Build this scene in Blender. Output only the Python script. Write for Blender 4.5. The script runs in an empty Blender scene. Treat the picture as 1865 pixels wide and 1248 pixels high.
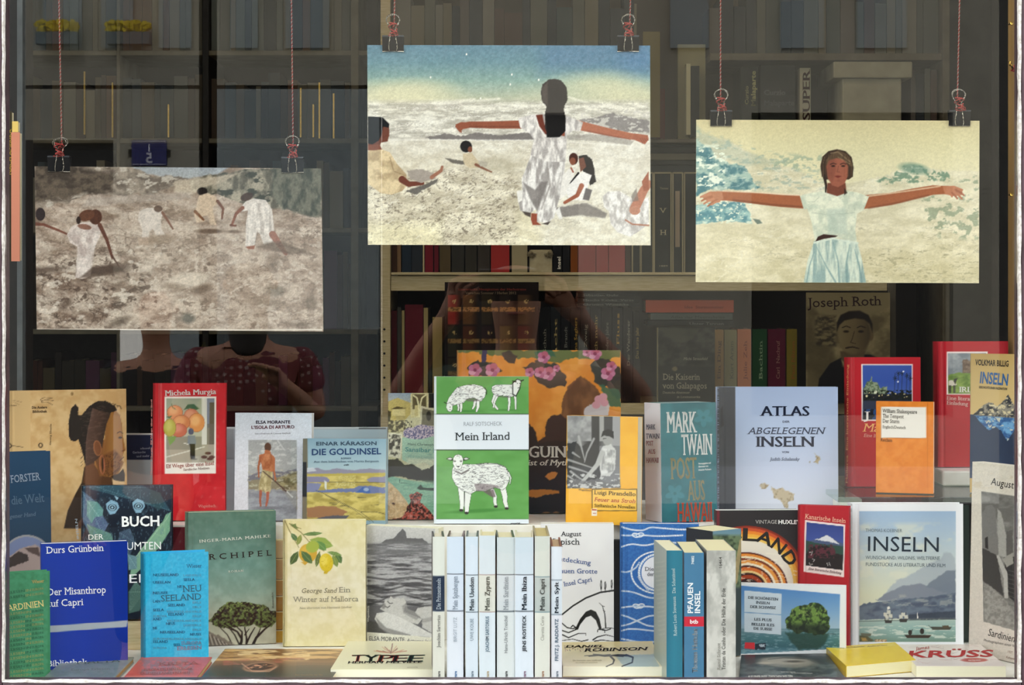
import bpy, math, random
import numpy as np

# ------------------------------------------------------------------ camera, sky, sun, exposure
F, CX, HY, ZC = 3685.0, 932.5, 520.0, 0.477      # focal length (px of 1865), centre, horizon row, eye height over the display floor
S = bpy.context.scene
COL = S.collection
cam_d = bpy.data.cameras.new('camera'); cam_d.lens = 36 * F / 1865; cam_d.sensor_width = 36
cam_d.shift_y = -(624 - HY) / 1865; cam_d.clip_start = .01; cam_d.clip_end = 200
cam = bpy.data.objects.new('camera', cam_d); COL.objects.link(cam)
cam.location = (0, 0, ZC); cam.rotation_euler = (math.pi / 2, 0, 0)
S.camera = cam
S.view_settings.view_transform = 'Standard'; S.view_settings.look = 'None'; S.view_settings.gamma = 1
S.view_settings.use_curve_mapping = False
S.view_settings.exposure = 0.0
S.cycles.caustics_reflective = False; S.cycles.caustics_refractive = False; S.cycles.sample_clamp_indirect = 4; S.cycles.max_bounces = 8
W = bpy.data.worlds.new('world'); S.world = W; W.use_nodes = True
nt = W.node_tree; bg = nt.nodes['Background']
tc = nt.nodes.new('ShaderNodeTexCoord'); sp = nt.nodes.new('ShaderNodeSeparateXYZ'); rp = nt.nodes.new('ShaderNodeValToRGB')
nt.links.new(tc.outputs['Generated'], sp.inputs[0]); nt.links.new(sp.outputs[2], rp.inputs[0]); nt.links.new(rp.outputs[0], bg.inputs[0])
rp.color_ramp.elements[0].color = (1, .965, .90, 1); rp.color_ramp.elements[1].color = (.88, .93, 1, 1)
bg.inputs[1].default_value = 4.15
sun_d = bpy.data.lights.new('sun', 'SUN'); sun_d.energy = 1.5; sun_d.angle = .02; sun_d.color = (1, .94, .85)
sun = bpy.data.objects.new('sun', sun_d); COL.objects.link(sun)
sun.rotation_euler = (math.radians(-50), 0, math.radians(14))     # from behind the shop, onto the houses across the street
lamp_d = bpy.data.lights.new('shop_fill_light', 'AREA'); lamp_d.shape = 'RECTANGLE'; lamp_d.size = 2.4; lamp_d.size_y = .5  # unseen warm fill light, added to lift the dim shop interior
lamp_d.energy = 6; lamp_d.color = (1, .80, .55)
lamp = bpy.data.objects.new('shop_fill_light', lamp_d); COL.objects.link(lamp); lamp.location = (0, 3.7, 2.05); lamp.rotation_euler = (math.radians(25), 0, 0)

# ------------------------------------------------------------------ small maths
def P(x, y, Y): return np.array([(x - CX) * Y / F, Y, ZC - (y - HY) * Y / F])
def unit(v): v = np.asarray(v, float); return v / np.linalg.norm(v)
def hexc(c):
    if isinstance(c, str): return np.array([int(c[i:i + 2], 16) / 255 for i in (0, 2, 4)])
    return np.asarray(c, float)
def lin(c): c = np.clip(c, 0, 1); return np.where(c <= .04045, c / 12.92, ((c + .055) / 1.055) ** 2.4)
_R = np.random.RandomState(7).rand(256, 256)
def vnoise(x, y):
    xi = np.floor(x).astype(int); yi = np.floor(y).astype(int); fx = x - xi; fy = y - yi
    fx = fx * fx * (3 - 2 * fx); fy = fy * fy * (3 - 2 * fy)
    a = _R[xi & 255, yi & 255]; b = _R[(xi + 1) & 255, yi & 255]; c = _R[xi & 255, (yi + 1) & 255]; d = _R[(xi + 1) & 255, (yi + 1) & 255]
    return (a * (1 - fx) + b * fx) * (1 - fy) + (c * (1 - fx) + d * fx) * fy
def fbm(x, y, o=4):
    s = 0; a = .5; t = 0
    for i in range(o): s = s + a * vnoise(x * 2 ** i + 17 * i, y * 2 ** i + 31 * i); t += a; a *= .55
    return s / t

class Art:
    """Prints flat colour on a page: every vertex of the sheet knows where it lies on the printed design (X, Y)."""
    def __init__(s, X, Y): s.rx, s.ry = X, Y; s.X, s.Y = X, Y; s.c = np.ones((len(X), 3)) * .9
    def view(s, ox, oy, k): s.X = (s.rx - ox) * k; s.Y = (s.ry - oy) * k; s.k = k; return s
    k = 1.0
    def put(s, m, c, a=1.0):
        c = hexc(c); m = (m * a)[:, None]; s.c = s.c * (1 - m) + c * m
    def fill(s, c): s.c[:] = hexc(c)
    def rm(s, x0, y0, x1, y1, soft=None):
        f = soft or .7 * s.k
        return np.clip(np.minimum(np.minimum(s.X - x0, x1 - s.X), np.minimum(s.Y - y0, y1 - s.Y)) / f + .5, 0, 1)
    def rect(s, x0, y0, x1, y1, c, a=1, soft=None): s.put(s.rm(x0, y0, x1, y1, soft), c, a)
    def grad(s, x0, y0, x1, y1, cs, m=None, hor=False):
        t = np.clip((s.X - x0) / (x1 - x0) if hor else (s.Y - y0) / (y1 - y0), 0, 1) * (len(cs) - 1)
        C = np.array([hexc(c) for c in cs]); i = np.minimum(t.astype(int), len(cs) - 2); f = (t - i)[:, None]
        s.put(s.rm(x0, y0, x1, y1) if m is None else m, C[i] * (1 - f) + C[i + 1] * f)
    def pm(s, pts, soft=None, rough=0):
        f = soft or .9 * s.k
        pts = np.array(pts, float); X, Y = s.X, s.Y
        if rough:
            X = X + rough * (fbm(s.X / (rough * 2.2), s.Y / (rough * 2.2), 3) - .5) * 2; Y = Y + rough * (fbm(s.X / (rough * 2.2) + 50, s.Y / (rough * 2.2), 3) - .5) * 2
        m = np.zeros(len(X)); b = 3 * f + rough * 2
        i = np.where((X > pts[:, 0].min() - b) & (X < pts[:, 0].max() + b) & (Y > pts[:, 1].min() - b) & (Y < pts[:, 1].max() + b))[0]
        if not len(i): return m
        x, y = X[i], Y[i]; ins = np.zeros(len(i), bool); dm = np.full(len(i), 1e9)
        for (ax, ay), (bx, by) in zip(pts, np.roll(pts, -1, 0)):
            if ay != by:
                c = ((ay > y) != (by > y)) & (x < (bx - ax) * (y - ay) / (by - ay) + ax); ins ^= c
            L = (bx - ax) ** 2 + (by - ay) ** 2 + 1e-9
            t = np.clip(((x - ax) * (bx - ax) + (y - ay) * (by - ay)) / L, 0, 1)
            dm = np.minimum(dm, (x - ax - t * (bx - ax)) ** 2 + (y - ay - t * (by - ay)) ** 2)
        d = np.sqrt(dm); m[i] = np.clip(np.where(ins, d, -d) / f + .5, 0, 1); return m
    def poly(s, pts, c, a=1, soft=None, rough=0): s.put(s.pm(pts, soft, rough), c, a)
    def em(s, x, y, rx, ry, rot=0, soft=None):
        f = (soft or .9 * s.k) / min(rx, ry); t = math.radians(rot); dx, dy = s.X - x, s.Y - y
        u = (dx * math.cos(t) + dy * math.sin(t)) / rx; v = (-dx * math.sin(t) + dy * math.cos(t)) / ry
        return np.clip((1 - np.sqrt(u * u + v * v)) / f + .5, 0, 1)
    def ell(s, x, y, rx, ry, c, a=1, rot=0, soft=None): s.put(s.em(x, y, rx, ry, rot, soft), c, a)
    def ring(s, x, y, rx, ry, w, c, a=1, rot=0):
        m = s.em(x, y, rx, ry, rot) * (1 - s.em(x, y, max(rx - w, 1), max(ry - w, 1), rot)); s.put(m, c, a)
    def line(s, pts, w, c, a=1, soft=None):
        """a tapering stroke: w is one width or (start, end)"""
        f = soft or .8 * s.k; w0, w1 = w if isinstance(w, tuple) else (w, w); n = len(pts) - 1; m = np.zeros(len(s.X))
        for k in range(n):
            (ax, ay), (bx, by) = pts[k], pts[k + 1]; r0 = (w0 + (w1 - w0) * k / n) / 2; r1 = (w0 + (w1 - w0) * (k + 1) / n) / 2
            b = max(r0, r1) + 2 * f
            i = np.where((s.X > min(ax, bx) - b) & (s.X < max(ax, bx) + b) & (s.Y > min(ay, by) - b) & (s.Y < max(ay, by) + b))[0]
            x, y = s.X[i], s.Y[i]; L = (bx - ax) ** 2 + (by - ay) ** 2 + 1e-9
            t = np.clip(((x - ax) * (bx - ax) + (y - ay) * (by - ay)) / L, 0, 1)
            d = np.hypot(x - ax - t * (bx - ax), y - ay - t * (by - ay))
            m[i] = np.maximum(m[i], np.clip((r0 + (r1 - r0) * t - d) / f + .5, 0, 1))
        s.put(m, c, a)
    def tex(s, m, sx, sy, c0, c1, o=4, k=1.0, off=0, a=1.0):
        """mottles the masked area between two ink colours"""
        t = np.clip((fbm(s.X / sx + off, s.Y / sy + off, o) - .5) * 2.2 * k + .5, 0, 1)[:, None]
        s.put(m, hexc(c0) * (1 - t) + hexc(c1) * t, a)
    def spots(s, m, sx, sy, c, thr=.6, soft=.05, o=3, off=0, a=1.0):
        t = np.clip((fbm(s.X / sx + off, s.Y / sy + off, o) - thr) / soft, 0, 1); s.put(m * t, c, a)

    def crease(s, m, sx, sy, c, w=.10, a=1.0, tilt=0, off=0, o=4):
        """thin wandering lines, as wind and feet leave in sand"""
        yy = s.Y + tilt * s.X; f = fbm(s.X / sx + off, yy / sy + off, o); g = fbm(s.X / (sx * 3) + off + 7, yy / (sy * 3) + off, 2)
        s.put(m * np.clip(1 - np.abs(f - .5) / (w * .5), 0, 1) * np.clip((g - .35) * 4, 0, 1), c, a)
    def film(s, amt=.10):
        """photographic grain and fine tonal relief over the whole print"""
        n1 = fbm(s.X / 3.1, s.Y / 3.1, 2) - .5; n2 = fbm(s.X / 11 + 5, s.Y / 8, 3) - .5; s.c = np.clip(s.c * (1 + amt * 2 * n1 + amt * 1.6 * n2)[:, None], 0, 1)

# ------------------------------------------------------------------ materials (all procedural)
MATS = {}
def mat(name, col=(.5, .5, .5), rough=.5, metal=0, fn=None, coat=0, spec=None):
    if name in MATS: return MATS[name]
    m = bpy.data.materials.new(name); m.use_nodes = True; n = m.node_tree.nodes; l = m.node_tree.links; b = n['Principled BSDF']
    if isinstance(col, str): col = lin(hexc(col))
    b.inputs['Specular IOR Level'].default_value = .5 if spec is None else spec
    b.inputs['Base Color'].default_value = (*col, 1); b.inputs['Roughness'].default_value = rough; b.inputs['Metallic'].default_value = metal
    if coat: b.inputs['Coat Weight'].default_value = coat
    if fn: fn(n, l, b)
    MATS[name] = m; return m
def grain(sc, amt, c0=None, c1=None, stretch=(1, 1, 1), bump=.2):
    def fn(n, l, b):
        t = n.new('ShaderNodeTexCoord'); mp = n.new('ShaderNodeMapping'); mp.inputs['Scale'].default_value = stretch
        z = n.new('ShaderNodeTexNoise'); z.inputs['Scale'].default_value = sc; z.inputs['Detail'].default_value = 5
        l.new(t.outputs['Object'], mp.inputs[0]); l.new(mp.outputs[0], z.inputs[0])
        if c0 is not None:
            r = n.new('ShaderNodeValToRGB'); r.color_ramp.elements[0].position = .5 - amt; r.color_ramp.elements[1].position = .5 + amt
            r.color_ramp.elements[0].color = (*lin(hexc(c0)), 1); r.color_ramp.elements[1].color = (*lin(hexc(c1)), 1)
            l.new(z.outputs[0], r.inputs[0]); l.new(r.outputs[0], b.inputs['Base Color'])
        u = n.new('ShaderNodeBump'); u.inputs['Strength'].default_value = bump; u.inputs['Distance'].default_value = .002
        l.new(z.outputs[0], u.inputs['Height']); l.new(u.outputs[0], b.inputs['Normal'])
    return fn
def printed(n, l, b):
    a = n.new('ShaderNodeAttribute'); a.attribute_name = 'Col'
    z = n.new('ShaderNodeTexNoise'); z.inputs['Scale'].default_value = 900
    t = n.new('ShaderNodeTexCoord'); l.new(t.outputs['Object'], z.inputs[0])
    r = n.new('ShaderNodeMapRange'); r.inputs[3].default_value = .97; r.inputs[4].default_value = 1.03; l.new(z.outputs[0], r.inputs[0])
    x = n.new('ShaderNodeVectorMath'); x.operation = 'SCALE'; l.new(a.outputs['Color'], x.inputs[0]); l.new(r.outputs[0], x.inputs['Scale']); l.new(x.outputs[0], b.inputs['Base Color'])
def paged(n, l, b):
    a = n.new('ShaderNodeAttribute'); a.attribute_name = 'Col'; g = n.new('ShaderNodeAttribute'); g.attribute_name = 'lay'
    z = n.new('ShaderNodeTexNoise'); z.noise_dimensions = '1D'; z.inputs['Scale'].default_value = 2600; z.inputs['Detail'].default_value = 2
    l.new(g.outputs['Fac'], z.inputs['W'])
    r = n.new('ShaderNodeMapRange'); r.inputs[1].default_value = .3; r.inputs[2].default_value = .7; r.inputs[3].default_value = .86; r.inputs[4].default_value = 1.0
    l.new(z.outputs[0], r.inputs[0]); x = n.new('ShaderNodeVectorMath'); x.operation = 'SCALE'; l.new(a.outputs['Color'], x.inputs[0]); l.new(r.outputs[0], x.inputs['Scale'])
    l.new(x.outputs[0], b.inputs['Base Color'])
    u = n.new('ShaderNodeBump'); u.inputs['Strength'].default_value = .3; u.inputs['Distance'].default_value = .0005; l.new(z.outputs[0], u.inputs['Height']); l.new(u.outputs[0], b.inputs['Normal'])
def M(k):
    return {'gloss': lambda: mat('printed laminate', rough=.3, fn=printed, spec=.22), 'matt': lambda: mat('printed paper', rough=.65, fn=printed, spec=.12),
            'pages': lambda: mat('page edges', rough=.8, fn=paged, spec=.1)}[k]()

# ------------------------------------------------------------------ objects
def link(o, parent=None):
    COL.objects.link(o)
    if parent is not None: o.parent = parent
    return o
def tag(o, label=None, cat=None, group=None, kind=None):
    if label: o['label'] = label
    if cat: o['category'] = cat
    if group: o['group'] = group
    if kind: o['kind'] = kind
    return o
def root(name, loc, label, cat, group=None):
    o = bpy.data.objects.new(name, None); o.location = [float(v) for v in loc]; o.empty_display_size = .02; link(o); return tag(o, label, cat, group)
def mk(name, V, Fc, m, parent=None, cols=None, lay=None, smooth=False):
    """one mesh object from world coordinates; a child is stored relative to its root"""
    V = np.asarray(V, float)
    off = np.zeros(3); p = parent
    while p is not None: off = off + np.array(p.location); p = p.parent
    me = bpy.data.meshes.new(name)
    loc = V.mean(0) if parent is None else np.zeros(3)
    if parent is None: loc[2] = V[:, 2].min()
    me.from_pydata((V - off - loc).tolist(), [], Fc if isinstance(Fc, list) else Fc.tolist())
    if cols is not None:
        a = me.color_attributes.new('Col', 'FLOAT_COLOR', 'POINT'); c = np.ones((len(V), 4)); c[:, :3] = lin(cols); a.data.foreach_set('color', c.ravel())
    if lay is not None:
        a = me.attributes.new('lay', 'FLOAT', 'POINT'); a.data.foreach_set('value', np.asarray(lay, float))
    if smooth: me.polygons.foreach_set('use_smooth', [True] * len(me.polygons))
    me.materials.append(m); o = bpy.data.objects.new(name, me); o.location = loc
    return link(o, parent)
BF = [(0, 1, 2, 3), (7, 6, 5, 4), (4, 5, 1, 0), (5, 6, 2, 1), (6, 7, 3, 2), (7, 4, 0, 3)]
def hexa(O, a, b, c):
    """eight corners of the box spanned by a (across), b (up), c (back)"""
    O, a, b, c = map(lambda v: np.asarray(v, float), (O, a, b, c)); return [O, O + a, O + a + b, O + b, O + c, O + c + a, O + c + a + b, O + c + b]
def box(name, x0, y0, z0, x1, y1, z1, m, parent=None, bev=0, **k):
    V = hexa((x0, y0, z0), (x1 - x0, 0, 0), (0, 0, z1 - z0), (0, y1 - y0, 0)); o = mk(name, V, BF, m, parent, **k)
    if bev: q = o.modifiers.new('edge', 'BEVEL'); q.width = bev; q.segments = 2
    return o
def pbox(name, px0, py0, px1, py1, Y0, Y1, m, parent=None, bev=0, **k):
    """box whose front face (depth Y0) spans these photo pixels"""
    a = P(px0, py0, Y0); b = P(px1, py1, Y0); return box(name, a[0], Y0, b[2], b[0], Y1, a[2], m, parent, bev, **k)
def tube(name, pts, r, m, parent=None, n=8, closed=False):
    pts = [np.asarray(p, float) for p in pts]; V = []; Fc = []; N = len(pts); up = np.array([.13, .31, .94])
    for i, p in enumerate(pts):
        d = unit(pts[(i + 1) % N if closed else min(i + 1, N - 1)] - pts[i - 1 if closed else max(i - 1, 0)])
        a = np.cross(d, up)
        if np.linalg.norm(a) < 1e-3: a = np.cross(d, (1, 0, 0))
        a = unit(a); b = np.cross(d, a); up = b
        rr = r[i] if hasattr(r, '__len__') else r
        for k in range(n): t = 2 * math.pi * k / n; V.append(p + rr * (math.cos(t) * a + math.sin(t) * b))
    for i in range(N if closed else N - 1):
        for k in range(n): j = (i + 1) % N; Fc.append((i * n + k, i * n + (k + 1) % n, j * n + (k + 1) % n, j * n + k))
    if not closed: Fc += [tuple(range(n))[::-1], tuple((N - 1) * n + k for k in range(n))]
    return mk(name, V, Fc, m, parent, smooth=True)

def slab(name, O, U, V, n, th, res, art, m, parent, view=None, hinge=None, bulge=0, edge=None, lean_curl=0):
    """printed board: a fine front face carrying the design, real thickness behind it"""
    O, U, V = map(np.asarray, (O, U, V)); w, h = np.linalg.norm(U), np.linalg.norm(V)
    pw = w * F / O[1]; ph = h * F / O[1]
    nu = max(2, int(min(pw / res, 700)) + 1); nv = max(2, int(min(ph / res, 700)) + 1)
    if art is None: nu = 8 if bulge or hinge else 2; nv = 2
    if hinge and art is None: nu = 24
    s, t = np.meshgrid(np.linspace(0, 1, nu), np.linspace(0, 1, nv)); s, t = s.ravel(), t.ravel()
    Q = O + s[:, None] * U + t[:, None] * V
    d = np.zeros(len(s))
    if hinge: d -= .0011 * np.exp(-((s * w - hinge) / .0018) ** 2)
    if bulge: d += bulge * (4 * s * (1 - s))
    if lean_curl: d += lean_curl * np.sin(s * 3.1) * t
    px = CX + F * Q[:, 0] / Q[:, 1]; py = HY - F * (Q[:, 2] - ZC) / Q[:, 1]
    A = Art(px, py)
    if view: A.view(*view)
    if callable(art): art(A)
    elif edge is not None: A.fill(edge)
    Q = Q + d[:, None] * n
    idx = np.arange(nu * nv).reshape(nv, nu)
    fc = np.stack([idx[:-1, :-1], idx[:-1, 1:], idx[1:, 1:], idx[1:, :-1]], -1).reshape(-1, 4).tolist()
    per = np.concatenate([idx[0, :], idx[1:, -1], idx[-1, -2::-1], idx[-2:0:-1, 0]]); k = len(per); b = nu * nv
    B = Q[per] - d[per][:, None] * n * (1 if bulge else 0) - n * th
    ec = A.c[per] if edge is None else np.tile(hexc(edge), (k, 1))
    fc += [(int(per[(i + 1) % k]), int(per[i]), b + i, b + (i + 1) % k) for i in range(k)]
    fc.append(tuple(range(b + k - 1, b - 1, -1)))
    return mk(name, np.vstack([Q, B]), fc, m, parent, cols=np.vstack([A.c, ec]))

# ------------------------------------------------------------------ lettering: outlines of the built-in face, given serifs and weight
_cu = bpy.data.curves.new('type', 'FONT'); _cu.resolution_u = 2; _to = bpy.data.objects.new('type', _cu); _G = {}; _adv = {}
def _mesh(s, off):
    _cu.body = s; _cu.offset = off; me = bpy.data.meshes.new_from_object(_to)
    v = np.array([tuple(q.co)[:2] for q in me.vertices]).reshape(-1, 2); f = [tuple(p.vertices) for p in me.polygons]; bpy.data.meshes.remove(me); return v, f
def glyph(ch, st):
    k = (ch, st)
    if k in _G: return _G[k]
    if ch not in _adv:
        a = _mesh('H' + ch + 'H', 0)[0][:, 0].max(); b = _mesh('HH', 0)[0][:, 0].max(); _adv[ch] = a - b
    if ch == ' ': _G[k] = (np.zeros((0, 2)), [], _adv[ch]); return _G[k]
    off = {'n': 0, 'b': .025, 's': .004, 'S': 0}[st]
    if ch == 'M': off = min(off, 0)
    v, f = _mesh(ch, off); V = [v]; Fc = list(f); n = len(v)
    if st == 'S' or (st == 'b' and ch == 'M'):
        for dx in (-.024, .024): V.append(v + [dx, 0]); Fc += [tuple(i + n for i in q) for q in f]; n += len(v)
    if st in 'sS' and ch.isalpha():
        ed = {}
        for q in f:
            for a, b in zip(q, q[1:] + q[:1]): e = (min(a, b), max(a, b)); ed[e] = ed.get(e, 0) + 1
        ys = v[:, 1]; x_ = .085; th = .042
        for (a, b), c in ed.items():
            if c > 1 or abs(ys[a] - ys[b]) > .004: continue
            y = (ys[a] + ys[b]) / 2; x0, x1 = sorted((v[a, 0], v[b, 0])); top = None
            if abs(y - ys.min()) < .02: top = False
            elif abs(y - ys.max()) < .02 or abs(y - .449) < .03: top = True
            xc = (x0 + x1) / 2 / v[:, 0].max()
            if ch.isupper() and top and y < ys.max() - .03: continue
            if top is None or x1 - x0 < .03: continue
            if (not top and (ch in 'VWvwyY' and ch != 'Y' or ch == 'M' and .25 < xc < .75 or ch == 'N' and xc > .6)) or (top and ch == 'A') or (top and ch == 'M' and .25 < xc < .75): continue
            ax, bx = (x0 - x_, x1 + x_) if x1 - x0 < .15 else ((x0 - x_, x0 + .02) if ch in 'BDEFLPRbhk' else (0, 0))
            if top and ch.islower() and x1 - x0 < .15: bx = x1
            if ch in 'tf' and top: continue
            if ax == bx: continue
            ya, yb = (y - th, y) if top else (y, y + th)
            V.append(np.array([[ax, ya], [bx, ya], [bx, yb], [ax, yb]])); Fc.append((n, n + 1, n + 2, n + 3)); n += 4
    _G[k] = (np.vstack(V), Fc, _adv[ch]); return _G[k]
class Ink:
    """collects the lettering of one printed plane into one mesh"""
    def __init__(s, O, n, lift=.00035): s.O = np.asarray(O, float) + np.asarray(n) * lift; s.n = np.asarray(n); s.V = []; s.F = []; s.C = []; s.k = 0; s.ox = s.oy = 0; s.s = 1
    def view(s, ox, oy, k): s.ox, s.oy, s.s = ox, oy, k; return s
    def onto(s, q):
        px = s.ox + q[:, 0] / s.s; py = s.oy + q[:, 1] / s.s
        D = np.stack([(px - CX) / F, np.ones(len(q)), -(py - HY) / F], -1); C = np.array([0, 0, ZC])
        t = ((s.O - C) @ s.n) / (D @ s.n); return C + D * t[:, None]
    def text(s, t, x0, y0, x1, y1, h, c, st='s', it=0, sp=0):
        d = np.array([x1 - x0, y1 - y0], float); L = np.linalg.norm(d); d /= L; up = np.array([d[1], -d[0]])
        g = [glyph(ch, st) for ch in t]; xs = []; x = 0
        for q in g: xs.append(x); x += q[2] + sp
        tot = x - sp - .10; kx = L / max(tot, .01); ky = h / .682
        for (v, f, _), x in zip(g, xs):
            if not len(v): continue
            a = (v[:, 0] - .05 + x + it * v[:, 1]) * kx; b = v[:, 1] * ky
            q = np.array([x0, y0]) + a[:, None] * d + b[:, None] * up; s.V.append(s.onto(q)); s.F += [tuple(i + s.k for i in r) for r in f]
            s.C.append(np.tile(hexc(c), (len(v), 1))); s.k += len(v)
    def arc(s, t, cx, cy, r, a0, a1, h, c, st='b'):
        n = len(t)
        for i, ch in enumerate(t):
            if ch == ' ': continue
            a = math.radians(a0 + (a1 - a0) * (i + .5) / n); w = abs(math.radians(a1 - a0)) * r / n * .92; p = np.array([cx + r * math.cos(a), cy + r * math.sin(a)])
            d = np.array([-math.sin(a), math.cos(a)]) * (1 if a1 > a0 else -1); q0 = p - d * w / 2; q1 = p + d * w / 2; s.text(ch, q0[0], q0[1], q1[0], q1[1], h, c, st)
    def build(s, parent, name='title'):
        if not s.V: return
        return mk(name, np.vstack(s.V), s.F, M('matt'), parent, cols=np.vstack(s.C))

def page_block(O, U, V, N, parent, c):
    """N points back; slightly uneven stack of leaves"""
    q = hexa(O, U, V, N); t = np.linalg.norm(N); return mk('page_block', q, BF, M('pages'), parent, cols=np.tile(hexc(c), (8, 1)), lay=[0] * 4 + [t] * 4)

def book(label, group, xl, xr, yt, YL, YR=None, z=0.0, yb=None, lean=3, t=.018, hard=False, cover='ffffff', spine=None, page='efe3c4', view=None,
         art=None, txt=None, sart=None, stxt=None, res=1.5, m='gloss', flip=False, name='book', H=None, pageinset=None, band=None):
    """an upright book facing the street; xl..xr and yt are where its cover's left, right and top lie in the photograph"""
    YR = YR or YL; a = math.radians(lean)
    if yb is not None: z = ZC - (yb - HY) * YL / F
    z += .0006 + max(0, t * math.sin(a))
    BL = np.array([(xl - CX) * YL / F, YL, z]); BR = np.array([(xr - CX) * YR / F, YR, z]); U = BR - BL; u = unit(U)
    n0 = np.cross(u, (0, 0, 1)); v = unit(np.array([0, 0, 1]) * math.cos(a) - n0 * math.sin(a)); n = np.cross(u, v)
    if H is None:                                       # height that puts the top-left corner on row yt
        k = (yt - HY) / F; H = (ZC - z - k * YL) / (v[2] + k * v[1])
    V = v * H; N = -n * t
    r = root(name, (*((BL + BR) / 2 + N / 2)[:2], z), label, 'book', group)
    th = .0022 if hard else .0005; ins = (.003 if hard else .0004) if pageinset is None else pageinset; spine = spine or cover
    fc = art if art else None
    slab('front_cover', BL, U, V, n, th, res, fc, M(m), r, view, hinge=.009 if hard and not flip else None, edge=None if art else cover)
    slab('back_cover', BL + N + n * th, U, V, n, th, 2, None, M(m), r, edge=cover)
    sO = (BL + N) if not flip else BR
    sU = -N if not flip else N
    sn = -u if not flip else u
    slab('spine', sO, sU, V, sn, th, res, sart, M(m), r, view, bulge=.0015 if hard else 0, edge=None if sart else spine)
    pu = u * (np.linalg.norm(U) - ins - th); po = BL + N + n * th + v * ins + (u * th if not flip else u * ins)
    page_block(po + n * (t - 2 * th - .0001), pu, v * (H - 2 * ins), -n * (t - 2 * th - .0002), r, page)
    if txt:
        k = Ink(BL, n)
        if view: k.view(*view)
        txt(k); k.build(r)
    if stxt:
        k = Ink(sO, sn, .0022 if hard else .0004)
        if view: k.view(*view)
        stxt(k); k.build(r)
    return r
# ------------------------------------------------------------------ setting: shop front, display platform, room
m_white = mat('white platform paint', 'ece6dc', .5, fn=grain(40, .2, 'e2dccf', 'f3efe6', bump=.05))
m_maroon = mat('maroon frame paint', '4a3238', .45, fn=grain(30, .18, '3c262d', '57404a', bump=.4))
m_putty = mat('weathered white putty', 'cfcac2', .7, fn=grain(220, .2, 'b4aea6', 'e9e6e0', bump=.8))
m_dark = mat('dark room paint', '2b2825', .8, fn=grain(20, .2, '24211f', '322e2a'))
m_wall = mat('shop wall paint', '57524a', .8, fn=grain(12, .2, '4c4740', '5d584f'))
m_floorw = mat('worn wood floor', '5c4632', .6, fn=grain(14, .2, '4a3727', '6e553d', (1, 14, 1)))
m_shelf = mat('cream shelf board', 'cdb98c', .6, fn=grain(30, .22, 'bfa97a', 'd9c79c', (1, 12, 12), .1))
m_black = mat('black paint', '14110f', .5, fn=grain(60, .2, '0e0c0b', '1b1816'))
m_ochre = mat('ochre wood lining', 'a8834c', .55, fn=grain(9, .25, '9b7640', 'b8935c', (4, 4, .6), .1))
m_brass = mat('brass', 'd9b25c', .25, 1); m_steel = mat('nickel wire', 'd8d2c4', .22, 1)
def glassy(name, tint=(1, 1, 1), f0=.04):
    def fn(n, l, b):
        out = n['Material Output']; n.remove(b)
        g = n.new('ShaderNodeNewGeometry'); d = n.new('ShaderNodeVectorMath'); d.operation = 'DOT_PRODUCT'
        l.new(g.outputs['Normal'], d.inputs[0]); l.new(g.outputs['Incoming'], d.inputs[1])
        def mth(op, a, bb=None):
            q = n.new('ShaderNodeMath'); q.operation = op
            for i, x in enumerate((a, bb)):
                if x is None: continue
                if isinstance(x, (int, float)): q.inputs[i].default_value = x
                else: l.new(x, q.inputs[i])
            return q.outputs[0]
        f = mth('ADD', mth('MULTIPLY', mth('POWER', mth('SUBTRACT', 1.0, mth('ABSOLUTE', d.outputs['Value'])), 5.0), 1 - f0), f0)
        t = n.new('ShaderNodeBsdfTransparent'); t.inputs[0].default_value = (*tint, 1); r = n.new('ShaderNodeBsdfGlossy'); r.inputs['Roughness'].default_value = 0
        x = n.new('ShaderNodeMixShader'); l.new(f, x.inputs[0]); l.new(t.outputs[0], x.inputs[1]); l.new(r.outputs[0], x.inputs[2]); l.new(x.outputs[0], out.inputs[0])
    return mat(name, fn=fn)
m_glass = glassy('window glass', (.985, .995, .99)); m_gshelf = glassy('shelf glass', (.86, .95, .91), .06)
def struct(o): return tag(o, kind='structure')
GY = 2.372
xl_, xr_ = P(6, 0, 2.362)[0], P(1857, 0, 2.362)[0]; zb = P(0, 1240.5, 2.362)[2]; zt = 1.95
w1 = root('window_1', (0, 2.37, zb), None, None); struct(w1)
def rail(name, x0, x1, z0, z1, y0, y1, m): return box(name, x0, y0, z0, x1, y1, z1, m, w1, bev=.002)
rail('frame_stile', xl_ - .07, xl_ - .0016, zb - .05, zt + .08, 2.363, 2.40, m_maroon); rail('frame_stile', xr_ + .0028, xr_ + .07, zb - .05, zt + .08, 2.363, 2.40, m_maroon)
rail('frame_rail', xl_ - .0016, xr_ + .0028, zb - .12, zb - .0022, 2.363, 2.398, m_maroon); rail('frame_rail', xl_ - .0016, xr_ + .0028, zt, zt + .08, 2.363, 2.40, m_maroon)
def putty(name, axis, a, b, lo, hi):
    """hand-run line of putty: an uneven bead"""
    R = random.Random(3 + int(a * 100)); V = []; Fc = []; N = 90
    for i in range(N + 1):
        t = a + (b - a) * i / N; l0 = lo + R.uniform(-.0006, .0006); h0 = hi + R.uniform(-.0007, .0009)
        for (c, y) in ((l0, 2.3622), (h0 - .0006, 2.3625), (h0, 2.370), (l0, 2.370)): V.append((t, y, c) if axis == 'x' else (c, y, t))
    for i in range(N):
        for k in range(4): q = [i * 4 + k, i * 4 + (k + 1) % 4, i * 4 + 4 + (k + 1) % 4, i * 4 + 4 + k]; Fc.append(tuple(q if axis == 'x' else q[::-1]))
    Fc += [(3, 2, 1, 0), (N * 4, N * 4 + 1, N * 4 + 2, N * 4 + 3)]
    mk(name, V, Fc, m_putty, w1)
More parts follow.
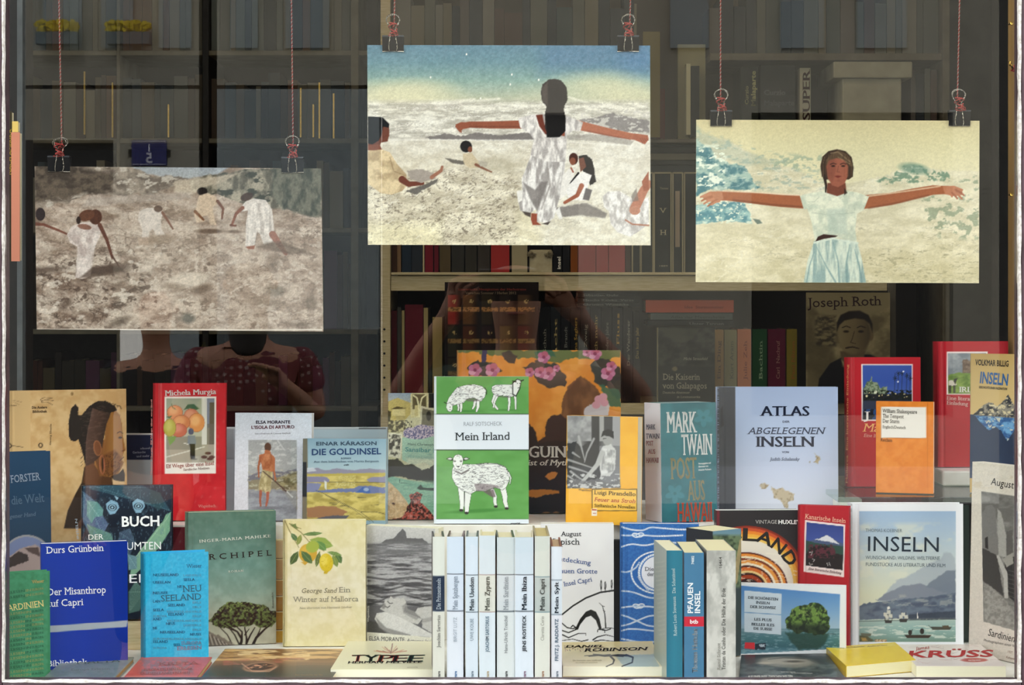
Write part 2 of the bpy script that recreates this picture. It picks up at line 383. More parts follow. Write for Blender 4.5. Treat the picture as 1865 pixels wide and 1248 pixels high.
putty('putty_bead', 'x', xl_ - .0016, xr_ + .0028, zb - .0022, zb); putty('putty_bead', 'z', zb, zt, xl_ - .0016, xl_ + .0004); putty('putty_bead', 'z', zb, zt, xr_ - .0006, xr_ + .0028)
# flakes where the white paint has chipped onto the maroon rail
Rf = random.Random(5); V = []; Fc = []
for i in range(16):
    cx = Rf.uniform(xl_, xr_); cz = zb - .0055 - Rf.random() * .004; n = 7; k = len(V); rx = Rf.uniform(.002, .009); rz = Rf.uniform(.0004, .0011)
    for s_ in range(n): t = 2 * math.pi * s_ / n; q = Rf.uniform(.6, 1.1); V.append((cx + math.cos(t) * rx * q, 2.3618, cz + math.sin(t) * rz * q))
    Fc.append(tuple(range(k, k + n)))
tag(mk('paint_chips', V, Fc, m_putty, w1), kind='stuff')
box('glass_pane', xl_, GY, zb - .002, xr_, GY + .005, zt, m_glass, w1)

for i, (s_, xa, xb) in enumerate(((2, xl_ - 1.27, xl_ - .07), (3, xr_ + .07, xr_ + 1.27))):       # unseen side panes, added to let more daylight onto the display
    w2_ = root('window_%d' % s_, ((xa + xb) / 2, 2.37, zb), None, None); struct(w2_)
    box('glass_pane', xa + .001, GY, zb - .002, xb - .001, GY + .005, zt, m_glass, w2_); o = xl_ - 1.30 if i == 0 else xr_ + 1.27
    box('frame_stile', o, 2.363, zb - .05, o + .03, 2.395, zt + .08, m_maroon, w2_); box('frame_rail', xa + .0005, 2.363, zb - .12, xb - .0005, 2.395, zb - .0025, m_maroon, w2_); box('frame_rail', xa + .0005, 2.363, zt + .0005, xb - .0005, 2.395, zt + .08, m_maroon, w2_)
# walls of the shop
zs = -1.0
struct(box('wall_front', -3.2, 2.34, zs, xl_ - 1.30, 2.398, 2.5, m_wall)); struct(box('wall_front', xr_ + 1.30, 2.34, zs, 3.2, 2.398, 2.5, m_wall))
struct(box('wall_front', xl_ - 1.30, 2.34, zs, xr_ + 1.30, 2.40, zb - .12, m_maroon)); struct(box('wall_front', xl_ - 1.30, 2.34, zt + .08, xr_ + 1.30, 2.398, 2.5, m_wall))
struct(box('wall_left', -3.3, 2.34, zs, -3.2, 7.1, 2.5, m_wall)); struct(box('wall_right', 3.2, 2.34, zs, 3.3, 7.1, 2.5, m_wall))
struct(box('wall_back', -3.3, 7.0, zs, 3.3, 7.1, 2.5, m_dark)); struct(box('ceiling', -3.3, 2.34, 2.15, 3.3, 7.1, 2.25, m_wall)); struct(box('floor', -3.3, 2.34, zs - .1, 3.3, 7.1, zs, m_floorw))
# stepped display platform
pl = root('display_platform', (0, 2.7, zs), 'white painted display platform stepping up behind the shop window', 'platform')
box('base', -1.85, 2.402, zs, 1.85, 3.04, 0, m_white, pl, bev=.001)
st1 = P(0, 957, 2.72)[2]
box('low_step', -1.7, 2.645, .0002, P(262, 0, 2.645)[0], 3.04, .035, m_shelf, pl, bev=.001)
box('high_step', P(282, 0, 2.72)[0], 2.722, .0002, P(1500, 0, 2.72)[0], 3.04, st1, m_white, pl, bev=.001)
gs = root('glass_shelf', (.5, 2.75, .175), 'greenish glass shelf under the upright red and orange books at right', 'shelf')
ga = P(1525, 0, 2.72)[0]; gz = ZC - (905 - HY) * 2.72 / F
box('shelf_panel', ga, 2.715, gz - .007, .86, 3.02, gz, m_gshelf, gs, bev=.0008)
for x in (ga + .01, .80): box('support_block', x, 2.76, .0003, x + .03, 3.0, gz - .0072, m_white, gs, bev=.001)
GS = gz
# window linings and dark posts
struct(box('trim_1', P(1836, 0, 2.95)[0], 2.90, .0003, P(1836, 0, 2.95)[0] + .16, 2.95, 2.14, m_ochre)); struct(box('trim_2', P(1817, 0, 3.05)[0], 3.045, zs, P(1817, 0, 3.05)[0] + .30, 3.09, 2.14, m_black))
struct(box('trim_3', P(-60, 0, 3.05)[0], 3.045, zs, P(46, 0, 3.05)[0], 3.10, 2.14, m_black))
struct(box('reflection_strip', P(22, 0, 2.99)[0], 3.02, .0003, P(32, 0, 2.99)[0], 3.04, 2.14, mat('grey reflection strip', '4e5254', .5, fn=grain(40, .2, '474b4d', '575b5d'))))  # grey strip standing in for a pale reflection along the black post
for i, y in enumerate((44, 355)):
    p = P(1839, y, 2.90); q = tube('brass_pin', [p + [0, -.012, 0], p + [0, -.009, 0], p + [0, .004, 0]], [.0022, .0028, .0012], m_brass)
    tag(q, ['brass pin in the ochre window lining, the upper one', 'brass pin in the ochre window lining, the lower one'][i], 'pin')

# ------------------------------------------------------------------ the street outside: what the pane mirrors
DV = 14.8; FY = 2 * GY - DV
def fx(px): return (px - CX) * DV / F
def fz(py): return ZC - (py - HY) * DV / F
m_fac = mat('pale render', '9b988c', .9, fn=grain(3, .2, '918e82', 'a39f93')); m_facb = mat('blue grey render', '8f989b', .9, fn=grain(3, .2, '869094', '969fa2'))
m_hole = mat('dark window glass', '0d0e10', .3); m_pipe = mat('dark downpipe', '181310', .7); m_joint = mat('shadow joint render', '2a2a28', .9)
m_street = mat('asphalt', '3b3a39', .9, fn=grain(8, .2, '343332', '444241')); m_sash = mat('pale window frame', 'd8d5cb', .6)
struct(box('street', -12, FY - 3, zs - .25, 12, 2.33, zs - .12, m_street))
struct(box('pavement', -12, .9, zs - .12, 12, 2.335, zs - .02, m_street))
bd = root('street_house', (0, FY, zs - .12), 'pale rendered house across the street, mirrored in the shop window', 'building')
def wallp(px0, px1, py0, py1, m=m_fac, d=0, t=.3, name='wall_panel'):
    z0, z1 = (zs - .12 if py1 is None else fz(py1)), (9.0 if py0 is None else fz(py0)); return box(name, fx(px0), FY - t + d, z0, fx(px1), FY + d, z1, m, bd)
B = 205
wallp(-900, 46, None, None, mat('dark shop facade', '1b1a1b', .7), -.25)
wallp(46, 362, None, 155); wallp(46, 362, 162, 255); wallp(206, 362, 255, 600); wallp(292, 362, 600, 700, m_facb); wallp(206, 362, 700, None, mat('dark plinth stone')); wallp(46, 362, 155, 162, m_joint, -.03)
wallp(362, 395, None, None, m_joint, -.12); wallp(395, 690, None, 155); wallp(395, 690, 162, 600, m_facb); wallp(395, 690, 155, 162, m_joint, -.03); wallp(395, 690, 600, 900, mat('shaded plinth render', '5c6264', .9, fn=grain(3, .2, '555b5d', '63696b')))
wallp(690, 1820, None, B); wallp(1054, 1369, B, 760); wallp(1736, 1820, B, 760); wallp(690, 1820, 760, 850); wallp(690, 1820, 850, None, mat('dark plinth stone', '4b4a48', .9))
wallp(1820, 3000, None, None, mat('dark shop facade'), -.25)
tube('downpipe', [(fx(378), FY - .02, zs - .1), (fx(378), FY - .02, 8.9)], .055, m_pipe, bd)
for a, b, c in ((46, 206, 255), (692, 1054, B), (1369, 1736, B)):
    bot = 760 if c == B else None
    z0 = fz(bot) if bot else zs - .1; f = box('window', fx(a), FY - .26, z0, fx(b), FY - .24, fz(c), m_hole, bd)
    if c == B: box('sash_bar', fx((a + b) / 2) - .02, FY - .24, z0, fx((a + b) / 2) + .02, FY - .235, fz(c), m_pipe, f)
for a, b in ((72, 148), (200, 278)):                       # window boxes with yellow bloom, high on the left
    s_ = tag(box('window_box', fx(a), FY + .032, fz(84), fx(b), FY + .15, fz(62), mat('slate box', '5b666c', .8)), 'slate window box of yellow flowers on the house across, %s one' % ('outer' if a < 100 else 'inner'), 'planter', 'window boxes across the street')
    V = []; Fc = []; R = random.Random(a)
    for i in range(150):
        c = np.array([R.uniform(fx(a), fx(b)), FY + R.uniform(.04, .15), fz(R.uniform(43, 58))]); k = len(V); r = R.uniform(.012, .024)
        for j in range(5): t = j * 1.257 + R.random(); V.append(c + [r * math.cos(t), R.uniform(-.01, .01), r * math.sin(t)])
        Fc.append(tuple(range(k, k + 5)))
    tag(mk('blossom', V, Fc, mat('yellow petals', 'c9b400', .6), s_), kind='stuff')
for a, b in ((80, 150), (185, 243), (290, 350), (420, 470), (520, 600), (1220, 1290), (1420, 1500), (1560, 1650)):
    wallp(a, b, None, 88, m_facb, .03, .02, 'shutter')
# blue enamel house number (its real face reads 15; the pane turns it round)
ns = root('number_plate', (fx(270), FY, fz(300)), 'small blue enamel house number plate mirrored over the grey wall', 'sign')
box('plate', fx(240), FY + .002, fz(302), fx(304), FY + .014, fz(255), mat('blue enamel', '23286e', .35), ns, bev=.004)
mb = mat('dark iron', '15130f', .6)
for a, b in ((234, 240), (304, 310)): box('bracket', fx(a), FY + .002, fz(286), fx(b), FY + .010, fz(272), mb, ns)
def glyphs_facing_back(s, cx_, z, h):
    V, Fc, _ = glyph(s, 'b'); V = V - [V[:, 0].mean(), 0]; V = V * h / .682
    mk('numeral', [(cx_ - x, FY + .0155, z + y) for x, y in V], [tuple(q) for q in Fc], mat('white enamel', 'c9cadb', .4), ns)
glyphs_facing_back('1', fx(272), fz(276), .05); glyphs_facing_back('5', fx(272), fz(297), .072)
for (a, b, c, d) in ((242, 302, 257, 258), (242, 302, 299, 300)): box('enamel_line', fx(a), FY + .014, fz(d), fx(b), FY + .015, fz(c), mat('white enamel', 'c9cadb', .4), ns)
# ------------------------------------------------------------------ bookcases deep in the shop
def sb(label, x0, y0, x1, y1, Y, dep, col, parent=None, group=None, page=None, txt=None, top=None, rough='matt', tilt=0, name='book'):
    """a shelved book (or box) whose visible face spans these photo pixels"""
    Yf = YR_ if Y < 5 else 5.5
    a, b = P(x0, y0, Yf), P(x1, y1, Yf); b[2] += .0006; r = root(name, ((a[0] + b[0]) / 2, Y + dep / 2, b[2]), label, 'box' if name != 'book' else 'book', group)
    w = b[0] - a[0] - .0004; h = a[2] - b[2]; t = .0015; sh = tilt * h
    def hx(nm, xa, xb, za, zb_, ya, yb, c, mt='matt'):
        V = []
        for y in (ya, yb):
            for (x, z) in ((xa, za), (xb, za), (xb, zb_), (xa, zb_)): V.append((x + sh * z / h + a[0], y, b[2] + z))
        mk(nm, V, BF, M(mt), r, cols=np.tile(hexc(c), (8, 1)), lay=[v[0] for v in V] if mt == 'pages' else None)
    hx('spine', 0, w, 0, h, Y, Y + .002, col); hx('side_cover', 0, t, 0, h, Y + .002, Y + dep, col); hx('side_cover', w - t, w, 0, h, Y + .002, Y + dep, col)
    hx('page_block', t, w - t, .003, h - .003, Y + .002, Y + dep - .003, page or 'c9b98f', 'pages')
    if txt:
        k = Ink((a[0], Y, b[2]), (0, -1, 0), .0006); txt(k); k.build(r)
    return r
YR_ = 4.60
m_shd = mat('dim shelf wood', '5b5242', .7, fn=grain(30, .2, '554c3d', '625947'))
bc = root('bookcase', (P(1160, 0, YR_)[0], YR_ + .15, zs), 'cream bookcase with deep shelf boards behind the right and middle posters', 'bookcase')
def bcb(name, x0, y0, x1, y1, dep=.30, m=m_shelf, d=0): return pbox(name, x0, y0, x1, y1, YR_ + d, YR_ + d + dep, m, bc, bev=.0015)
bcb('shelf_board', 712, 502, 1616, 530); bcb('shelf_edge', 712, 496, 1616, 501, .02, m_shelf, -.012)
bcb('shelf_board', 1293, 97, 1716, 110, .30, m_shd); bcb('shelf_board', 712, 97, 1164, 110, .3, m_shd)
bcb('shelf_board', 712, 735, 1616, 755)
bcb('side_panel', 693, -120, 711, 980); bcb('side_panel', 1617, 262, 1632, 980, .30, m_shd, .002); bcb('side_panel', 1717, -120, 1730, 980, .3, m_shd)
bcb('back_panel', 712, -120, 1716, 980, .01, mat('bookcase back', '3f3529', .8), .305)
holes = [(700, y) for y in (600, 622, 644, 666, 688, 710)]
for x, y in holes: p = P(x, y, YR_); tube('peg_hole', [p + [0, -.0006, 0], p + [0, .002, 0]], [.0028, .0028], m_black, bc)
# row above the head, on the eye-level board (left edge, right edge, colour, top)
row = [(712, 722, '4a3020'), (722, 729, '8a6a4a'), (731, 748, '22303e'), (749, 768, '2a3038'), (769, 772, 'c8b890'), (773, 788, '7a1626'), (790, 798, '6a1524'), (800, 820, '5a4a30'),
       (822, 845, '33312c'), (847, 868, '36322a'), (870, 892, '3a332c'), (894, 928, 'a8302c'), (1008, 1024, '0e0e10'), (1026, 1038, '17171a'), (1040, 1053, '8a4a1a'),
       (1054, 1086, '9c4a48'), (1087, 1109, 'a04c4a'), (1110, 1140, 'a24e4c'), (1141, 1150, '4a3a34')]
cn = {'4a3020': 'brown', '8a6a4a': 'thin tan', '22303e': 'dark navy', '2a3038': 'slate', 'c8b890': 'very thin cream', '7a1626': 'wine red', '6a1524': 'thin wine red', '5a4a30': 'olive brown', '33312c': 'black cloth', '36322a': 'brown black cloth', '3a332c': 'dark brown cloth',
      'a8302c': 'bright red', '0e0e10': 'black', '17171a': 'thin black', '8a4a1a': 'rust orange', '9c4a48': 'pink red', 'a04c4a': 'dull pink', 'a24e4c': 'rose', '4a3a34': 'thin brown'}
for i, (a, b, c) in enumerate(row):
    tx = (lambda k: k.text('insel', 1021, 490, 1021, 468, 6, 'e8e2d0', 'b')) if a == 1008 else None
    sb('%s spine on the eye-level shelf, %s' % (cn[c], 'left part' if a < 830 else 'middle part' if a < 1000 else 'right part'), a, 352 + (i * 7) % 15, b, 500, YR_ + .03, .17, c, txt=tx, group='books on the eye-level shelf')
# cream vellum volume and a scrolled plaster ornament used as a bookend
q = sb('rounded cream vellum volume beside the bright red spine', 932, 350, 961, 500, YR_ + .03, .17, 'a89a78', group='books on the eye-level shelf')
orn = root('bookend', (P(985, 0, YR_)[0], YR_ + .04, P(0, 500, YR_)[2]), 'cream plaster bookend with scrolls on the eye-level shelf', 'bookend')
m_pl = mat('cream plaster', 'b8a985', .7, fn=grain(60, .2, 'ac9d79', 'c2b490'))
pbox('block', 964, 455, 1006, 500, YR_ + .03, YR_ + .10, m_pl, orn, .004)
for cx_, s_ in ((967, 1), (1001, -1)):
    tube('scroll', [P(cx_ + s_ * (8 - j * .55) * math.cos(j * .6), 462 + (8 - j * .55) * math.sin(j * .6), YR_ + .025) for j in range(13)], .0035, m_pl, orn)
# black volumes with cream bindings and the flat pile above them
def bound(k): k.text('VII', 1212, 400, 1212, 380, 5, 'b9ad8c')
vols = [(1152, 1166), (1168, 1189), (1192, 1222), (1226, 1243), (1247, 1275), (1279, 1300)]
for i, (a, b) in enumerate(vols):
    r = sb('black volume framed in cream beside the right poster, %s' % ['outermost left', 'second', 'third and widest', 'fourth with a paper strip', 'fifth', 'sixth'][i], a, 316 + (i == 3), b, 500, YR_ + .03, .17, '1d2423',
           group='black bound volumes', txt=(lambda k: (k.text('Thomas', 1202, 345, 1217, 345, 4, '9a9078'), k.text('H', 1203, 428, 1213, 428, 9, 'a89c7c'), k.text('V', 1203, 388, 1212, 388, 9, 'a89c7c'), k.text('1889', 1200, 486, 1216, 486, 3, '9a9078'))) if i == 2 else None)
    for (x0, y0, x1, y1) in ((a - 1.5, 314, a + 1, 500), (b - 1, 314, b + 1.5, 500), (a, 313.5, b, 316.5)): 
        p0, p1 = P(x0, y1, YR_ + .025), P(x1, y0, YR_ + .025); mk('cream_edge', hexa(p0, (p1[0] - p0[0], 0, 0), (0, 0, p1[2] - p0[2]), (0, .004, 0)), BF, M('matt'), r, cols=np.tile(hexc('9d9272'), (8, 1)))
    if i == 3: p0, p1 = P(1230, 450, YR_ + .026), P(1238, 348, YR_ + .026); mk('paper_strip', hexa(p0, (p1[0] - p0[0], 0, 0), (0, 0, p1[2] - p0[2]), (0, .003, 0)), BF, M('matt'), r, cols=np.tile(hexc('a08c74'), (8, 1)))
def flat(label, x0, y0, x1, y1, c, txt=None, dep=.14, Y=YR_ + .03, group=None):
    a, b = P(x0, y1, YR_), P(x1, y0, YR_); a[1] = b[1] = Y; a[2] += .0006; r = root('book', ((a[0] + b[0]) / 2, Y, a[2]), label, 'book', group); H = b[2] - a[2]
    mk('cover', hexa(a, (b[0] - a[0], 0, 0), (0, 0, .0015), (0, dep, 0)), BF, M('matt'), r, cols=np.tile(hexc(c), (8, 1)))
    mk('cover', hexa(a + [0, 0, H - .0015], (b[0] - a[0], 0, 0), (0, 0, .0015), (0, dep, 0)), BF, M('matt'), r, cols=np.tile(hexc(c), (8, 1)))
    mk('spine', hexa(a + [0, 0, .0015], (b[0] - a[0], 0, 0), (0, 0, H - .003), (0, .002, 0)), BF, M('matt'), r, cols=np.tile(hexc(c), (8, 1)))
    mk('page_block', hexa(a + [.002, .002, .0015], (b[0] - a[0] - .004, 0, 0), (0, 0, H - .003), (0, dep - .004, 0)), BF, M('pages'), r, cols=np.tile(hexc('c9b98f'), (8, 1)), lay=[0, 0, H, H] * 2)
    if txt: k = Ink((a[0], Y, a[2]), (0, -1, 0), .0006); txt(k); k.build(r)
    return r
pg_ = 'flat pile beside the right poster'
for i, (y0, y1, c) in enumerate(((300, 313, '1f2625'), (291, 299, '2a2d28'), (278, 290, '6d6450'), (267, 277, '2b2d29'), (262, 266, '20282a'))):
    flat('%s book lying above the black bound volumes, %s of the pile' % (('black', 'charcoal', 'olive grey', 'dark grey', 'blue black')[i], ('lowest', 'second', 'middle', 'fourth', 'topmost')[i]), 1150, y0, 1290 - i * 3, y1, c, group=pg_)
# shelf above: boxes and upright books behind the middle and right posters
sb('tall ochre book seen right of the middle poster', 1170, 60, 1201, 252, YR_ - .024, .02, '6c6038')
sb('brick red slim book at the edge of the middle poster', 1203, 160, 1213, 252, YR_ + .02, .1, '5a2f26')
sb('tall cream display card with a small book leaning on it', 1238, 76, 1289, 252, YR_ + .05, .03, '8f8766')
sb('slim black book with pale label in front of the cream card', 1250, 116, 1258, 246, YR_, .04, 'b5ac88'); sb('black slim volume in front of the tall cream card', 1259, 120, 1274, 250, YR_, .04, '20221f')
sb('wide black book with pale lettering behind the right poster string', 1352, 120, 1384, 252, YR_ + .03, .17, '23261f', txt=lambda k: (k.text('Curzio', 1363, 190, 1363, 157, 6, '8f8a62', 'b'), k.text('Malaparte', 1376, 193, 1376, 130, 8, 'b0aa74', 'b')))
sb('dark grey book with faint grey lettering on the upper right shelf', 1388, 116, 1452, 252, YR_ + .03, .17, '2d302d', txt=lambda k: (k.text('Curzio', 1392, 173, 1430, 173, 9, '57585a', 'b'), k.text('Malaparte', 1392, 192, 1446, 192, 9, '57585a', 'b')))
sb('white spine with large brown capitals on the upper right shelf', 1459, 122, 1479, 252, YR_ + .02, .17, 'b0a88f', txt=lambda k: k.text('SUPER', 1475, 218, 1475, 130, 13, '5a332c', 'S'))
lid = root('box', (P(1590, 0, YR_)[0], YR_ + .1, P(0, 252, YR_)[2]), 'lidded cream archive box above the right poster', 'box')
pbox('lid', 1518, 112, 1662, 142, YR_ + .003, YR_ + .24, mat('archive board', 'a19a80', .8, fn=grain(20, .2, '98917a', 'aaa389')), lid, .003)
pbox('body', 1534, 143, 1642, 252, YR_ + .012, YR_ + .23, mat('archive board'), lid, .003)
R = random.Random(11)
pal = ['4a4d48', '5c5b50', '34383a', '6b6452', '504038', '3c4644', '6f6b60', '2d3134', '57504a']
ORD = 'first second third fourth fifth sixth seventh eighth ninth tenth eleventh twelfth thirteenth fourteenth fifteenth sixteenth seventeenth eighteenth nineteenth twentieth twenty-first twenty-second twenty-third twenty-fourth twenty-fifth twenty-sixth twenty-seventh twenty-eighth twenty-ninth thirtieth'.split()
CW = {'4a4d48': 'grey green', '5c5b50': 'olive grey', '34383a': 'charcoal', '6b6452': 'khaki', '504038': 'brown', '3c4644': 'dark teal grey', '6f6b60': 'warm grey', '2d3134': 'blue black', '57504a': 'taupe',
      '6f7470': 'grey', '858274': 'pale olive', '4f5a60': 'slate', '968f7c': 'beige', '5c5148': 'umber', '7c8584': 'pale grey', '3f474c': 'dark slate', '645a4a': 'drab', '775c48': 'tan brown',
      '57473a': 'dull brown', '3c3a34': 'sooty', '4a3028': 'red brown', '5c5440': 'moss', '38302a': 'dark brown', '61405a': 'plum', '2f2c2a': 'black'}
def filler(x0, x1, y0, y1, Y, label, group, hv=26, w=(9, 24), dep=.16, pal=pal):
    x = x0; i = -1
    while x < x1 - 4:
        i += 1; ww = min(R.uniform(*w), x1 - x); c = R.choice(pal); k = ORD[i] if i < len(ORD) else 'a later'
        sb('%s%s book, %s from left %s' % ('thin ' if ww < w[0] + 4 else 'wide ' if ww > w[1] - 4 else '', CW[c], k, label), x, y0 + R.uniform(0, hv), x + ww - .7, y1, Y, dep, c, group=group); x += ww
filler(1294, 1716, -40, 97, YR_ + .03, 'in the top row above the right poster', 'top row of the right bookcase', 60, (11, 30))
filler(714, 1162, -40, 97, YR_ + .03, 'in the top row above the middle poster', 'top row above the middle poster', 60, (14, 34))
filler(1664, 1714, 120, 253, YR_ + .03, 'beside the cream archive box', 'books beside the archive box', 20, (8, 16))
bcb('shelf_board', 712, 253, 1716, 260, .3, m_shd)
# lower compartment
YL_ = YR_ + .02
for a, b, y0, c, n_ in ((712, 722, 566, '4a1018', 'dark wine'), (723, 730, 560, '3c3a34', 'grey brown'), (731, 736, 566, '9a8a5c', 'thin tan'), (737, 770, 555, '5c1420', 'deep red'), (771, 779, 561, 'a08c5c', 'narrow yellow tan'), (780, 786, 590, '2c2018', 'dark brown'), (787, 805, 578, '9a8450', 'wide ochre')):
    sb('%s book in the lower left compartment beside the leather spine display' % n_, a, y0, b, 735, YL_, .15, c, group='books left of the leather spine display')
def leather(A):
    A.fill('1a100e'); R = random.Random(2)
    cols = [['8c2420', '5f3d20', '33291c', '2a211c', '4a3522'], ['2c2a1e', '4c2818', '2a1a1a', '564424', '4f1a1c'], ['2a2418', '3a2018', '301c16', '40301c', '3c181a']]
    xs = [(816, 840), (843, 873), (877, 907), (910, 940), (943, 974)]
    for j, (y0, y1) in enumerate(((537, 591), (594, 650), (653, 708))):
        for i, (x0, x1) in enumerate(xs):
            A.grad(x0, 0, x1, 1, [cols[j][i], cols[j][i], '120b08'], m=A.rm(x0, y0, x1, y1), hor=True)
            A.rect(x0, y0 + 23, x1, y0 + 31, ['b07a44', '8c6a3a', '7c6238'][j]); A.spots(A.rm(x0, y0 + 23, x1, y0 + 31), 3, 2, '5c4022', .55)
            A.spots(A.em((x0 + x1) / 2, y0 + 12, 4, 4), 2, 2, 'b89a60', .45)
def leather_t(k): k.text('Literarische Neuigkeiten der Herbstreise', 835, 529, 958, 529, 4, '8a3a30'); k.text('Vorschau Sommer / Herbst 2012', 848, 536, 940, 536, 4.5, '7e6c54')
def panel(label, name, x0, y0, x1, y1, Y, art, txt, th=.004, res=1.6, cat='book', m='matt', group=None, lean=.0):
    a, b = P(x0, y1, Y), P(x1, y0, Y); r = root(name, ((a[0] + b[0]) / 2, Y, a[2]), label, cat, group)
    U = np.array([b[0] - a[0], 0, 0]); V = np.array([0, lean, b[2] - a[2]]); n = unit(np.cross(U, V)); slab('front_cover', a, U, V, n, .0012, res, art, M(m), r)
    page_block(a - n * .0013 + U * .004, U * .988, V * .992, -n * th, r, 'c5b58c'); slab('back_cover', a - n * (th + .0015), U, V, n, .0012, res, None, M(m), r, edge='2a2522')
    if txt: k = Ink(a, n); txt(k); k.build(r)
    return r
panel('dark catalogue showing a grid of old leather spines', 'catalogue', 810, 514, 981, 735, YR_ - .02, leather, leather_t, .006, 1.6, 'catalogue')
blk = 'black paperbacks in the lower middle compartment'
R2 = random.Random(4); bx = [982, 1003, 1022, 1040, 1058, 1076, 1096, 1116, 1136, 1154, 1168]
nm_ = ['Franz Schuh', 'Nacht', 'Felix Brandt', 'Anna Seghers', 'Stefan Zweig', 'Noch mehr', 'Hundert Jahre', 'Am Fluss', 'Der Wanderer', 'Das kurze Jahr']
for i in range(10):
    y0 = 560 - (0 if i < 9 else -8); tx = nm_[i]; c = ['8f8a78', 'a8925a', '7c7a70', 'b08a3c'][i % 4]
    sb('black paperback with %s spine lettering, %s right of the leather catalogue' % (['grey', 'tan', 'dim grey', 'golden'][i % 4], ['first', 'second', 'third', 'fourth', 'fifth', 'sixth', 'seventh', 'eighth', 'ninth', 'tenth'][i]), bx[i], y0, bx[i + 1] - .8, 735, YL_, .15, ['101112', '14181a', '0e0f12'][i % 3], group=blk,
       txt=lambda k, i=i, tx=tx, c=c: k.text(tx, (bx[i] + bx[i + 1]) / 2 + 2, 690 - (i * 13) % 40, (bx[i] + bx[i + 1]) / 2 + 2, 600 - (i * 17) % 30, 5, c))
for i, (y0, y1, tx) in enumerate(((534, 542, 'Sebastian Guhr'), (543, 551, 'Mascha Kaleko  Verse'), (552, 559, 'Christine Wunnicke'))):
    flat('black book lying across the black paperbacks, %s' % ['topmost with pale title', 'middle one', 'lowest one'][i], 1052, y0, 1166, y1, '181b1c', lambda k, tx=tx, y1=y1: k.text(tx, 1062, y1 - 2.5, 1062 + len(tx) * 4.6, y1 - 2.5, 3.4, '8a8a80'), .1, YL_, blk)
flat('orange book lying flat on the pile left of the magazine portrait', 1177, 547, 1338, 570, 'a84c34', lambda k: k.text('Idee  Sturmsommer', 1247, 562, 1318, 562, 5, '6c2c22'), .12, YL_)
flat('grey book lying under the orange one', 1186, 571, 1336, 583, '4c5450', lambda k: k.text('Atlas der Meeresbrise', 1222, 580, 1320, 580, 4.5, '363c3a'), .12, YL_)
flat('black book lying lowest under the orange and grey pile', 1180, 584, 1338, 594, '161a1b', lambda k: k.text('Unter Tannen', 1256, 592, 1318, 592, 4.5, '5e625c'), .12, YL_)
def kais(A):
    A.fill('1c201d'); A.tex(A.rm(1197, 596, 1302, 668), 14, 10, '171b18', '3a3c34', 4, 1.3); A.poly([(1200, 598), (1275, 598), (1262, 618), (1240, 625), (1215, 612)], '454639', .7, 4); A.ell(1229, 672, 5, 4, '7c6c48', .8); A.line([(1197.5, 597), (1197.5, 735)], 2, '9c9068')
def kaist(k):
    k.text('Michi Strausfeld', 1245, 656, 1288, 656, 5, '8c8a78', 's', .2); k.text('Die Kaiserin', 1208, 692, 1274, 692, 11, '98917a'); k.text('von Galapagos', 1208, 708, 1287, 708, 11, '98917a')
    k.text('Deutsche Abenteuer', 1207, 717, 1256, 717, 4, '98917a', 's', .2); k.text('in Lateinamerika', 1233, 725, 1275, 725, 4, '98917a', 's', .2)
panel('dark hardcover with a tiny yellow bird and pale title under the flat pile', 'book', 1197, 596, 1302, 735, YR_ - .05, kais, kaist, .02)
for a, b, y0, c, t, tc_, n_ in ((1299, 1320, 601, '9a7844', 'Ein Ding', '5c4630', 'tan'), (1321, 1344, 601, '837c58', 'Kurt Aram', '5c5a48', 'sage'), (1345, 1370, 600, 'b0643c', 'Julie Zeh', '7c3c2a', 'orange'), (1372, 1399, 600, '1f4428', 'Bachtin', '8aa07c', 'green'), (1401, 1433, 600, '561028', 'Carl  Nachruf', '9a6a60', 'burgundy'), (1435, 1454, 600, '7c6a1c', 'Paul Nizon', '9a5c20', 'mustard')):
    sb('%s spine in the lower right compartment beside the magazine portrait' % n_, a, y0, b, 735, YL_, .14, c, group='coloured spines beside the magazine portrait', txt=lambda k, a=a, b=b, t=t, c2=tc_: k.text(t, (a + b) / 2 + 3, 690, (a + b) / 2 + 3, 622, 6, c2))
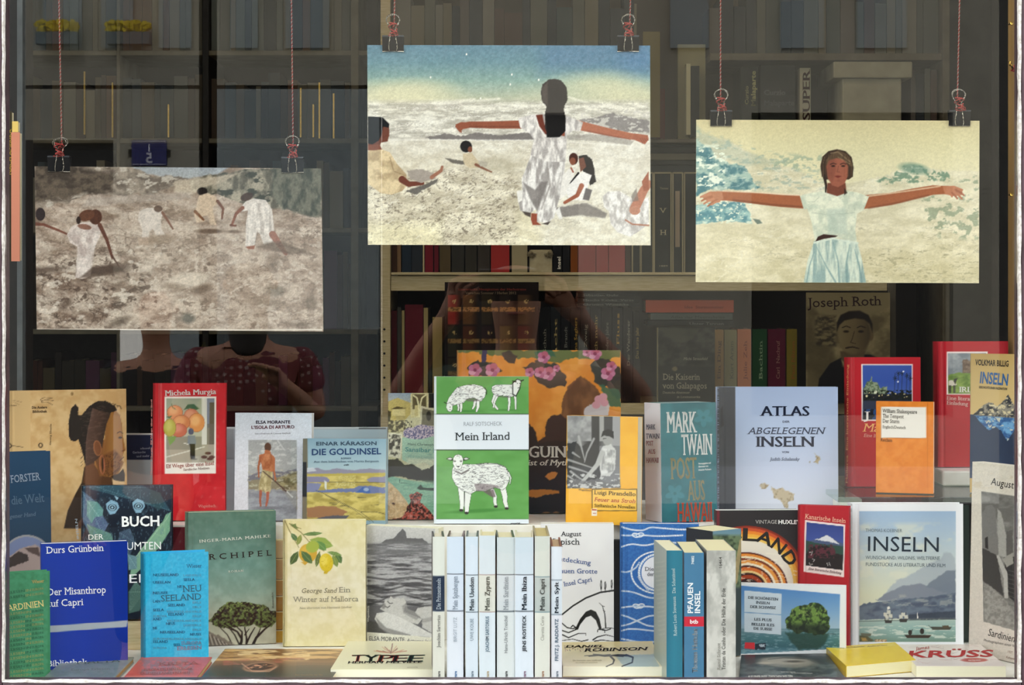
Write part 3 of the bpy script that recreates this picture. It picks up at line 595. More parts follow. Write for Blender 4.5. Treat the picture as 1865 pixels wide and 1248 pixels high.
def port(A):
    """magazine cover: a generic man in a dark jacket, sepia"""
    A.fill('8a7a55'); m = A.rm(1460, 540, 1630, 740); A.tex(m, 30, 22, '6c5e40', 'a08e64', 4, 1.4)
    A.poly([(1468, 560), (1500, 572), (1540, 590), (1622, 560), (1622, 530), (1468, 530)], '8d7d58', 1, 6)
    A.poly([(1470, 560), (1484, 560), (1520, 640), (1500, 735), (1468, 735)], '584c34', .6, 8); A.tex(A.rm(1485, 575, 1522, 630, 6), 9, 5, '3f3626', '84744f', 4, 1.6)
    A.poly([(1485, 735), (1492, 690), (1512, 662), (1545, 645), (1585, 646), (1622, 662), (1622, 735)], '141214', 1, 2)
    A.poly([(1530, 640), (1534, 668), (1570, 668), (1576, 640)], '65523a', 1, 3); A.poly([(1532, 655), (1550, 672), (1572, 654), (1568, 675), (1540, 676)], 'a3946c', 1, 1.5)
    A.ell(1556, 606, 30, 40, '7d6a48', 1, 3, 3); A.ell(1586, 612, 5, 9, '705d3f', 1, 0, 2); A.grad(1526, 0, 1590, 1, ['8d7a55', '7a6745', '4a3c28'], m=A.em(1556, 608, 29, 39, 3, 5), hor=True)
    A.poly([(1524, 604), (1524, 588), (1531, 574), (1546, 567), (1566, 566), (1582, 574), (1589, 590), (1589, 606), (1584, 590), (1574, 582), (1556, 580), (1538, 584), (1529, 592)], '241c14', 1, 2.5)
    for x in (1541, 1568): A.line([(x - 7, 597), (x, 594), (x + 8, 597)], 1.8, '2c2218'); A.ell(x, 604, 5, 2.2, '2c2218', 1, 0, 1.5)
    A.line([(1556, 604), (1552, 618), (1549, 624), (1558, 626)], 1.6, '4c3c28'); A.line([(1541, 634), (1553, 632), (1564, 635)], (3, 2), '33261a'); A.poly([(1535, 640), (1555, 646), (1570, 640), (1560, 652), (1542, 650)], '5c4b34', .5, 4)
panel('sepia magazine with a portrait of a short-haired man in a dark jacket', 'magazine', 1468, 533, 1621, 735, YR_ - .045, port, lambda k: k.text('Joseph Roth', 1474, 560, 1604, 556, 17, '2c1413'), .004, 1.3, 'magazine')
# left bookcase, further back and dim
Yl = 5.5
bl = root('bookcase', (P(340, 0, Yl)[0], Yl + .15, zs), 'dim bookcase of grey shelves behind the left poster', 'bookcase')
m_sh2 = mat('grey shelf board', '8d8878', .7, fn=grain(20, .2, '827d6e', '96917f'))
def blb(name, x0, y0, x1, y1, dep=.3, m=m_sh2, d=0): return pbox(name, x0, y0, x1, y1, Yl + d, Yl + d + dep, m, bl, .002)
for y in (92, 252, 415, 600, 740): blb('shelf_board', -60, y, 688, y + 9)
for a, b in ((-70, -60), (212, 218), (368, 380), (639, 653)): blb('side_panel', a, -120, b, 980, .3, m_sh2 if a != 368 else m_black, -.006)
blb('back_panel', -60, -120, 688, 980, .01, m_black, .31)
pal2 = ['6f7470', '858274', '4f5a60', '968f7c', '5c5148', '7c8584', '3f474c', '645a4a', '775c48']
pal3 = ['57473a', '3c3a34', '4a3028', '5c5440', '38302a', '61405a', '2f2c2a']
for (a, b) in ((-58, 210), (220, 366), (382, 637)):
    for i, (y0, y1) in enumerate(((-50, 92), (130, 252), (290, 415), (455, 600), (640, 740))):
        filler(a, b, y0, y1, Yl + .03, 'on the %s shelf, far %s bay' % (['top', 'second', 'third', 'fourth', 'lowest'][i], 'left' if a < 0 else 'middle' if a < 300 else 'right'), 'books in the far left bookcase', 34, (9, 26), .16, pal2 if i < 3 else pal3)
for x, y0, y1, c in ((152, 130, 245, 'd8b060'), (203, 150, 250, 'e0bc6c'), (305, 190, 250, 'd88c4c'), (546, 160, 250, 'd8b84c'), (569, 190, 250, 'e8c850'), (580, 150, 252, 'd8b060'), (606, 170, 252, 'b07048')):
    p = P(x, y0, Yl + .02); q = P(x + 3, y1, Yl + .02); tag(mk('gold_strip', hexa((p[0], Yl + .022, q[2]), (q[0] - p[0], 0, 0), (0, 0, p[2] - q[2]), (0, .004, 0)), BF, m_brass), 'narrow shiny gold-coloured strip, %s from the left in the far bookcase' % ORD[[152, 203, 305, 546, 569, 580, 606].index(x)], 'gold_strip', 'gold strips in the far left bookcase')  # narrow gold-coloured strips set in front of the far books
# ------------------------------------------------------------------ three photographs hanging on red and white twine
PY = 2.60
def sheet(label, q, art, res=1.25):
    (x0, y0), (x1, y1), (x2, y2), (x3, y3) = q       # TL TR BR BL
    TL, TR, BL = P(x0, y0, PY), P(x1, y1, PY), P(x3, y3, PY); U = TR - TL; V = TL - BL; n = unit(np.cross(U, V))
    return tag(slab('poster', BL, U, V, n, .0006, res, art, M('matt'), None), label, 'poster', 'photo prints hanging in the window')
def sand(A, m, c0, c1, c2, sx=26, sy=14, k=1.5, off=0):
    A.tex(m, sx * 1.3, sy * 1.2, c0, c1, 6, k, off); A.tex(m, sx * .25, sy * .3, c0, c1, 4, 1.4, off + 3, .35)
    A.crease(m, sx * 1.1, sy, c2, .07, .55, -.18, off + 9); A.crease(m, sx * .5, sy * .5, c2, .09, .45, -.22, off + 20); A.crease(m, sx * .7, sy * .6, 'd9cdbd', .07, .5, -.2, off + 40)
def p_left(A):
    A.view(0, 0, 2.0136); A.fill('9c8878'); al = A.rm(100, 580, 1200, 1240)
    sand(A, al, '7c6858', 'bcab9b', '4c3d33', 90, 44, 2.0); lo = A.pm([(125, 960), (500, 880), (1180, 830), (1180, 1210), (125, 1210)], 60)
    A.tex(lo, 60, 34, '6b584a', 'c9baa9', 6, 2.0, 60, .6); A.crease(lo, 60, 34, '43352c', .06, .8, -.3, 61); A.crease(lo, 34, 24, '4f4036', .07, .7, .2, 71); A.spots(lo, 26, 18, '4a3b31', .62, .05, 5, 81, .75); A.spots(lo, 30, 20, 'd6cabb', .62, .06, 5, 91, .7)
    A.spots(al, 60, 26, 'c4b6a6', .52, .25, 5, 40, .55)
    A.put(A.pm([(560, 850), (900, 820), (1180, 900), (1180, 1210), (560, 1210)], 80), 'c6b5a4', .35)
    A.grad(100, 600, 1200, 690, ['8f959b', 'a5a6a4'], m=A.pm([(450, 600), (860, 600), (800, 640), (700, 655), (640, 662), (560, 640), (470, 640)], 8))
    c = A.pm([(125, 600), (480, 608), (560, 640), (700, 656), (560, 712), (330, 718), (128, 770)], 6, 14); A.tex(c, 40, 26, '5c5046', '8e8173', 5, 1.8); A.spots(c, 30, 16, 'bab0a2', .6, .08, 4, 5, .8)
    A.tex(A.pm([(125, 600), (260, 610), (420, 640), (410, 700), (128, 740)], 20, 10), 26, 18, '3c332b', '5e5245', 5, 1.5)
    c = A.pm([(690, 655), (780, 640), (900, 620), (1180, 615), (1180, 800), (1050, 770), (960, 760), (820, 720), (700, 700)], 5, 12); A.tex(c, 24, 34, '575347', '9a917f', 5, 1.9); A.spots(c, 40, 22, '30332b', .58, .06, 5, 3, .9)
    A.tex(A.pm([(1000, 620), (1180, 616), (1180, 795), (1040, 768), (990, 720)], 12, 10), 18, 40, '3a3e36', '6a685a', 5, 1.6); A.poly([(640, 665), (760, 650), (880, 632), (820, 665), (700, 712), (640, 706)], 'b8a994', .8, 8, 6)
    A.poly([(330, 720), (560, 712), (700, 705), (700, 730), (500, 745), (300, 760)], 'ab9f94', .6, 12, 6)
    for (x, y, rx, ry, r, c, a) in ((690, 1030, 90, 26, -8, 'cdbfae', .8), (740, 1062, 44, 16, -20, '6b5a4c', .8), (640, 1052, 40, 14, 10, '7a6858', .6), (690, 1168, 24, 18, 0, '5d5a52', .9), (520, 1160, 60, 22, -20, 'cab9a7', .7), (1010, 1068, 36, 20, 0, '6b6255', .8), (985, 1110, 60, 14, 10, '77695a', .6),
                                 (170, 990, 70, 12, -4, '55453a', .8), (390, 990, 90, 18, -6, '4c3d33', .85), (240, 1115, 26, 14, -30, '5e4e42', .8), (1140, 1110, 22, 30, 0, '5c4f43', .7), (820, 950, 26, 14, 0, '604f42', .6), (1000, 960, 26, 36, 20, '6a5a4c', .6), (440, 1180, 40, 12, -20, '54463a', .8), (1100, 1190, 50, 10, 0, '5c4e42', .6)):
        A.put(A.em(x, y, rx, ry, r, 14) , c, a)
    A.put(A.rm(780, 850, 1180, 1200, 60), 'b9a797', .25)
    R = random.Random(8)
    for i in range(90):
        x, y = R.uniform(130, 1170), R.uniform(840, 1200); w = R.uniform(8, 40); A.line([(x, y), (x + w * .5, y - w * .18), (x + w, y + R.uniform(-4, 8))], (R.uniform(2, 5), 1), R.choice(['5a4a3e', '6a5a4c', 'd2c6b6', 'c5b6a4']), .6, 3)
    W_ = 'cbbdb4'
    # far left figure: hair and reaching arm
    A.ell(148, 786, 18, 24, '2a2020'); A.line([(130, 822), (160, 824), (215, 845), (244, 858)], (12, 7), '6d4334')
    # first climber: bending figure in white
    A.poly([(246, 860), (262, 830), (300, 816), (340, 814), (372, 822), (366, 870), (350, 900), (330, 960), (332, 1012), (300, 1024), (276, 1018), (290, 960), (284, 905), (256, 890)], W_, 1, 3); A.tex(A.pm([(246, 860), (300, 816), (372, 822), (350, 900), (332, 1012), (276, 1018), (284, 905)], 4), 22, 44, 'aa9a92', 'd8cdc4', 3, 1.5, 0, .8)
    A.ell(350, 796, 24, 28, '4c2c1e'); A.ell(318, 790, 30, 20, '5c3826', 1, -20); A.ell(288, 808, 8, 14, '2b1c16'); A.line([(366, 826), (392, 880), (412, 946)], (16, 9), '5d3a2d'); A.line([(412, 940), (438, 980)], (8, 3), '4a3026'); A.ell(310, 832, 26, 10, '6f4434', .8, 10)
    A.put(A.pm([(290, 1020), (340, 980), (430, 975), (446, 990), (360, 1015)], 8), '4f4036', .75)
    # second climber, distant
    A.poly([(506, 806), (510, 776), (540, 762), (580, 764), (600, 776), (590, 808), (592, 840), (606, 862), (574, 864), (560, 838), (548, 850), (546, 872), (520, 872), (522, 842)], 'c9bdb2', 1, 3); A.ell(580, 766, 16, 12, '4a3428', .9); A.line([(596, 780), (618, 814), (634, 840)], (11, 6), '6f4a3a'); A.put(A.em(580, 878, 60, 16, -8, 12), '85725f', .6); A.poly([(506, 872), (545, 868), (545, 900), (510, 900)], 'b59c88', .6, 8)
    # third climber
    A.ell(742, 702, 19, 15, '1d1614'); A.poly([(722, 750), (730, 718), (760, 708), (790, 720), (800, 744), (780, 760), (786, 800), (794, 826), (770, 824), (762, 790), (740, 796), (752, 812), (722, 816), (712, 790)], 'c3ad95', 1, 3); A.line([(798, 738), (818, 765), (814, 802)], (12, 7), '6a4636'); A.line([(716, 776), (746, 806)], (12, 8), '70492f')
    A.put(A.em(770, 848, 50, 9, 0, 6), '5b483a', .8); A.put(A.em(860, 850, 28, 6, 0, 6), '5b483a', .7)
    # fourth climber, largest, white trousers
    A.poly([(880, 764), (900, 740), (930, 728), (975, 734), (998, 770), (1006, 850), (1000, 888), (968, 900), (954, 860), (944, 838), (934, 900), (900, 908), (902, 820), (910, 772), (886, 776)], 'cfc5bb', 1, 3); A.tex(A.pm([(910, 740), (990, 750), (1000, 880), (940, 850), (905, 900)], 3), 12, 70, 'aa9f96', 'ded5cb', 3, 1.5, 4, .8)
    A.ell(905, 722, 24, 14, '3c2a24', .9, -20); A.line([(890, 762), (866, 784), (850, 826)], (14, 8), '7c503e'); A.line([(846, 826), (864, 828)], 8, '6c4434'); A.line([(1000, 860), (1030, 905), (1048, 930)], (26, 14), '93695a'); A.poly([(900, 905), (935, 900), (932, 914), (910, 914)], '8c5c48', 1, 3)
    A.put(A.pm([(1030, 885), (1145, 932), (1060, 934), (940, 905), (980, 890)], 10), '68594d', .75)
    A.film(.13); A.line([(124, 604), (1180, 614)], 2, 'd8cdbb', .8); A.line([(134, 1209), (1180, 1210)], 5, 'ded4c6', .9)
def p_mid(A):
    A.view(640, 0, 2.6); A.fill('d8cfbb'); sky = A.rm(60, 200, 1430, 700)
    A.grad(70, 210, 1420, 640, ['587c90', '5f8490', '83a097', 'b3b59c', 'bdb9a6', 'c9c3b4'], m=sky)
    A.put(A.rm(900, 200, 1430, 340, 90), '4c6f94', .5); A.put(A.em(1360, 300, 90, 80, 0, 90), '4a76a8', .35)
    A.tex(sky, 14, 12, 'ffffff', '40604f', 3, 1.2, 3, .07)
    for x, y, rx, ry, a in ((230, 450, 230, 60, .8), (140, 490, 140, 60, .6), (1180, 400, 180, 50, .7), (1320, 460, 160, 60, .7), (330, 420, 120, 36, .5), (380, 500, 200, 40, .4), (1000, 450, 200, 50, .3)): A.put(A.em(x, y, rx, ry, 0, 60), 'd6d0ac', a)
    for (pts, w) in (([(290, 515), (400, 492), (480, 486), (580, 476)], 22), ([(600, 478), (700, 468)], 12), ([(320, 524), (500, 500), (560, 492)], 10), ([(1030, 460), (1150, 500), (1220, 498)], 10), ([(1180, 545), (1260, 530), (1330, 540), (1400, 556)], 14)): A.line(pts, w, 'e9e4d4', .75, 8)
    w = A.rm(75, 480, 1412, 660, 26); A.tex(w, 60, 14, 'ece6d8', 'b0a99c', 6, 1.7, 3, .85); A.crease(w, 40, 9, 'f6f2e8', .10, .8, 0, 12); A.crease(w, 26, 7, '968f84', .07, .6, 0, 33)
    A.poly([(1080, 565), (1150, 558), (1230, 536), (1300, 552), (1410, 572), (1410, 628), (1300, 622), (1180, 606), (1100, 604)], '807a78', .9, 4, 6); A.spots(A.rm(1080, 520, 1412, 640), 22, 12, 'cdc7bd', .56, .06, 4, 8, .8)
    b = A.pm([(75, 662), (300, 655), (800, 660), (1412, 660), (1412, 1170), (75, 1170)], 16, 4); A.grad(0, 650, 0, 1165, ['d8d2c5', 'd6cdb8', 'd3cab0', 'e2d8b6', 'efe6c2'], m=b)
    A.put(A.pm([(880, 700), (1412, 650), (1412, 1170), (900, 1170)], 60), 'e8e4db', .6)
    A.tex(b, 34, 20, 'f4efe0', 'b7ab94', 5, 1.3, 4, .35); q = A.pm([(75, 870), (500, 800), (800, 820), (780, 1160), (75, 1165)], 40); A.tex(q, 70, 34, 'f1e8d2', 'b3a791', 6, 1.5, 8, .6); A.crease(q, 46, 20, '6f6455', .08, .75, .25, 3); A.crease(q, 24, 12, '857a69', .09, .6, .3, 13); A.spots(q, 16, 9, '6a5f52', .64, .05, 4, 28, .6); A.crease(A.rm(820, 900, 1410, 1155, 30), 50, 22, '9a8f7c', .07, .5, -.1, 18); A.crease(b, 60, 16, 'fbf7ea', .06, .5, 0, 33); A.put(A.rm(70, 1060, 420, 1175, 60), 'f3e9bb', .5)
    A.poly([(350, 652), (440, 632), (520, 644), (590, 628), (700, 640), (860, 625), (870, 660), (700, 664), (500, 660), (380, 660)], '736c69', .9, 4, 5); A.poly([(1020, 640), (1200, 636), (1340, 668), (1320, 688), (1150, 668), (1020, 662)], '8c857e', .6, 6, 5); A.line([(80, 662), (860, 664), (1330, 690)], 5, 'f2eee6', .5, 5)
    R = random.Random(3)
    for i in range(60): x, y = R.uniform(90, 780), R.uniform(880, 1140); w_ = R.uniform(10, 34); A.line([(x, y), (x + w_ * .6, y - w_ * .5), (x + w_, y - w_ * .4)], (R.uniform(2, 6), 1), R.choice(['5d5146', '80745f', 'a49781', 'fbf6e6']), .55, 3)
    for x, y in ((375, 366), (545, 257), (760, 353), (887, 378), (752, 400), (612, 466)): A.ell(x, y, 3.5, 5, 'f4f2e8')
    SK = '8f513b'
    # standing figure seen from behind, arms spread
    A.put(A.pm([(960, 985), (1110, 960), (1210, 1010), (1200, 1034), (1080, 1020), (1000, 1028)], 8, 4), '77706c', .85)
    A.line([(880, 575), (800, 590), (660, 592), (560, 590), (510, 600)], (44, 24), SK, 1, 3); A.poly([(492, 590), (520, 578), (560, 580), (560, 606), (528, 612), (514, 628), (498, 610)], SK, 1, 3); A.line([(495, 600), (520, 626)], 7, SK)
    A.line([(1060, 590), (1130, 606), (1230, 628), (1320, 645), (1372, 652)], (46, 26), 'a86349', 1, 3); A.poly([(1340, 632), (1404, 640), (1408, 660), (1390, 684), (1352, 668), (1330, 658)], 'a15c44', 1, 3); 
    for k in range(4): A.line([(1368 + k * 9, 655), (1380 + k * 9, 680 - k * 5)], 3, '6f3a2c', .7)
    A.line([(560, 600), (800, 600)], 6, '6b3a2c', .6, 5); A.line([(1120, 622), (1320, 660)], 6, '6f3b2c', .5, 5)
    top = [(790, 560), (860, 542), (940, 540), (1030, 552), (1096, 580), (1084, 622), (1050, 618), (1020, 640), (1018, 700), (1012, 770), (930, 768), (848, 735), (864, 660), (845, 632), (800, 604)]
    A.poly(top, 'd2c9c2', 1, 3); A.tex(A.pm(top, 4), 14, 40, 'a39c98', 'efe9e2', 4, 1.5, 3, .8); A.poly([(870, 545), (905, 542), (912, 580), (930, 640), (905, 630), (880, 590)], '6d3527', 1, 3); A.line([(870, 548), (886, 600), (920, 646)], 8, 'e8e2da', 1, 3); A.poly([(985, 640), (1012, 610), (1010, 646)], '8b4c38', 1, 3)
    tr = [(850, 735), (930, 766), (1012, 768), (1008, 830), (1000, 900), (978, 960), (960, 1030), (930, 1056), (868, 1048), (870, 1010), (884, 985), (850, 1008), (800, 998), (792, 960), (810, 900), (806, 850), (830, 790)]
    A.poly(tr, 'd8d2cc', 1, 3); A.tex(A.pm(tr, 4), 16, 60, '98918d', 'f0ebe5', 4, 1.7, 8, .85); A.put(A.pm([(812, 862), (870, 900), (900, 860), (930, 860), (896, 960), (880, 1000), (850, 950)], 8), '77706c', .8); A.line([(930, 800), (940, 880), (900, 990)], (10, 6), '8a827d', .7, 6); A.line([(990, 820), (960, 940), (945, 1000)], 8, 'b0a9a3', .7, 6); A.poly([(782, 905), (812, 900), (808, 950), (790, 960)], 'e6e1d9', 1, 3)
    A.poly([(852, 1010), (880, 1012), (878, 1050), (900, 1066), (858, 1066), (850, 1040)], '8f4a36', 1, 3); A.poly([(808, 1000), (850, 1008), (848, 1030), (822, 1018)], '403632', .9, 4); A.poly([(900, 1060), (944, 1048), (930, 1066)], '403632', .9, 3); A.poly([(965, 1000), (985, 980), (1000, 1036), (985, 1038)], 'e8e3dc', 1, 4)
    A.ell(960, 440, 62, 66, '3a3431'); A.poly([(898, 440), (905, 400), (935, 376), (990, 378), (1018, 410), (1024, 470), (1005, 515), (1016, 560), (1012, 620), (985, 648), (930, 650), (915, 600), (918, 530), (925, 505), (902, 480)], '2c2725', 1, 3, 3); A.poly([(900, 420), (930, 385), (930, 500), (905, 480)], '5a4d47', .6, 8); A.poly([(922, 540), (1012, 545), (1014, 620), (985, 650), (925, 650)], '100d0d', 1, 4)
    # boy at the left edge
    sh = [(78, 716), (130, 702), (182, 722), (215, 775), (260, 826), (262, 880), (240, 905), (190, 922), (140, 915), (78, 870)]; A.poly(sh, 'cdb691', 1, 3); A.tex(A.pm(sh, 3), 30, 30, 'a8916f', 'e2cda4', 3, 1.3, 0, .7); A.line([(182, 745), (200, 810), (256, 832)], 4, '80694c', .7, 4)
    A.poly([(78, 556), (120, 556), (150, 560), (178, 585), (180, 630), (172, 670), (140, 676), (132, 700), (78, 712)], '6b3e30', 1, 3); A.poly([(78, 552), (104, 552), (148, 556), (180, 588), (176, 605), (150, 600), (142, 640), (130, 665), (100, 684), (78, 680)], '17181a', 1, 3); A.poly([(78, 690), (132, 684), (146, 708), (110, 712), (78, 712)], '7a4634', 1, 3); A.ell(170, 642, 10, 6, '6a3c2e')
    A.line([(240, 850), (270, 872), (336, 868)], (34, 18), '6b3a2b', 1, 3); A.poly([(262, 810), (330, 800), (390, 820), (400, 846), (330, 866), (280, 850)], 'a2978c', 1, 4, 4); A.line([(380, 840), (425, 808), (430, 790)], (18, 12), '9b6a55', 1, 3); A.poly([(255, 905), (330, 880), (410, 845), (400, 868), (330, 905), (310, 922)], '44403e', .75, 5, 4)
    # child sitting in the middle distance
    A.ell(543, 694, 28, 28, '1c1a1b', 1, 0); A.ell(562, 708, 11, 14, '7a4a36'); A.poly([(528, 728), (570, 724), (606, 770), (600, 795), (560, 796), (530, 775)], 'c7b698', 1, 3); A.line([(590, 780), (630, 800), (664, 815)], (14, 7), '7a4735'); A.poly([(600, 760), (650, 768), (640, 790), (610, 788)], 'b8b0a2', 1, 3); A.poly([(440, 748), (530, 762), (535, 780), (480, 774)], '5b554e', .85, 4, 3); A.put(A.em(700, 780, 90, 40, 0, 40), 'a49a82', .5)
    # two girls right of the figure
    A.ell(1052, 752, 22, 28, '4a2b22'); A.ell(1048, 764, 14, 18, '86513d'); A.poly([(1000, 830), (1030, 800), (1060, 800), (1040, 880), (1010, 930), (985, 945)], 'e6e0d8', 1, 3)
    A.poly([(1075, 740), (1110, 732), (1140, 755), (1150, 800), (1158, 860), (1130, 880), (1120, 830), (1085, 800)], '1d191a', 1, 3, 3); A.poly([(1076, 752), (1100, 745), (1112, 790), (1085, 815)], '6e4132', 1, 3); sh = [(1066, 828), (1100, 815), (1138, 830), (1120, 880), (1110, 950), (1030, 945), (1015, 905)]; A.poly(sh, 'eae5df', 1, 3); A.line([(1090, 880), (1070, 925), (1010, 960)], (24, 14), '9a5a43', 1, 3); A.line([(1075, 820), (1050, 850), (1035, 868)], (10, 4), '1c1819'); A.poly([(1110, 890), (1140, 900), (1125, 950), (1095, 945)], '585253', .9, 4); A.line([(1040, 795), (1050, 815)], 8, '9a5a43')
    # woman lying at the right edge
    sh = [(1190, 930), (1215, 908), (1270, 905), (1320, 935), (1360, 960), (1408, 930), (1408, 1060), (1370, 1090), (1320, 1122), (1260, 1100), (1228, 1060), (1218, 1000), (1196, 980)]; A.poly(sh, 'e4dfd8', 1, 3); A.tex(A.pm(sh, 3), 16, 30, 'b0a9a4', 'f6f2ec', 4, 1.5, 0, .8); A.line([(1298, 1042), (1330, 1062), (1408, 1068)], 7, 'a5694f', .9, 3); A.line([(1408, 870), (1385, 900), (1340, 990)], (34, 46), 'b57a63', 1, 3); A.ell(1342, 996, 26, 22, 'b9836c'); A.poly([(1375, 860), (1408, 810), (1408, 900), (1384, 905)], '9c5e48', 1, 3); A.poly([(1325, 930), (1350, 890), (1360, 950), (1330, 955)], '7a706a', .7, 5); A.film(.075)
def p_right(A):
    A.view(1180, 0, 2.311); A.fill('dccfa6'); A.grad(200, 505, 1400, 720, ['cfc295', 'd9cfa4', 'e0d7b0'], m=A.rm(190, 500, 1400, 800)); 
    g = A.pm([(200, 560), (330, 590), (420, 640), (540, 690), (640, 720), (760, 790), (900, 760), (1000, 740), (1100, 700), (1260, 720), (1395, 720), (1395, 1200), (200, 1200)], 8, 6)
    A.grad(0, 600, 0, 1190, ['cfc7a4', 'ddd4b4', 'e4dabb', 'e2d6b0', 'd9cda4'], m=g); A.tex(g, 60, 26, 'f2ead0', 'b9b08e', 5, 1.2, 2, .4)
    A.poly([(200, 520), (240, 560), (330, 590), (420, 640), (560, 690), (420, 700), (300, 660), (200, 640)], 'a8af98', .5, 14, 8); A.spots(A.pm([(200, 540), (700, 700), (760, 800), (200, 800)], 20), 26, 12, '94a69a', .56, .1, 5, 4, .6)
    v = A.pm([(202, 590), (260, 620), (300, 680), (360, 690), (410, 700), (440, 760), (470, 790), (430, 800), (330, 800), (250, 800), (202, 830)], 5, 10); A.tex(v, 26, 18, '4c7a80', 'a5bcae', 5, 2.0); A.spots(A.rm(200, 610, 330, 800, 20), 22, 12, 'e6ecd8', .57, .05, 4, 12)
    v = A.pm([(202, 860), (330, 850), (400, 850), (430, 900), (440, 940), (320, 930), (202, 945)], 5, 8); A.tex(v, 24, 18, '5a8b92', '9fc0b8', 5, 1.8, 7); A.spots(A.rm(202, 850, 440, 940, 10), 14, 8, 'dfe6d0', .6, .04, 4, 2)
    A.poly([(440, 920), (470, 925), (482, 940), (460, 944)], '6e7c70', .9, 3); A.spots(A.rm(520, 650, 760, 720, 20), 20, 12, '9aa890', .55, .08, 4, 3, .7)
    v = A.pm([(960, 760), (1030, 730), (1080, 700), (1120, 690), (1180, 715), (1260, 720), (1280, 760), (1150, 770), (1000, 775)], 6, 8); A.spots(v, 18, 12, '6d8a72', .48, .1, 5, 7, .85); A.ell(1120, 710, 60, 22, '5f8372', .7, 8, 14); A.spots(A.pm([(1150, 840), (1395, 720), (1395, 1010), (1230, 1000), (1160, 930)], 20), 30, 20, '8b977c', .54, .07, 5, 9, .75)
    A.crease(A.rm(200, 950, 1395, 1190, 20), 70, 20, 'a59d80', .06, .6, 0, 31); A.spots(A.rm(800, 1050, 1395, 1190, 30), 26, 8, '989174', .62, .05, 5, 31, .7); A.crease(g, 90, 30, 'f7f1dc', .06, .5, .1, 51)
    A.put(A.rm(900, 1070, 1395, 1190, 50), 'c9bd93', .35)
    SK = 'a2603f'
    # arms
    A.line([(680, 852), (560, 846), (420, 832), (330, 824), (270, 826)], (56, 36), SK, 1, 3); A.line([(900, 852), (1020, 838), (1120, 816), (1200, 800), (1262, 800)], (58, 34), SK, 1, 3)
    A.line([(660, 872), (520, 862), (360, 842)], 8, '70402c', .6, 6); A.line([(930, 876), (1060, 852), (1180, 822)], 8, '7a4630', .6, 6); A.line([(660, 824), (480, 812), (300, 804)], 5, 'ead0b0', .8, 4); A.line([(930, 826), (1080, 806), (1230, 784)], 5, 'ead0b0', .8, 4)
    A.poly([(222, 826), (262, 806), (312, 806), (318, 838), (290, 852), (250, 848)], 'b87c5c', 1, 3)
    for k, (x, y, x2, y2) in enumerate(((262, 818, 222, 830), (268, 828, 226, 846), (276, 838, 236, 858), (290, 844, 252, 868), (300, 846, 268, 862))): A.line([(x, y), ((x + x2) / 2, (y + y2) / 2 - 3), (x2, y2)], (11, 7), ['c18464', 'ad6f50'][k % 2])
    A.poly([(1240, 784), (1290, 782), (1322, 796), (1326, 820), (1290, 826), (1250, 818)], 'b87858', 1, 3)
    for k, (x, y, x2, y2) in enumerate(((1290, 790, 1324, 800), (1296, 800, 1330, 822), (1290, 808, 1322, 838), (1280, 814, 1302, 836), (1270, 816, 1280, 828))): A.line([(x, y), ((x + x2) / 2 + 3, (y + y2) / 2), (x2, y2)], (11, 7), ['b87858', 'a4644a'][k % 2])
    # skirt and blouse
    sk = [(700, 1015), (760, 1006), (860, 1010), (884, 1030), (900, 1090), (918, 1190), (656, 1190), (672, 1100)]; A.poly(sk, 'bccbbb', 1, 3); A.tex(A.pm(sk, 3), 14, 90, '8fa7a2', 'dde3cf', 4, 1.5, 3, .85)
    for q in ([(710, 1040), (750, 1120), (790, 1188)], [(780, 1020), (800, 1100), (806, 1188)], [(850, 1030), (836, 1100), (838, 1188)], [(700, 1060), (680, 1120), (668, 1188)], [(870, 1050), (890, 1120), (900, 1188)]): A.line(q, (3, 8), '7c9a98', .75, 4)
    bl = [(640, 824), (700, 810), (750, 804), (830, 804), (880, 810), (930, 828), (908, 884), (880, 900), (872, 970), (880, 1020), (800, 1000), (720, 1010), (704, 1020), (690, 940), (672, 880), (656, 880)]
    A.poly(bl, 'd9dbc2', 1, 3); A.tex(A.pm(bl, 3), 26, 30, 'bcc5b0', 'ecebd2', 4, 1.3, 0, .7); A.poly([(752, 880), (830, 876), (840, 985), (760, 985)], 'b5c2b2', .6, 14); A.line([(690, 895), (760, 905), (870, 895)], 2, 'a4b09c', .7, 3); A.line([(672, 850), (700, 850), (720, 830)], 3, 'a8b29c', .6, 4)
    A.poly([(704, 1018), (716, 996), (740, 986), (800, 992), (790, 998), (740, 1006)], '3a241e', 1, 3); A.line([(700, 1022), (780, 1004), (884, 1024)], 8, 'd7dfce', 1, 3)
    # head
    A.poly([(756, 770), (832, 770), (836, 812), (796, 826), (752, 812)], '74402e', 1, 3); A.poly([(826, 790), (840, 812), (826, 822)], '2c241e', .8, 3)
    A.poly([(726, 700), (734, 660), (760, 636), (796, 628), (832, 636), (858, 662), (866, 706), (862, 744), (846, 756), (748, 756), (732, 744)], '3c2c20', 1, 3); A.line([(742, 740), (750, 780), (748, 808)], (14, 6), '2f231b', 1, 3)
    A.poly([(752, 700), (762, 672), (790, 664), (826, 672), (842, 700), (842, 740), (828, 772), (800, 788), (776, 780), (758, 752)], '9b5b45', 1, 4); A.poly([(752, 700), (762, 672), (790, 664), (800, 700), (780, 730), (758, 740)], '7f4636', .5, 10)
    A.poly([(770, 650), (800, 632), (840, 650), (864, 700), (850, 700), (830, 676), (800, 662), (764, 680), (752, 700), (748, 676)], '5a4632', 1, 3); A.line([(770, 645), (800, 640), (850, 680)], 4, 'ab9572', .6, 4); A.line([(800, 662), (850, 690)], 3, 'b7a27c', .6, 3)
    A.put(A.em(770, 720, 16, 34, 0, 16), '7a4232', .45); A.put(A.em(815, 715, 22, 30, 0, 18), 'b06c52', .45); R = random.Random(4)
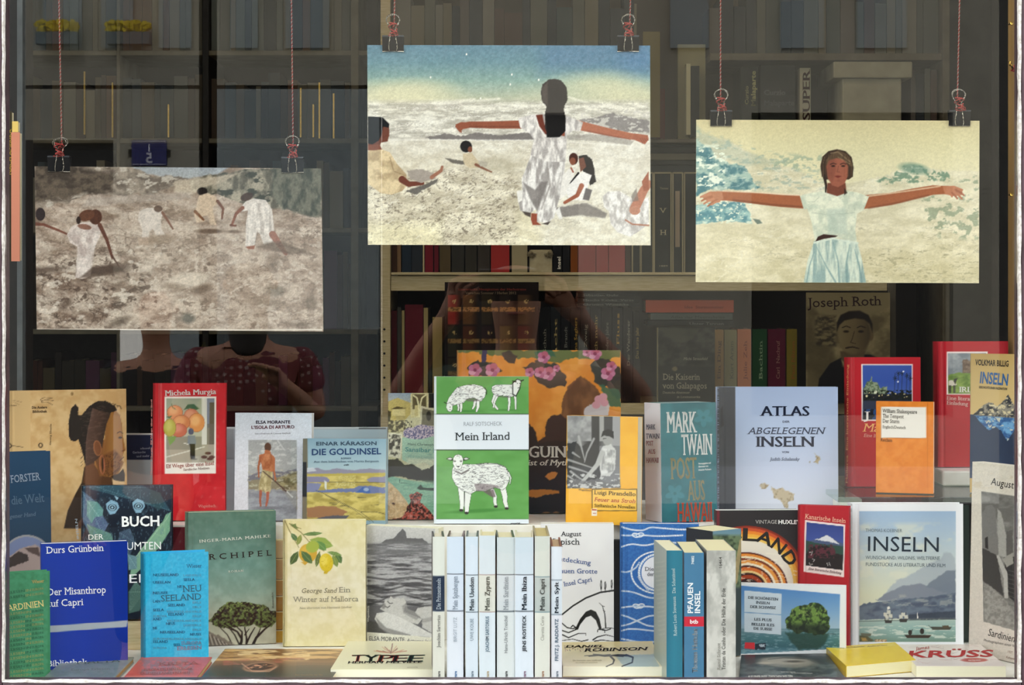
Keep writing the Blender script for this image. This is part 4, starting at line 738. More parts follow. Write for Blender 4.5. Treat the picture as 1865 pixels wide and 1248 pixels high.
    for i in range(22): x = R.uniform(735, 858); A.line([(x, 640 + abs(x - 796) * .35), (x + (x - 796) * .18, 690), (x + (x - 796) * .16, 745)], 1.6, R.choice(['6b5138', '2a1e16', '8a7050']), .45, 2)
    A.poly([(752, 700), (762, 676), (790, 668), (826, 676), (842, 700), (838, 745), (826, 770), (800, 786), (776, 778), (760, 750)], '9b5b45', .75, 6); A.put(A.pm([(752, 700), (762, 676), (785, 670), (790, 720), (776, 770), (758, 745)], 12), '7d4535', .6)
    for x in (780, 822): A.line([(x - 12, 692), (x, 687), (x + 12, 691)], 4, '33201a', .9, 3); A.ell(x, 699, 8, 3.6, '24160f', 1, 0, 3)
    A.line([(802, 700), (799, 716), (796, 724), (808, 725)], 3, '6f3c2e', .8, 3); A.poly([(784, 742), (800, 738), (816, 742), (800, 750)], '733026', 1, 3); A.ell(806, 760, 12, 5, '8a4d3b', .5, 0, 5); A.film(.05)
sheet('left hanging photo print of figures in white climbing a pale rocky slope', ((63, 303), (585, 307), (585, 601), (67, 600)), p_left)
sheet('middle hanging photo print of a long-haired figure on a beach with arms spread', ((669, 82), (1184, 83), (1181, 447), (670, 446)), p_mid)
sheet('right hanging photo print of a girl facing front with arms spread, dunes behind', ((1268, 218), (1784, 220), (1777, 515), (1267, 514)), p_right)

m_clip = mat('black clip steel', '1b1c1f', .3, .4); m_red = mat('red twine', 'c43c3a', .8, fn=grain(900, .2, 'b03030', 'd85a50')); m_wh = mat('white twine', 'dcb8ac', .8)
def clip(cx, cy, w, pos, tilt=0, squash=1.0, knot=0):
    """binder clip biting the top edge of a print: folded black body, two wire handles"""
    k = PY / F; c = P(cx, cy, PY); r = root('binder_clip', c, 'black binder clip with wire handles at the %s' % pos, 'clip', 'binder clips holding the prints'); wx = w * k / 2
    def q(x, z, y=0): return c + np.array([x * k, y, -z * k])
    V = []; prof = [(-.0012, .0095), (-.0060, -.0085), (-.0048, -.0105), (.0048, -.0105), (.0060, -.0085), (.0012, .0095)]      # y, z(down)
    pr2 = [(-.0004, .0095), (-.0052, -.0080), (.0052, -.0080), (.0004, .0095)]
    pr2 = [(-.0004, .0095), (-.0052, -.0078), (-.0046, -.0095), (.0046, -.0095), (.0052, -.0078), (.0004, .0095)]
    for s in (-wx, wx):
        for (y, z) in prof: V.append(c + [s, y, -z])
        for (y, z) in pr2: V.append(c + [s, y, -z])
    Fc = []
    for i in range(5): Fc += [(i, i + 1, 12 + i + 1, 12 + i), (6 + i + 1, 6 + i, 18 + i, 18 + i + 1), (i + 1, i, 6 + i, 6 + i + 1), (12 + i, 12 + i + 1, 18 + i + 1, 18 + i)]
    Fc += [(0, 12, 18, 6), (5, 11, 23, 17)]; mk('body', V, Fc, m_clip, r)
    for s in (-1, 1): tube('edge_roll', [c + [s * wx * 0 - wx, s * .0011, -.0095], c + [wx, s * .0011, -.0095]], .0007, m_steel if s < 0 else m_clip, r, 8)
    for s in (-1, 1):
        y0 = s * .0014; a = [q(-w * .16, 13, y0 - .001), q(-w * .2, 6, s * .0035), q(-w * .13, -14, s * .0060), q(-w * .12, -28, s * .0050), q(-w * .30, -40 * squash, s * .0035 - .003), q(-w * .26, -49 * squash, s * .004 - .003), q(0, -53 * squash, s * .005 - .003),
                             q(w * .26, -49 * squash, s * .004 - .003), q(w * .30, -40 * squash, s * .0035 - .003), q(w * .12, -28, s * .0050), q(w * .13, -14, s * .0060), q(w * .2, 6, s * .0035), q(w * .16, 13, y0 - .001)]
        if s < 0: a = [p + [tilt * k * max(0, i if i < 7 else 12 - i), 0, 0] for i, p in enumerate(a)]
        pts = []
        for i in range(len(a) - 1):
            p0, p1, p2, p3 = a[max(i - 1, 0)], a[i], a[i + 1], a[min(i + 2, len(a) - 1)]
            for t in (0, .33, .66): pts.append(.5 * (2 * p1 + (p2 - p0) * t + (2 * p0 - 5 * p1 + 4 * p2 - p3) * t * t + (3 * p1 - p0 - 3 * p2 + p3) * t ** 3))
        tube('handle', pts + [a[-1]], .00075, m_steel, r, 8)
    return q
def twine(x0, x1, y1, pos, q, w):
    """two twisted strands running up to the rod, knotted round the clip handles"""
    a = P(x1, y1, PY) + [0, -.002, 0]; b = P(x0, 0, PY) + [0, -.002, 0]; d = (b - a); b = a + d * (1.0 + .30 / np.linalg.norm(d)); L = np.linalg.norm(b - a); r = root('twine', b, 'red and white twisted twine %s' % pos, 'string', 'twines carrying the prints')
    for s, m in ((0, m_red), (1, m_wh)):
        n = int(L / .0014); pts = []
        for i in range(n + 1): t = i / n; ph = t * L / .0052 * 2 * math.pi + s * math.pi; pts.append(a + (b - a) * t + np.array([.00062 * math.cos(ph), .00062 * math.sin(ph), 0]))
        tube('strand', pts, .00062 if s else .00078, m, r, 6)
    pts = []
    for i in range(70):                                  # wraps round the narrow part of the handles
        t = i / 69; th = t * 5 * 2 * math.pi; pts.append(q(w * .17 * math.cos(th) + 1.5 * math.sin(t * 9), -27 + 11 * math.sin(t * 7), -.001 + .0072 * math.sin(th)))
    tube('knot', pts, .0010, m_red, r, 6); tube('loop', [q(-w * .2, -14, -.008), q(0, -13, -.009), q(w * .24, -14.5, -.008), q(w * .22, -19, -.008), q(-w * .1, -18, -.009)], .0009, m_red, r, 6)
    tube('tie', [a, a + (q(0, -30, -.006) - a) * .5 + [.001, -.001, 0], q(0, -30, -.006)], .0009, m_red, r, 6)
for (cx, cy, w, xt, xb, yb, pos, tl, sq) in ((108, 299, 40, 108, 113, 264, 'left corner of the left print', 1.2, .9), (533, 301, 40, 531, 534, 264, 'right corner of the left print', 0, 1.0), (716, 80, 39, 719, 718, 44, 'left corner of the middle print', 0, 1.0), (1144, 80, 39, 1148, 1147, 44, 'right corner of the middle print', 0, 1.0),
                                  (1313, 216, 39, 1312, 1312, 179, 'left corner of the right print', 0, 1.0), (1747, 216, 39, 1747, 1743, 179, 'right corner of the right print', -.8, 1.0)):
    q = clip(cx, cy, w, pos, tl, sq); twine(xt, xb, yb, 'above the ' + pos, q, w)
# rod above the frame that carries the twines
rod = tube('hanging_rod', [(-.95, PY, 1.15), (.95, PY, 1.15)], .006, m_black); tag(rod, 'black rod across the window top from which the twines hang', 'rod')
# ------------------------------------------------------------------ books standing in the display
VA, VB, VC, VD, VE, VF, VG, VH, VI = (0, 670, 4.302), (0, 940, 4.052), (390, 680, 4.44), (380, 920, 3.805), (770, 920, 3.805), (1120, 900, 3.586), (1480, 880, 3.392), (640, 430, 2.355), (1160, 480, 2.6)
VS = (680, 700, 4.8)
def wood(A, n=40): pass
# green book at the far left, text in rows
def a_green(A):
    A.view(*VB); A.fill('3f8a62'); A.tex(A.rm(-400, 380, 380, 1300), 30, 30, '3a8259', '47946b', 3, 1); A.rect(352, 300, 380, 1300, '2f7a50', .6)
GREEN = [('EUROPA SARDINIEN ERLESEN', 545, 'a9a05c'), ('LESEN EUROPA SARDINIEN', 585, 'a9a05c'), ('SARDINIEN ERLESEN EUR', 622, 'a9a05c')]
def t_green(k):
    k.view(*VB); k.text('Wieser', 240, 499, 325, 490, 24, 'c2a75e'); R = random.Random(1)
    k.text('SARDINIEN', 36, 706, 324, 668, 46, 'e4d68c')
    for i in range(17):
        y = 578 + i * 36 if i < 2 else 738 + (i - 2) * 33; x = 36; 
        for w_ in ('ERLESEN', 'IN', 'EUROPA', 'SAR'):
            L = len(w_) * 21; k.text(w_, x + 2, y - x * .12 + 4, min(x + L, 322), y - min(x + L, 322) * .12 + 4, 17, '1e5a40' if R.random() < .42 else '8f9c60', 's'); x += L + 6
            if x > 290: break
book('green linen-look book with rows of olive capitals standing at the far left corner', None, -46, 92, 1048, 2.425, 2.462, t=.02, hard=True, cover='3f8a62', page='e9dfc0', art=a_green, txt=t_green, m='matt', lean=2)
# royal blue paperback
def a_royal(A):
    A.view(*VB); A.fill('04309a'); A.grad(300, 0, 950, 1, ['04329c', '0030a0', '002a8e'], m=A.rm(-9, -9, 2000, 2000), hor=True); A.poly([(360, 812), (940, 772), (936, 818), (360, 860)], 'a3abb4')
def t_royal(k):
    k.view(*VB); w = 'eef0f6'; k.text('Durs Grünbein', 345, 278, 762, 258, 50, w); k.text('Der Misanthrop', 352, 588, 780, 568, 52, w); k.text('auf Capri', 348, 672, 612, 658, 50, w); k.text('Bibliothek', 352, 1112, 640, 1098, 44, w)
book('royal blue book with white serif title and a grey band', None, 75, 233, 991, 2.50, 2.53, t=.016, cover='04309a', page='f2efe6', art=a_royal, txt=t_royal, lean=2)
# turquoise book with rows of capitals
def a_turq(A): A.view(*VB); A.fill('2badd8'); A.tex(A.rm(990, 260, 1560, 1200), 14, 14, '27a8d4', '35b6de', 3, 1)
def t_turq(k):
    k.view(*VB); R = random.Random(6); k.text('Wieser', 1380, 385, 1488, 380, 28, '20708f')
    k.text('NEU', 1352, 562, 1486, 556, 48, '2c6a80'); k.text('SEELAND', 1190, 632, 1486, 616, 46, '2c6a80')
    row = [(445, 1130, 1318), (480, 1356, 1436), (500, 1130, 1258), (532, 1310, 1342), (578, 1130, 1238), (640, 1130, 1182), (668, 1240, 1364), (704, 1130, 1208), (736, 1244, 1356), (772, 1130, 1192), (805, 1226, 1292), (838, 1130, 1160), (868, 1182, 1366), (884, 1404, 1486), (938, 1130, 1238), (962, 1282, 1334)]
    wd = ['NEUSEELAND', 'SEELA', 'USEELAN', 'NE', 'NEUSEE', 'LAN', 'SEELAND', 'SEELA', 'EELAND', 'AND', 'NEUS', 'NE', 'NEUSEELAND', 'NEUSEE', 'EELAND', 'SEEL']
    for (y, a, b), s in zip(row, wd): k.text(s, a, y, b, y - 2, 19, '1b6f96', 'S')
    for i in range(17):
        y = 446 + i * 33.5; 
        if 505 < y < 640: continue
        used = [(a, b) for (yy, a, b) in row if abs(yy - y) < 22]; x = 1132
        for s in ('EUROPA', 'ERLESEN', 'LAND', 'ERLE', 'EUROPA'):
            L = len(s) * 17; 
            if x + L < 1492 and not any(a - 8 < x + L and x < b + 8 for a, b in used): k.text(s, x, y, x + L - 3, y - 1, 15, '4f8fa8')
            x += L
    k.text('EUROPA', 1340, 952, 1486, 948, 26, '6a7f9a'); k.text('ERLESEN', 1308, 992, 1488, 984, 28, '8a6f88')
book('bright turquoise hardcover covered in rows of small blue capitals', None, 262, 380, 1010, 2.545, 2.57, t=.028, hard=True, cover='2badd8', spine='2496c0', page='2badd8', art=a_turq, txt=t_turq, m='matt', lean=1)
# beige book with a profile portrait
def a_prof(A):
    A.view(*VA); A.fill('d8b27c'); A.tex(A.rm(-600, 60, 1100, 1400), 60, 60, 'cfa66e', 'e0bd88', 4, 1.2); A.grad(-400, 0, 250, 1, ['c3a474', 'b89a6c', 'd8b47e'], m=A.rm(-700, 0, 240, 1500), hor=True); A.ell(565, 204, 12, 14, '8c6a3e', .8)
    for q in ([(320, 245), (345, 235), (410, 240)], [(322, 262), (360, 250), (420, 258)], [(325, 270), (370, 268), (410, 290)], [(318, 250), (330, 272)]): A.line(q, 4, '5a4630', .9)
    for q in ([(100, 255), (140, 262), (170, 270)], [(105, 268), (150, 290)]): A.line(q, 3.4, '8a7250', .8)
    A.poly([(500, 1260), (530, 1120), (590, 990), (640, 900), (660, 780), (780, 700), (870, 760), (880, 890), (900, 1000), (960, 1080), (980, 1260)], '3a2a1e', 1, 6); A.poly([(650, 900), (668, 770), (760, 740), (850, 800), (872, 880), (880, 930), (760, 960)], '5a3a22', 1, 8)
    A.poly([(820, 560), (830, 430), (860, 340), (900, 330), (940, 370), (955, 440), (960, 520), (975, 600), (982, 645), (958, 660), (965, 690), (950, 718), (970, 740), (950, 790), (930, 830), (880, 860), (800, 850), (740, 760), (740, 640)], '9a6a34', 1, 4)
    A.grad(740, 0, 980, 1, ['5c3a20', '8a5a2c', 'a8763a', 'a36c36'], m=A.pm([(820, 560), (850, 360), (940, 380), (958, 520), (978, 640), (950, 720), (950, 780), (880, 850), (780, 850), (740, 700)], 6), hor=True)
    A.put(A.pm([(800, 690), (900, 640), (950, 700), (960, 760), (900, 850), (820, 840)], 16), '6b3f22', .55); A.spots(A.pm([(800, 690), (920, 660), (950, 780), (880, 860), (800, 850)], 14), 8, 8, '3d2415', .5, .1, 3, 0, .5)
    A.poly([(870, 850), (930, 830), (965, 790), (980, 840), (975, 892), (930, 888), (890, 880)], '36261b', 1, 5)
    A.poly([(540, 540), (536, 430), (556, 320), (590, 284), (614, 310), (612, 370), (640, 372), (700, 300), (760, 262), (840, 262), (900, 300), (920, 335), (870, 350), (836, 440), (812, 560), (790, 680), (760, 720), (700, 760), (670, 770), (640, 640), (612, 560), (590, 580), (556, 570)], '2d2520', 1, 4, 4); A.spots(A.pm([(620, 380), (760, 280), (900, 320), (830, 440), (790, 660), (680, 750)], 6), 30, 10, '473a30', .55, .1, 4, 0, .7)
    R = random.Random(5)
    for i in range(14): x = R.uniform(760, 930); A.line([(x, 275 + abs(x - 800) * .2), (x + 20, 255 + abs(x - 800) * .35), (x + 34, 275 + abs(x - 800) * .4)], 2.4, '4a3a2c', .7)
    for i in range(8): y = R.uniform(600, 770); A.line([(650, y), (632, y + 16)], 2.5, '3a2c22', .7)
    A.line([(918, 512), (940, 500), (962, 514)], 6, '2e1c12', .9, 4); A.ell(942, 548, 14, 9, '2a1a10', .9, 0, 4); A.line([(955, 655), (962, 650), (978, 648)], 6, '5c3420', .8, 4); A.line([(938, 728), (970, 700)], 6, '4a2618', .9, 4)
    A.ell(764, 630, 30, 60, '6a3f22', 1, -8, 5); A.ring(764, 630, 32, 62, 8, '94603a', .9, -8); A.ring(800, 760, 22, 76, 9, 'b06a4c', 1, -3); A.ell(804, 752, 8, 50, '1d1410', .8)
    for (x, y) in ((75, 612), (318, 608)): A.ring(x, y, 18, 20, 8, '3f3022')
    A.line([(90, 610), (180, 622)], 5, '3f3022', .8)
book('tall beige hardcover showing a bearded man in profile with a hair bun', None, 12, 233, 712, 2.735, 2.79, z=.036, t=.03, hard=True, cover='d3ad78', page='f4e4b4', art=a_prof, m='matt', res=1.5, pageinset=.002,
     txt=lambda k: (k.view(*VA), k.text('Die Andere', 250, 322, 368, 318, 20, '5a4630', 'b'), k.text('Bibliothek', 256, 354, 366, 350, 20, '5a4630', 'b'), k.text('Georg Eberle', 400, 606, 404, 440, 14, '5a4630'), k.text('Die Andere', 58, 302, 130, 300, 13, '8a7250', 'b')))
# navy book, lower left, with dark round picture
def a_navy(A):
    A.view(*VA); A.fill('1e3a55'); A.grad(0, 640, 0, 1700, ['22405c', '1c3850', '16293a'], m=A.rm(-600, 600, 500, 1800))
    A.view(*VB); A.ell(200, 330, 190, 190, '8e8b8c', 1, 0, 3); A.ell(200, 335, 182, 180, '6b7494', 1, 0, 3); A.poly([(30, 330), (150, 240), (260, 210), (300, 240), (380, 330), (380, 470), (30, 470)], '9a8680', 1, 6, 8); A.poly([(50, 320), (140, 260), (205, 290), (210, 330), (160, 350), (60, 385)], '352b27', 1, 5, 5); A.poly([(180, 235), (280, 230), (300, 300), (220, 270)], '443430', .9, 6, 5)
book('dark navy hardcover with a round picture, in front of the beige portrait book', None, -40, 95, 826, 2.61, 2.65, z=.036, t=.03, hard=True, cover='1e3a55', page='f3e3b6', art=a_navy, m='matt', res=1.7,
     txt=lambda k: (k.view(*VA), k.text('GEORG FORSTER', -120, 925, 312, 878, 58, '8d98a8'), k.text('Reise um die Welt', -200, 1100, 345, 1050, 66, '4f6478'), k.text('Illustriert von eigener Hand', -200, 1212, 278, 1160, 30, '56697c', 's', .2)))
# dark jungle cover
def a_jung(A):
    A.view(*VA); A.fill('1c2430'); A.grad(600, 890, 1340, 1250, ['26394a', '1a2432', '151b26'])
    def leaf(pts, c, c2, n=8):
        A.poly(pts, c, 1, 4); p = np.array(pts, float); a, b = p[0], p[len(p) // 2]; A.line([tuple(a), tuple(b)], 3, c2, .9)
        for i in range(1, n):
            t = i / n; q = a + (b - a) * t
            for e in (p[int(1 + t * (len(p) // 2 - 1))], p[-int(1 + t * (len(p) // 2 - 1))]): A.line([tuple(q), tuple(q + (e - q) * .85)], 1.8, c2, .6)
    leaf([(700, 915), (900, 905), (1100, 920), (1250, 980), (1335, 1120), (1200, 1090), (1050, 1040), (860, 990), (700, 950)], '2d4a58', '58808a')
    leaf([(640, 960), (740, 1040), (800, 1140), (780, 1250), (700, 1300), (650, 1200), (620, 1080)], '44607a', '8aa4ac'); leaf([(680, 1040), (760, 1050), (810, 1110), (800, 1200), (730, 1240), (680, 1160)], '5c8a86', 'a2c4bc')
    leaf([(1340, 1130), (1300, 1150), (1250, 1260), (1180, 1380), (1100, 1480), (1240, 1420), (1330, 1280)], '6f9a7e', 'a4c29c')
    A.view(*VB); leaf([(700, 10), (760, 0), (800, 60), (760, 140), (690, 170), (660, 90)], '4a5a78', '8296ac'); leaf([(640, 60), (820, 130), (860, 260), (780, 330), (690, 240)], '557a70', '88a898'); leaf([(880, 120), (960, 90), (1000, 200), (940, 330), (870, 300)], '39495c', '6c8090'); leaf([(1240, 10), (1180, 60), (1060, 220), (980, 330), (950, 480), (1100, 330), (1220, 160)], '7ba286', 'b2cba6'); leaf([(950, 560), (1000, 480), (1080, 560), (1030, 700), (950, 720)], '4c6a62', '7e9c8c'); leaf([(940, 280), (1010, 300), (1010, 390), (950, 400)], '5f8088', '93b2b4')
    A.view(*VA)
    for (x, y, s_) in ((880, 1095, 1), (1085, 1085, .95)):
        A.poly([(x - 50 * s_, y - 30), (x - 10, y - 60), (x + 40 * s_, y - 40), (x + 55 * s_, y), (x + 20, y + 50), (x - 20, y + 55), (x - 45 * s_, y + 10)], '8fb6cc', .9, 3); A.ell(x, y, 36, 26, '1c2430', .9); A.ring(x, y, 26, 22, 6, 'a9cfe0'); A.ell(x, y, 8, 8, 'a9cfe0')
    A.poly([(895, 1000), (930, 1020), (915, 1040)], '9fc4d4', .9); A.poly([(1110, 1120), (1170, 1100), (1120, 1180)], '2a3846', .9); A.poly([(1180, 960), (1260, 980), (1290, 1080), (1240, 1120), (1170, 1060)], '2f4a50', .8, 6, 6); A.spots(A.rm(600, 880, 1345, 1500), 9, 26, '5f7f8c', .66, .05, 3, 5, .5)
    A.line([(655, 935), (1300, 940)], 1.6, '8aa0b0', .5); A.line([(655, 935), (655, 1500)], 1.6, '8aa0b0', .4)
book('dark picture book of blue green leaves hiding two eyes, with white capitals', None, 147, 312, 885, 2.655, 2.665, z=.036, t=.022, hard=True, cover='1c2733', page='e9dcc6', art=a_jung, res=1.3,
     txt=lambda k: (k.view(*VA), k.text('BUCH', 955, 1244, 1250, 1238, 76, 'f2f2f0', 'b'), k.view(*VB), k.text('DER', 652, 176, 760, 172, 38, 'e8e8e4', 'n'), k.text('VERTRÄUMTEN', 660, 256, 1190, 246, 56, 'f2f2f0', 'n'), k.text('INSELN', 740, 500, 1190, 488, 62, 'f2f2f0', 'n'), k.text('INSELN', 585, 170, 570, 20, 18, '9aa6ae', 'n')))
# red book with fruit mural
def a_murg(A):
    A.view(*VA); A.fill('c8232b'); A.tex(A.rm(1150, 90, 1800, 1300), 90, 120, 'bf1f28', 'cf2a30', 3, 1); A.rect(1174, 90, 1206, 1300, 'b51c24', .6)
    A.rect(1290, 224, 1692, 830, 'efe6dc'); A.rect(1304, 238, 1680, 742, 'b4b09c'); A.grad(1304, 238, 1600, 520, ['9da28c', 'b7b6a0'], m=A.rm(1304, 238, 1590, 540)); A.rect(1580, 238, 1622, 742, 'd9d6cc'); A.rect(1620, 238, 1680, 470, '7d8692'); A.rect(1640, 270, 1680, 640, '5f5a44'); A.rect(1622, 440, 1680, 640, '6d685c', .7); A.rect(1304, 600, 1680, 742, 'a9a190'); A.rect(1304, 540, 1580, 640, '8f8c7c'); A.line([(1304, 700), (1600, 620)], 10, 'd4cfc0')
    for (x, y, rx, ry, c, c2) in ((1370, 350, 62, 56, 'd98a5c', 'eab07c'), (1500, 380, 60, 60, 'c8785c', 'e2a07c'), (1540, 430, 64, 74, 'd98c52', 'efb57c'), (1420, 430, 70, 60, 'cf8050', 'e8a870'), (1400, 490, 66, 54, 'c46a50', 'dc927c'), (1330, 470, 50, 70, 'b0a848', 'c8c468')):
        A.ell(x, y, rx, ry, c, 1, 0, 4); A.put(A.em(x - 12, y - 14, rx * .6, ry * .55, 0, 24), c2, .8); A.ring(x, y, rx, ry, 3, '7a3c28', .6)
    A.poly([(1440, 330), (1470, 288), (1520, 285), (1560, 320), (1540, 330), (1490, 318)], '3b5f42', 1, 4); A.poly([(1305, 385), (1350, 375), (1330, 400)], '3f6a3f', 1, 4); A.line([(1345, 285), (1352, 310), (1375, 325)], 6, '4f6a44'); A.poly([(1310, 540), (1380, 535), (1370, 570), (1330, 610)], '6f9a4a', .9, 4)
    A.ell(1497, 500, 22, 26, '4b4e6c'); A.poly([(1470, 530), (1530, 530), (1536, 600), (1470, 600)], '7d858c', 1, 3); A.poly([(1486, 598), (1530, 598), (1526, 715), (1494, 715)], '1d1c20', 1, 3); A.put(A.em(1520, 716, 26, 6, 0, 4), '55504a', .9)
    for x, y in ((1600, 700), (1630, 670), (1660, 700), (1645, 715)): A.ell(x, y, 24, 12, '5a3c34', 1, 0, 4)
    A.line([(1440, 590), (1475, 600)], 6, 'e2ddd0')
book('bright red hardcover with a framed picture of giant peaches', None, 278, 410, 698, 2.76, 2.765, z=st1, t=.018, hard=True, cover='c8232b', page='c8232b', art=a_murg,
     txt=lambda k: (k.view(*VA), k.text('Michela Murgia', 1296, 220, 1690, 206, 42, 'f4e9e4', 'S'), k.text('Elf Wege über eine Insel', 1304, 788, 1676, 762, 30, '94463e'), k.text('Sardische Notizen', 1436, 808, 1640, 794, 18, '6e4a44', 's', .2), k.text('Wagenbach', 1556, 1096, 1688, 1092, 22, 'e08a80'), k.text('Michela Murgia  Elf Wege über eine Insel', 1192, 840, 1192, 250, 12, 'e89a90')), pageinset=.0004)
# dark red book below it, mostly hidden
book('dark red book in the gap under the red peaches book', None, 296, 348, 962, 2.69, t=.02, hard=True, cover='6a1420', page='d9cbb0', m='matt')
# navy and white book half hidden behind
def a_navw(A): A.view(*VA); A.fill('b9c2c8'); A.rect(980, 505, 1190, 526, 'e6e8ea'); A.rect(980, 526, 1190, 720, '1b2346')
book('book with a navy upper half and pale lower half behind the red peaches book', None, 226, 300, 790, 2.83, z=st1, t=.015, cover='b9c2c8', art=a_navw, lean=1.5,
     txt=lambda k: (k.view(*VA), k.text('»Insel', 1100, 640, 1176, 636, 15, 'a9b0c4'), k.text('Geräusche', 1040, 672, 1140, 668, 17, 'a9b0c4'), k.text('und mehr', 1070, 702, 1170, 698, 17, 'a9b0c4')))
# wide white book behind
def a_wide(A): A.view(*VC); A.fill('c6d2da'); A.rect(60, 436, 1400, 446, 'eef0ee'); A.rect(60, 452, 160, 700, 'a9b2b6'); A.line([(95, 690), (160, 686)], 3, '7f888c', .7); A.rect(780, 458, 1400, 520, 'c9dde6'); A.rect(1170, 440, 1390, 452, '4a4c50')
book('wide pale blue white book behind the white Italian book', None, 406, 705, 779, 2.845, z=st1, t=.02, cover='c6d2da', art=a_wide, lean=1.5, page='dfe3e2')
# white book with standing man painting
def a_isola(A):
    A.view(*VC); A.fill('dfe2ea'); A.grad(0, 320, 0, 1180, ['d6dee9', 'e6e5ec', 'e2dfe6'], m=A.rm(100, 300, 900, 1300)); A.grad(276, 540, 668, 1160, ['a9abaa', 'b5b5b2', '9a9ca0', '8e9094'], m=A.rm(276, 540, 668, 1300))
    w = A.rm(276, 720, 668, 1300); A.spots(A.rm(276, 540, 668, 760), 40, 22, 'cfcfcb', .55, .12, 4); A.poly([(276, 830), (360, 800), (480, 790), (560, 800), (668, 770), (668, 830), (600, 850), (276, 870)], '6f6d78', .8, 6, 8); A.poly([(276, 870), (400, 860), (560, 840), (668, 790), (668, 1120), (560, 940), (276, 940)], '8f8467', .85, 8, 12); A.tex(A.pm([(500, 850), (668, 800), (668, 1100), (560, 960)], 12), 40, 30, '6f6648', 'a69a72', 4, 1.5); A.tex(A.rm(276, 950, 668, 1300, 10), 60, 30, '85888f', 'abaeb4', 4, 1.2, 3, .8); A.spots(A.rm(276, 780, 668, 960, 10), 34, 16, 'c4bda4', .6, .06, 4, 9, .8)
    A.line([(515, 545), (545, 590), (570, 622)], 12, 'd6d6d4', .7, 6)
    SK = 'b9704a'; A.ell(434, 598, 28, 36, '5c4232', 1, 0, 3); A.poly([(412, 620), (452, 625), (462, 655), (488, 675), (490, 720), (478, 770), (470, 800), (392, 790), (384, 740), (366, 700), (364, 660), (405, 650)], SK, 1, 4); A.tex(A.pm([(412, 650), (462, 655), (480, 720), (470, 800), (392, 790), (384, 720)], 6), 26, 40, 'a05c38', 'd08c60', 3, 1.4, 0, .8)
    A.line([(374, 680), (358, 760), (362, 840)], (20, 12), 'a8623f', 1, 3); A.line([(482, 690), (484, 790), (498, 870)], (20, 12), SK, 1, 3)
    A.poly([(390, 780), (474, 800), (476, 840), (458, 900), (460, 940), (448, 972), (412, 970), (404, 930), (396, 960), (360, 950), (362, 900), (376, 840)], 'c3b286', 1, 4); A.tex(A.pm([(390, 780), (474, 800), (458, 900), (450, 970), (360, 950), (376, 840)], 5), 18, 30, 'a09063', 'dacb9e', 3, 1.3, 0, .8)
    A.line([(376, 955), (372, 1020), (376, 1075)], (24, 14), 'a85f44', 1, 3); A.line([(434, 968), (430, 1030), (420, 1075)], (26, 14), 'b26650', 1, 3); A.line([(396, 794), (500, 880), (560, 935), (632, 1000)], (9, 12), '54423a'); A.line([(590, 960), (634, 1002)], 12, 'd9d9d6'); A.put(A.em(430, 1090, 120, 14, 0, 8), '6a6c72', .6); A.film(.06)
book('white Italian paperback with a painting of a bare-backed man by the sea', None, 426, 566, 752, 2.765, 2.755, z=st1, t=.016, cover='dfe2ea', page='eceae4', art=a_isola, res=1.3,
     txt=lambda k: (k.view(*VC), k.text('ELSA MORANTE', 338, 408, 614, 406, 24, '26293c', 'b'), k.text('L’ISOLA DI ARTURO', 302, 450, 648, 446, 25, '5b2330', 'b'), k.text('Introduzione di Cesare Garboli', 332, 494, 616, 490, 11, '8d8f98', 's')))
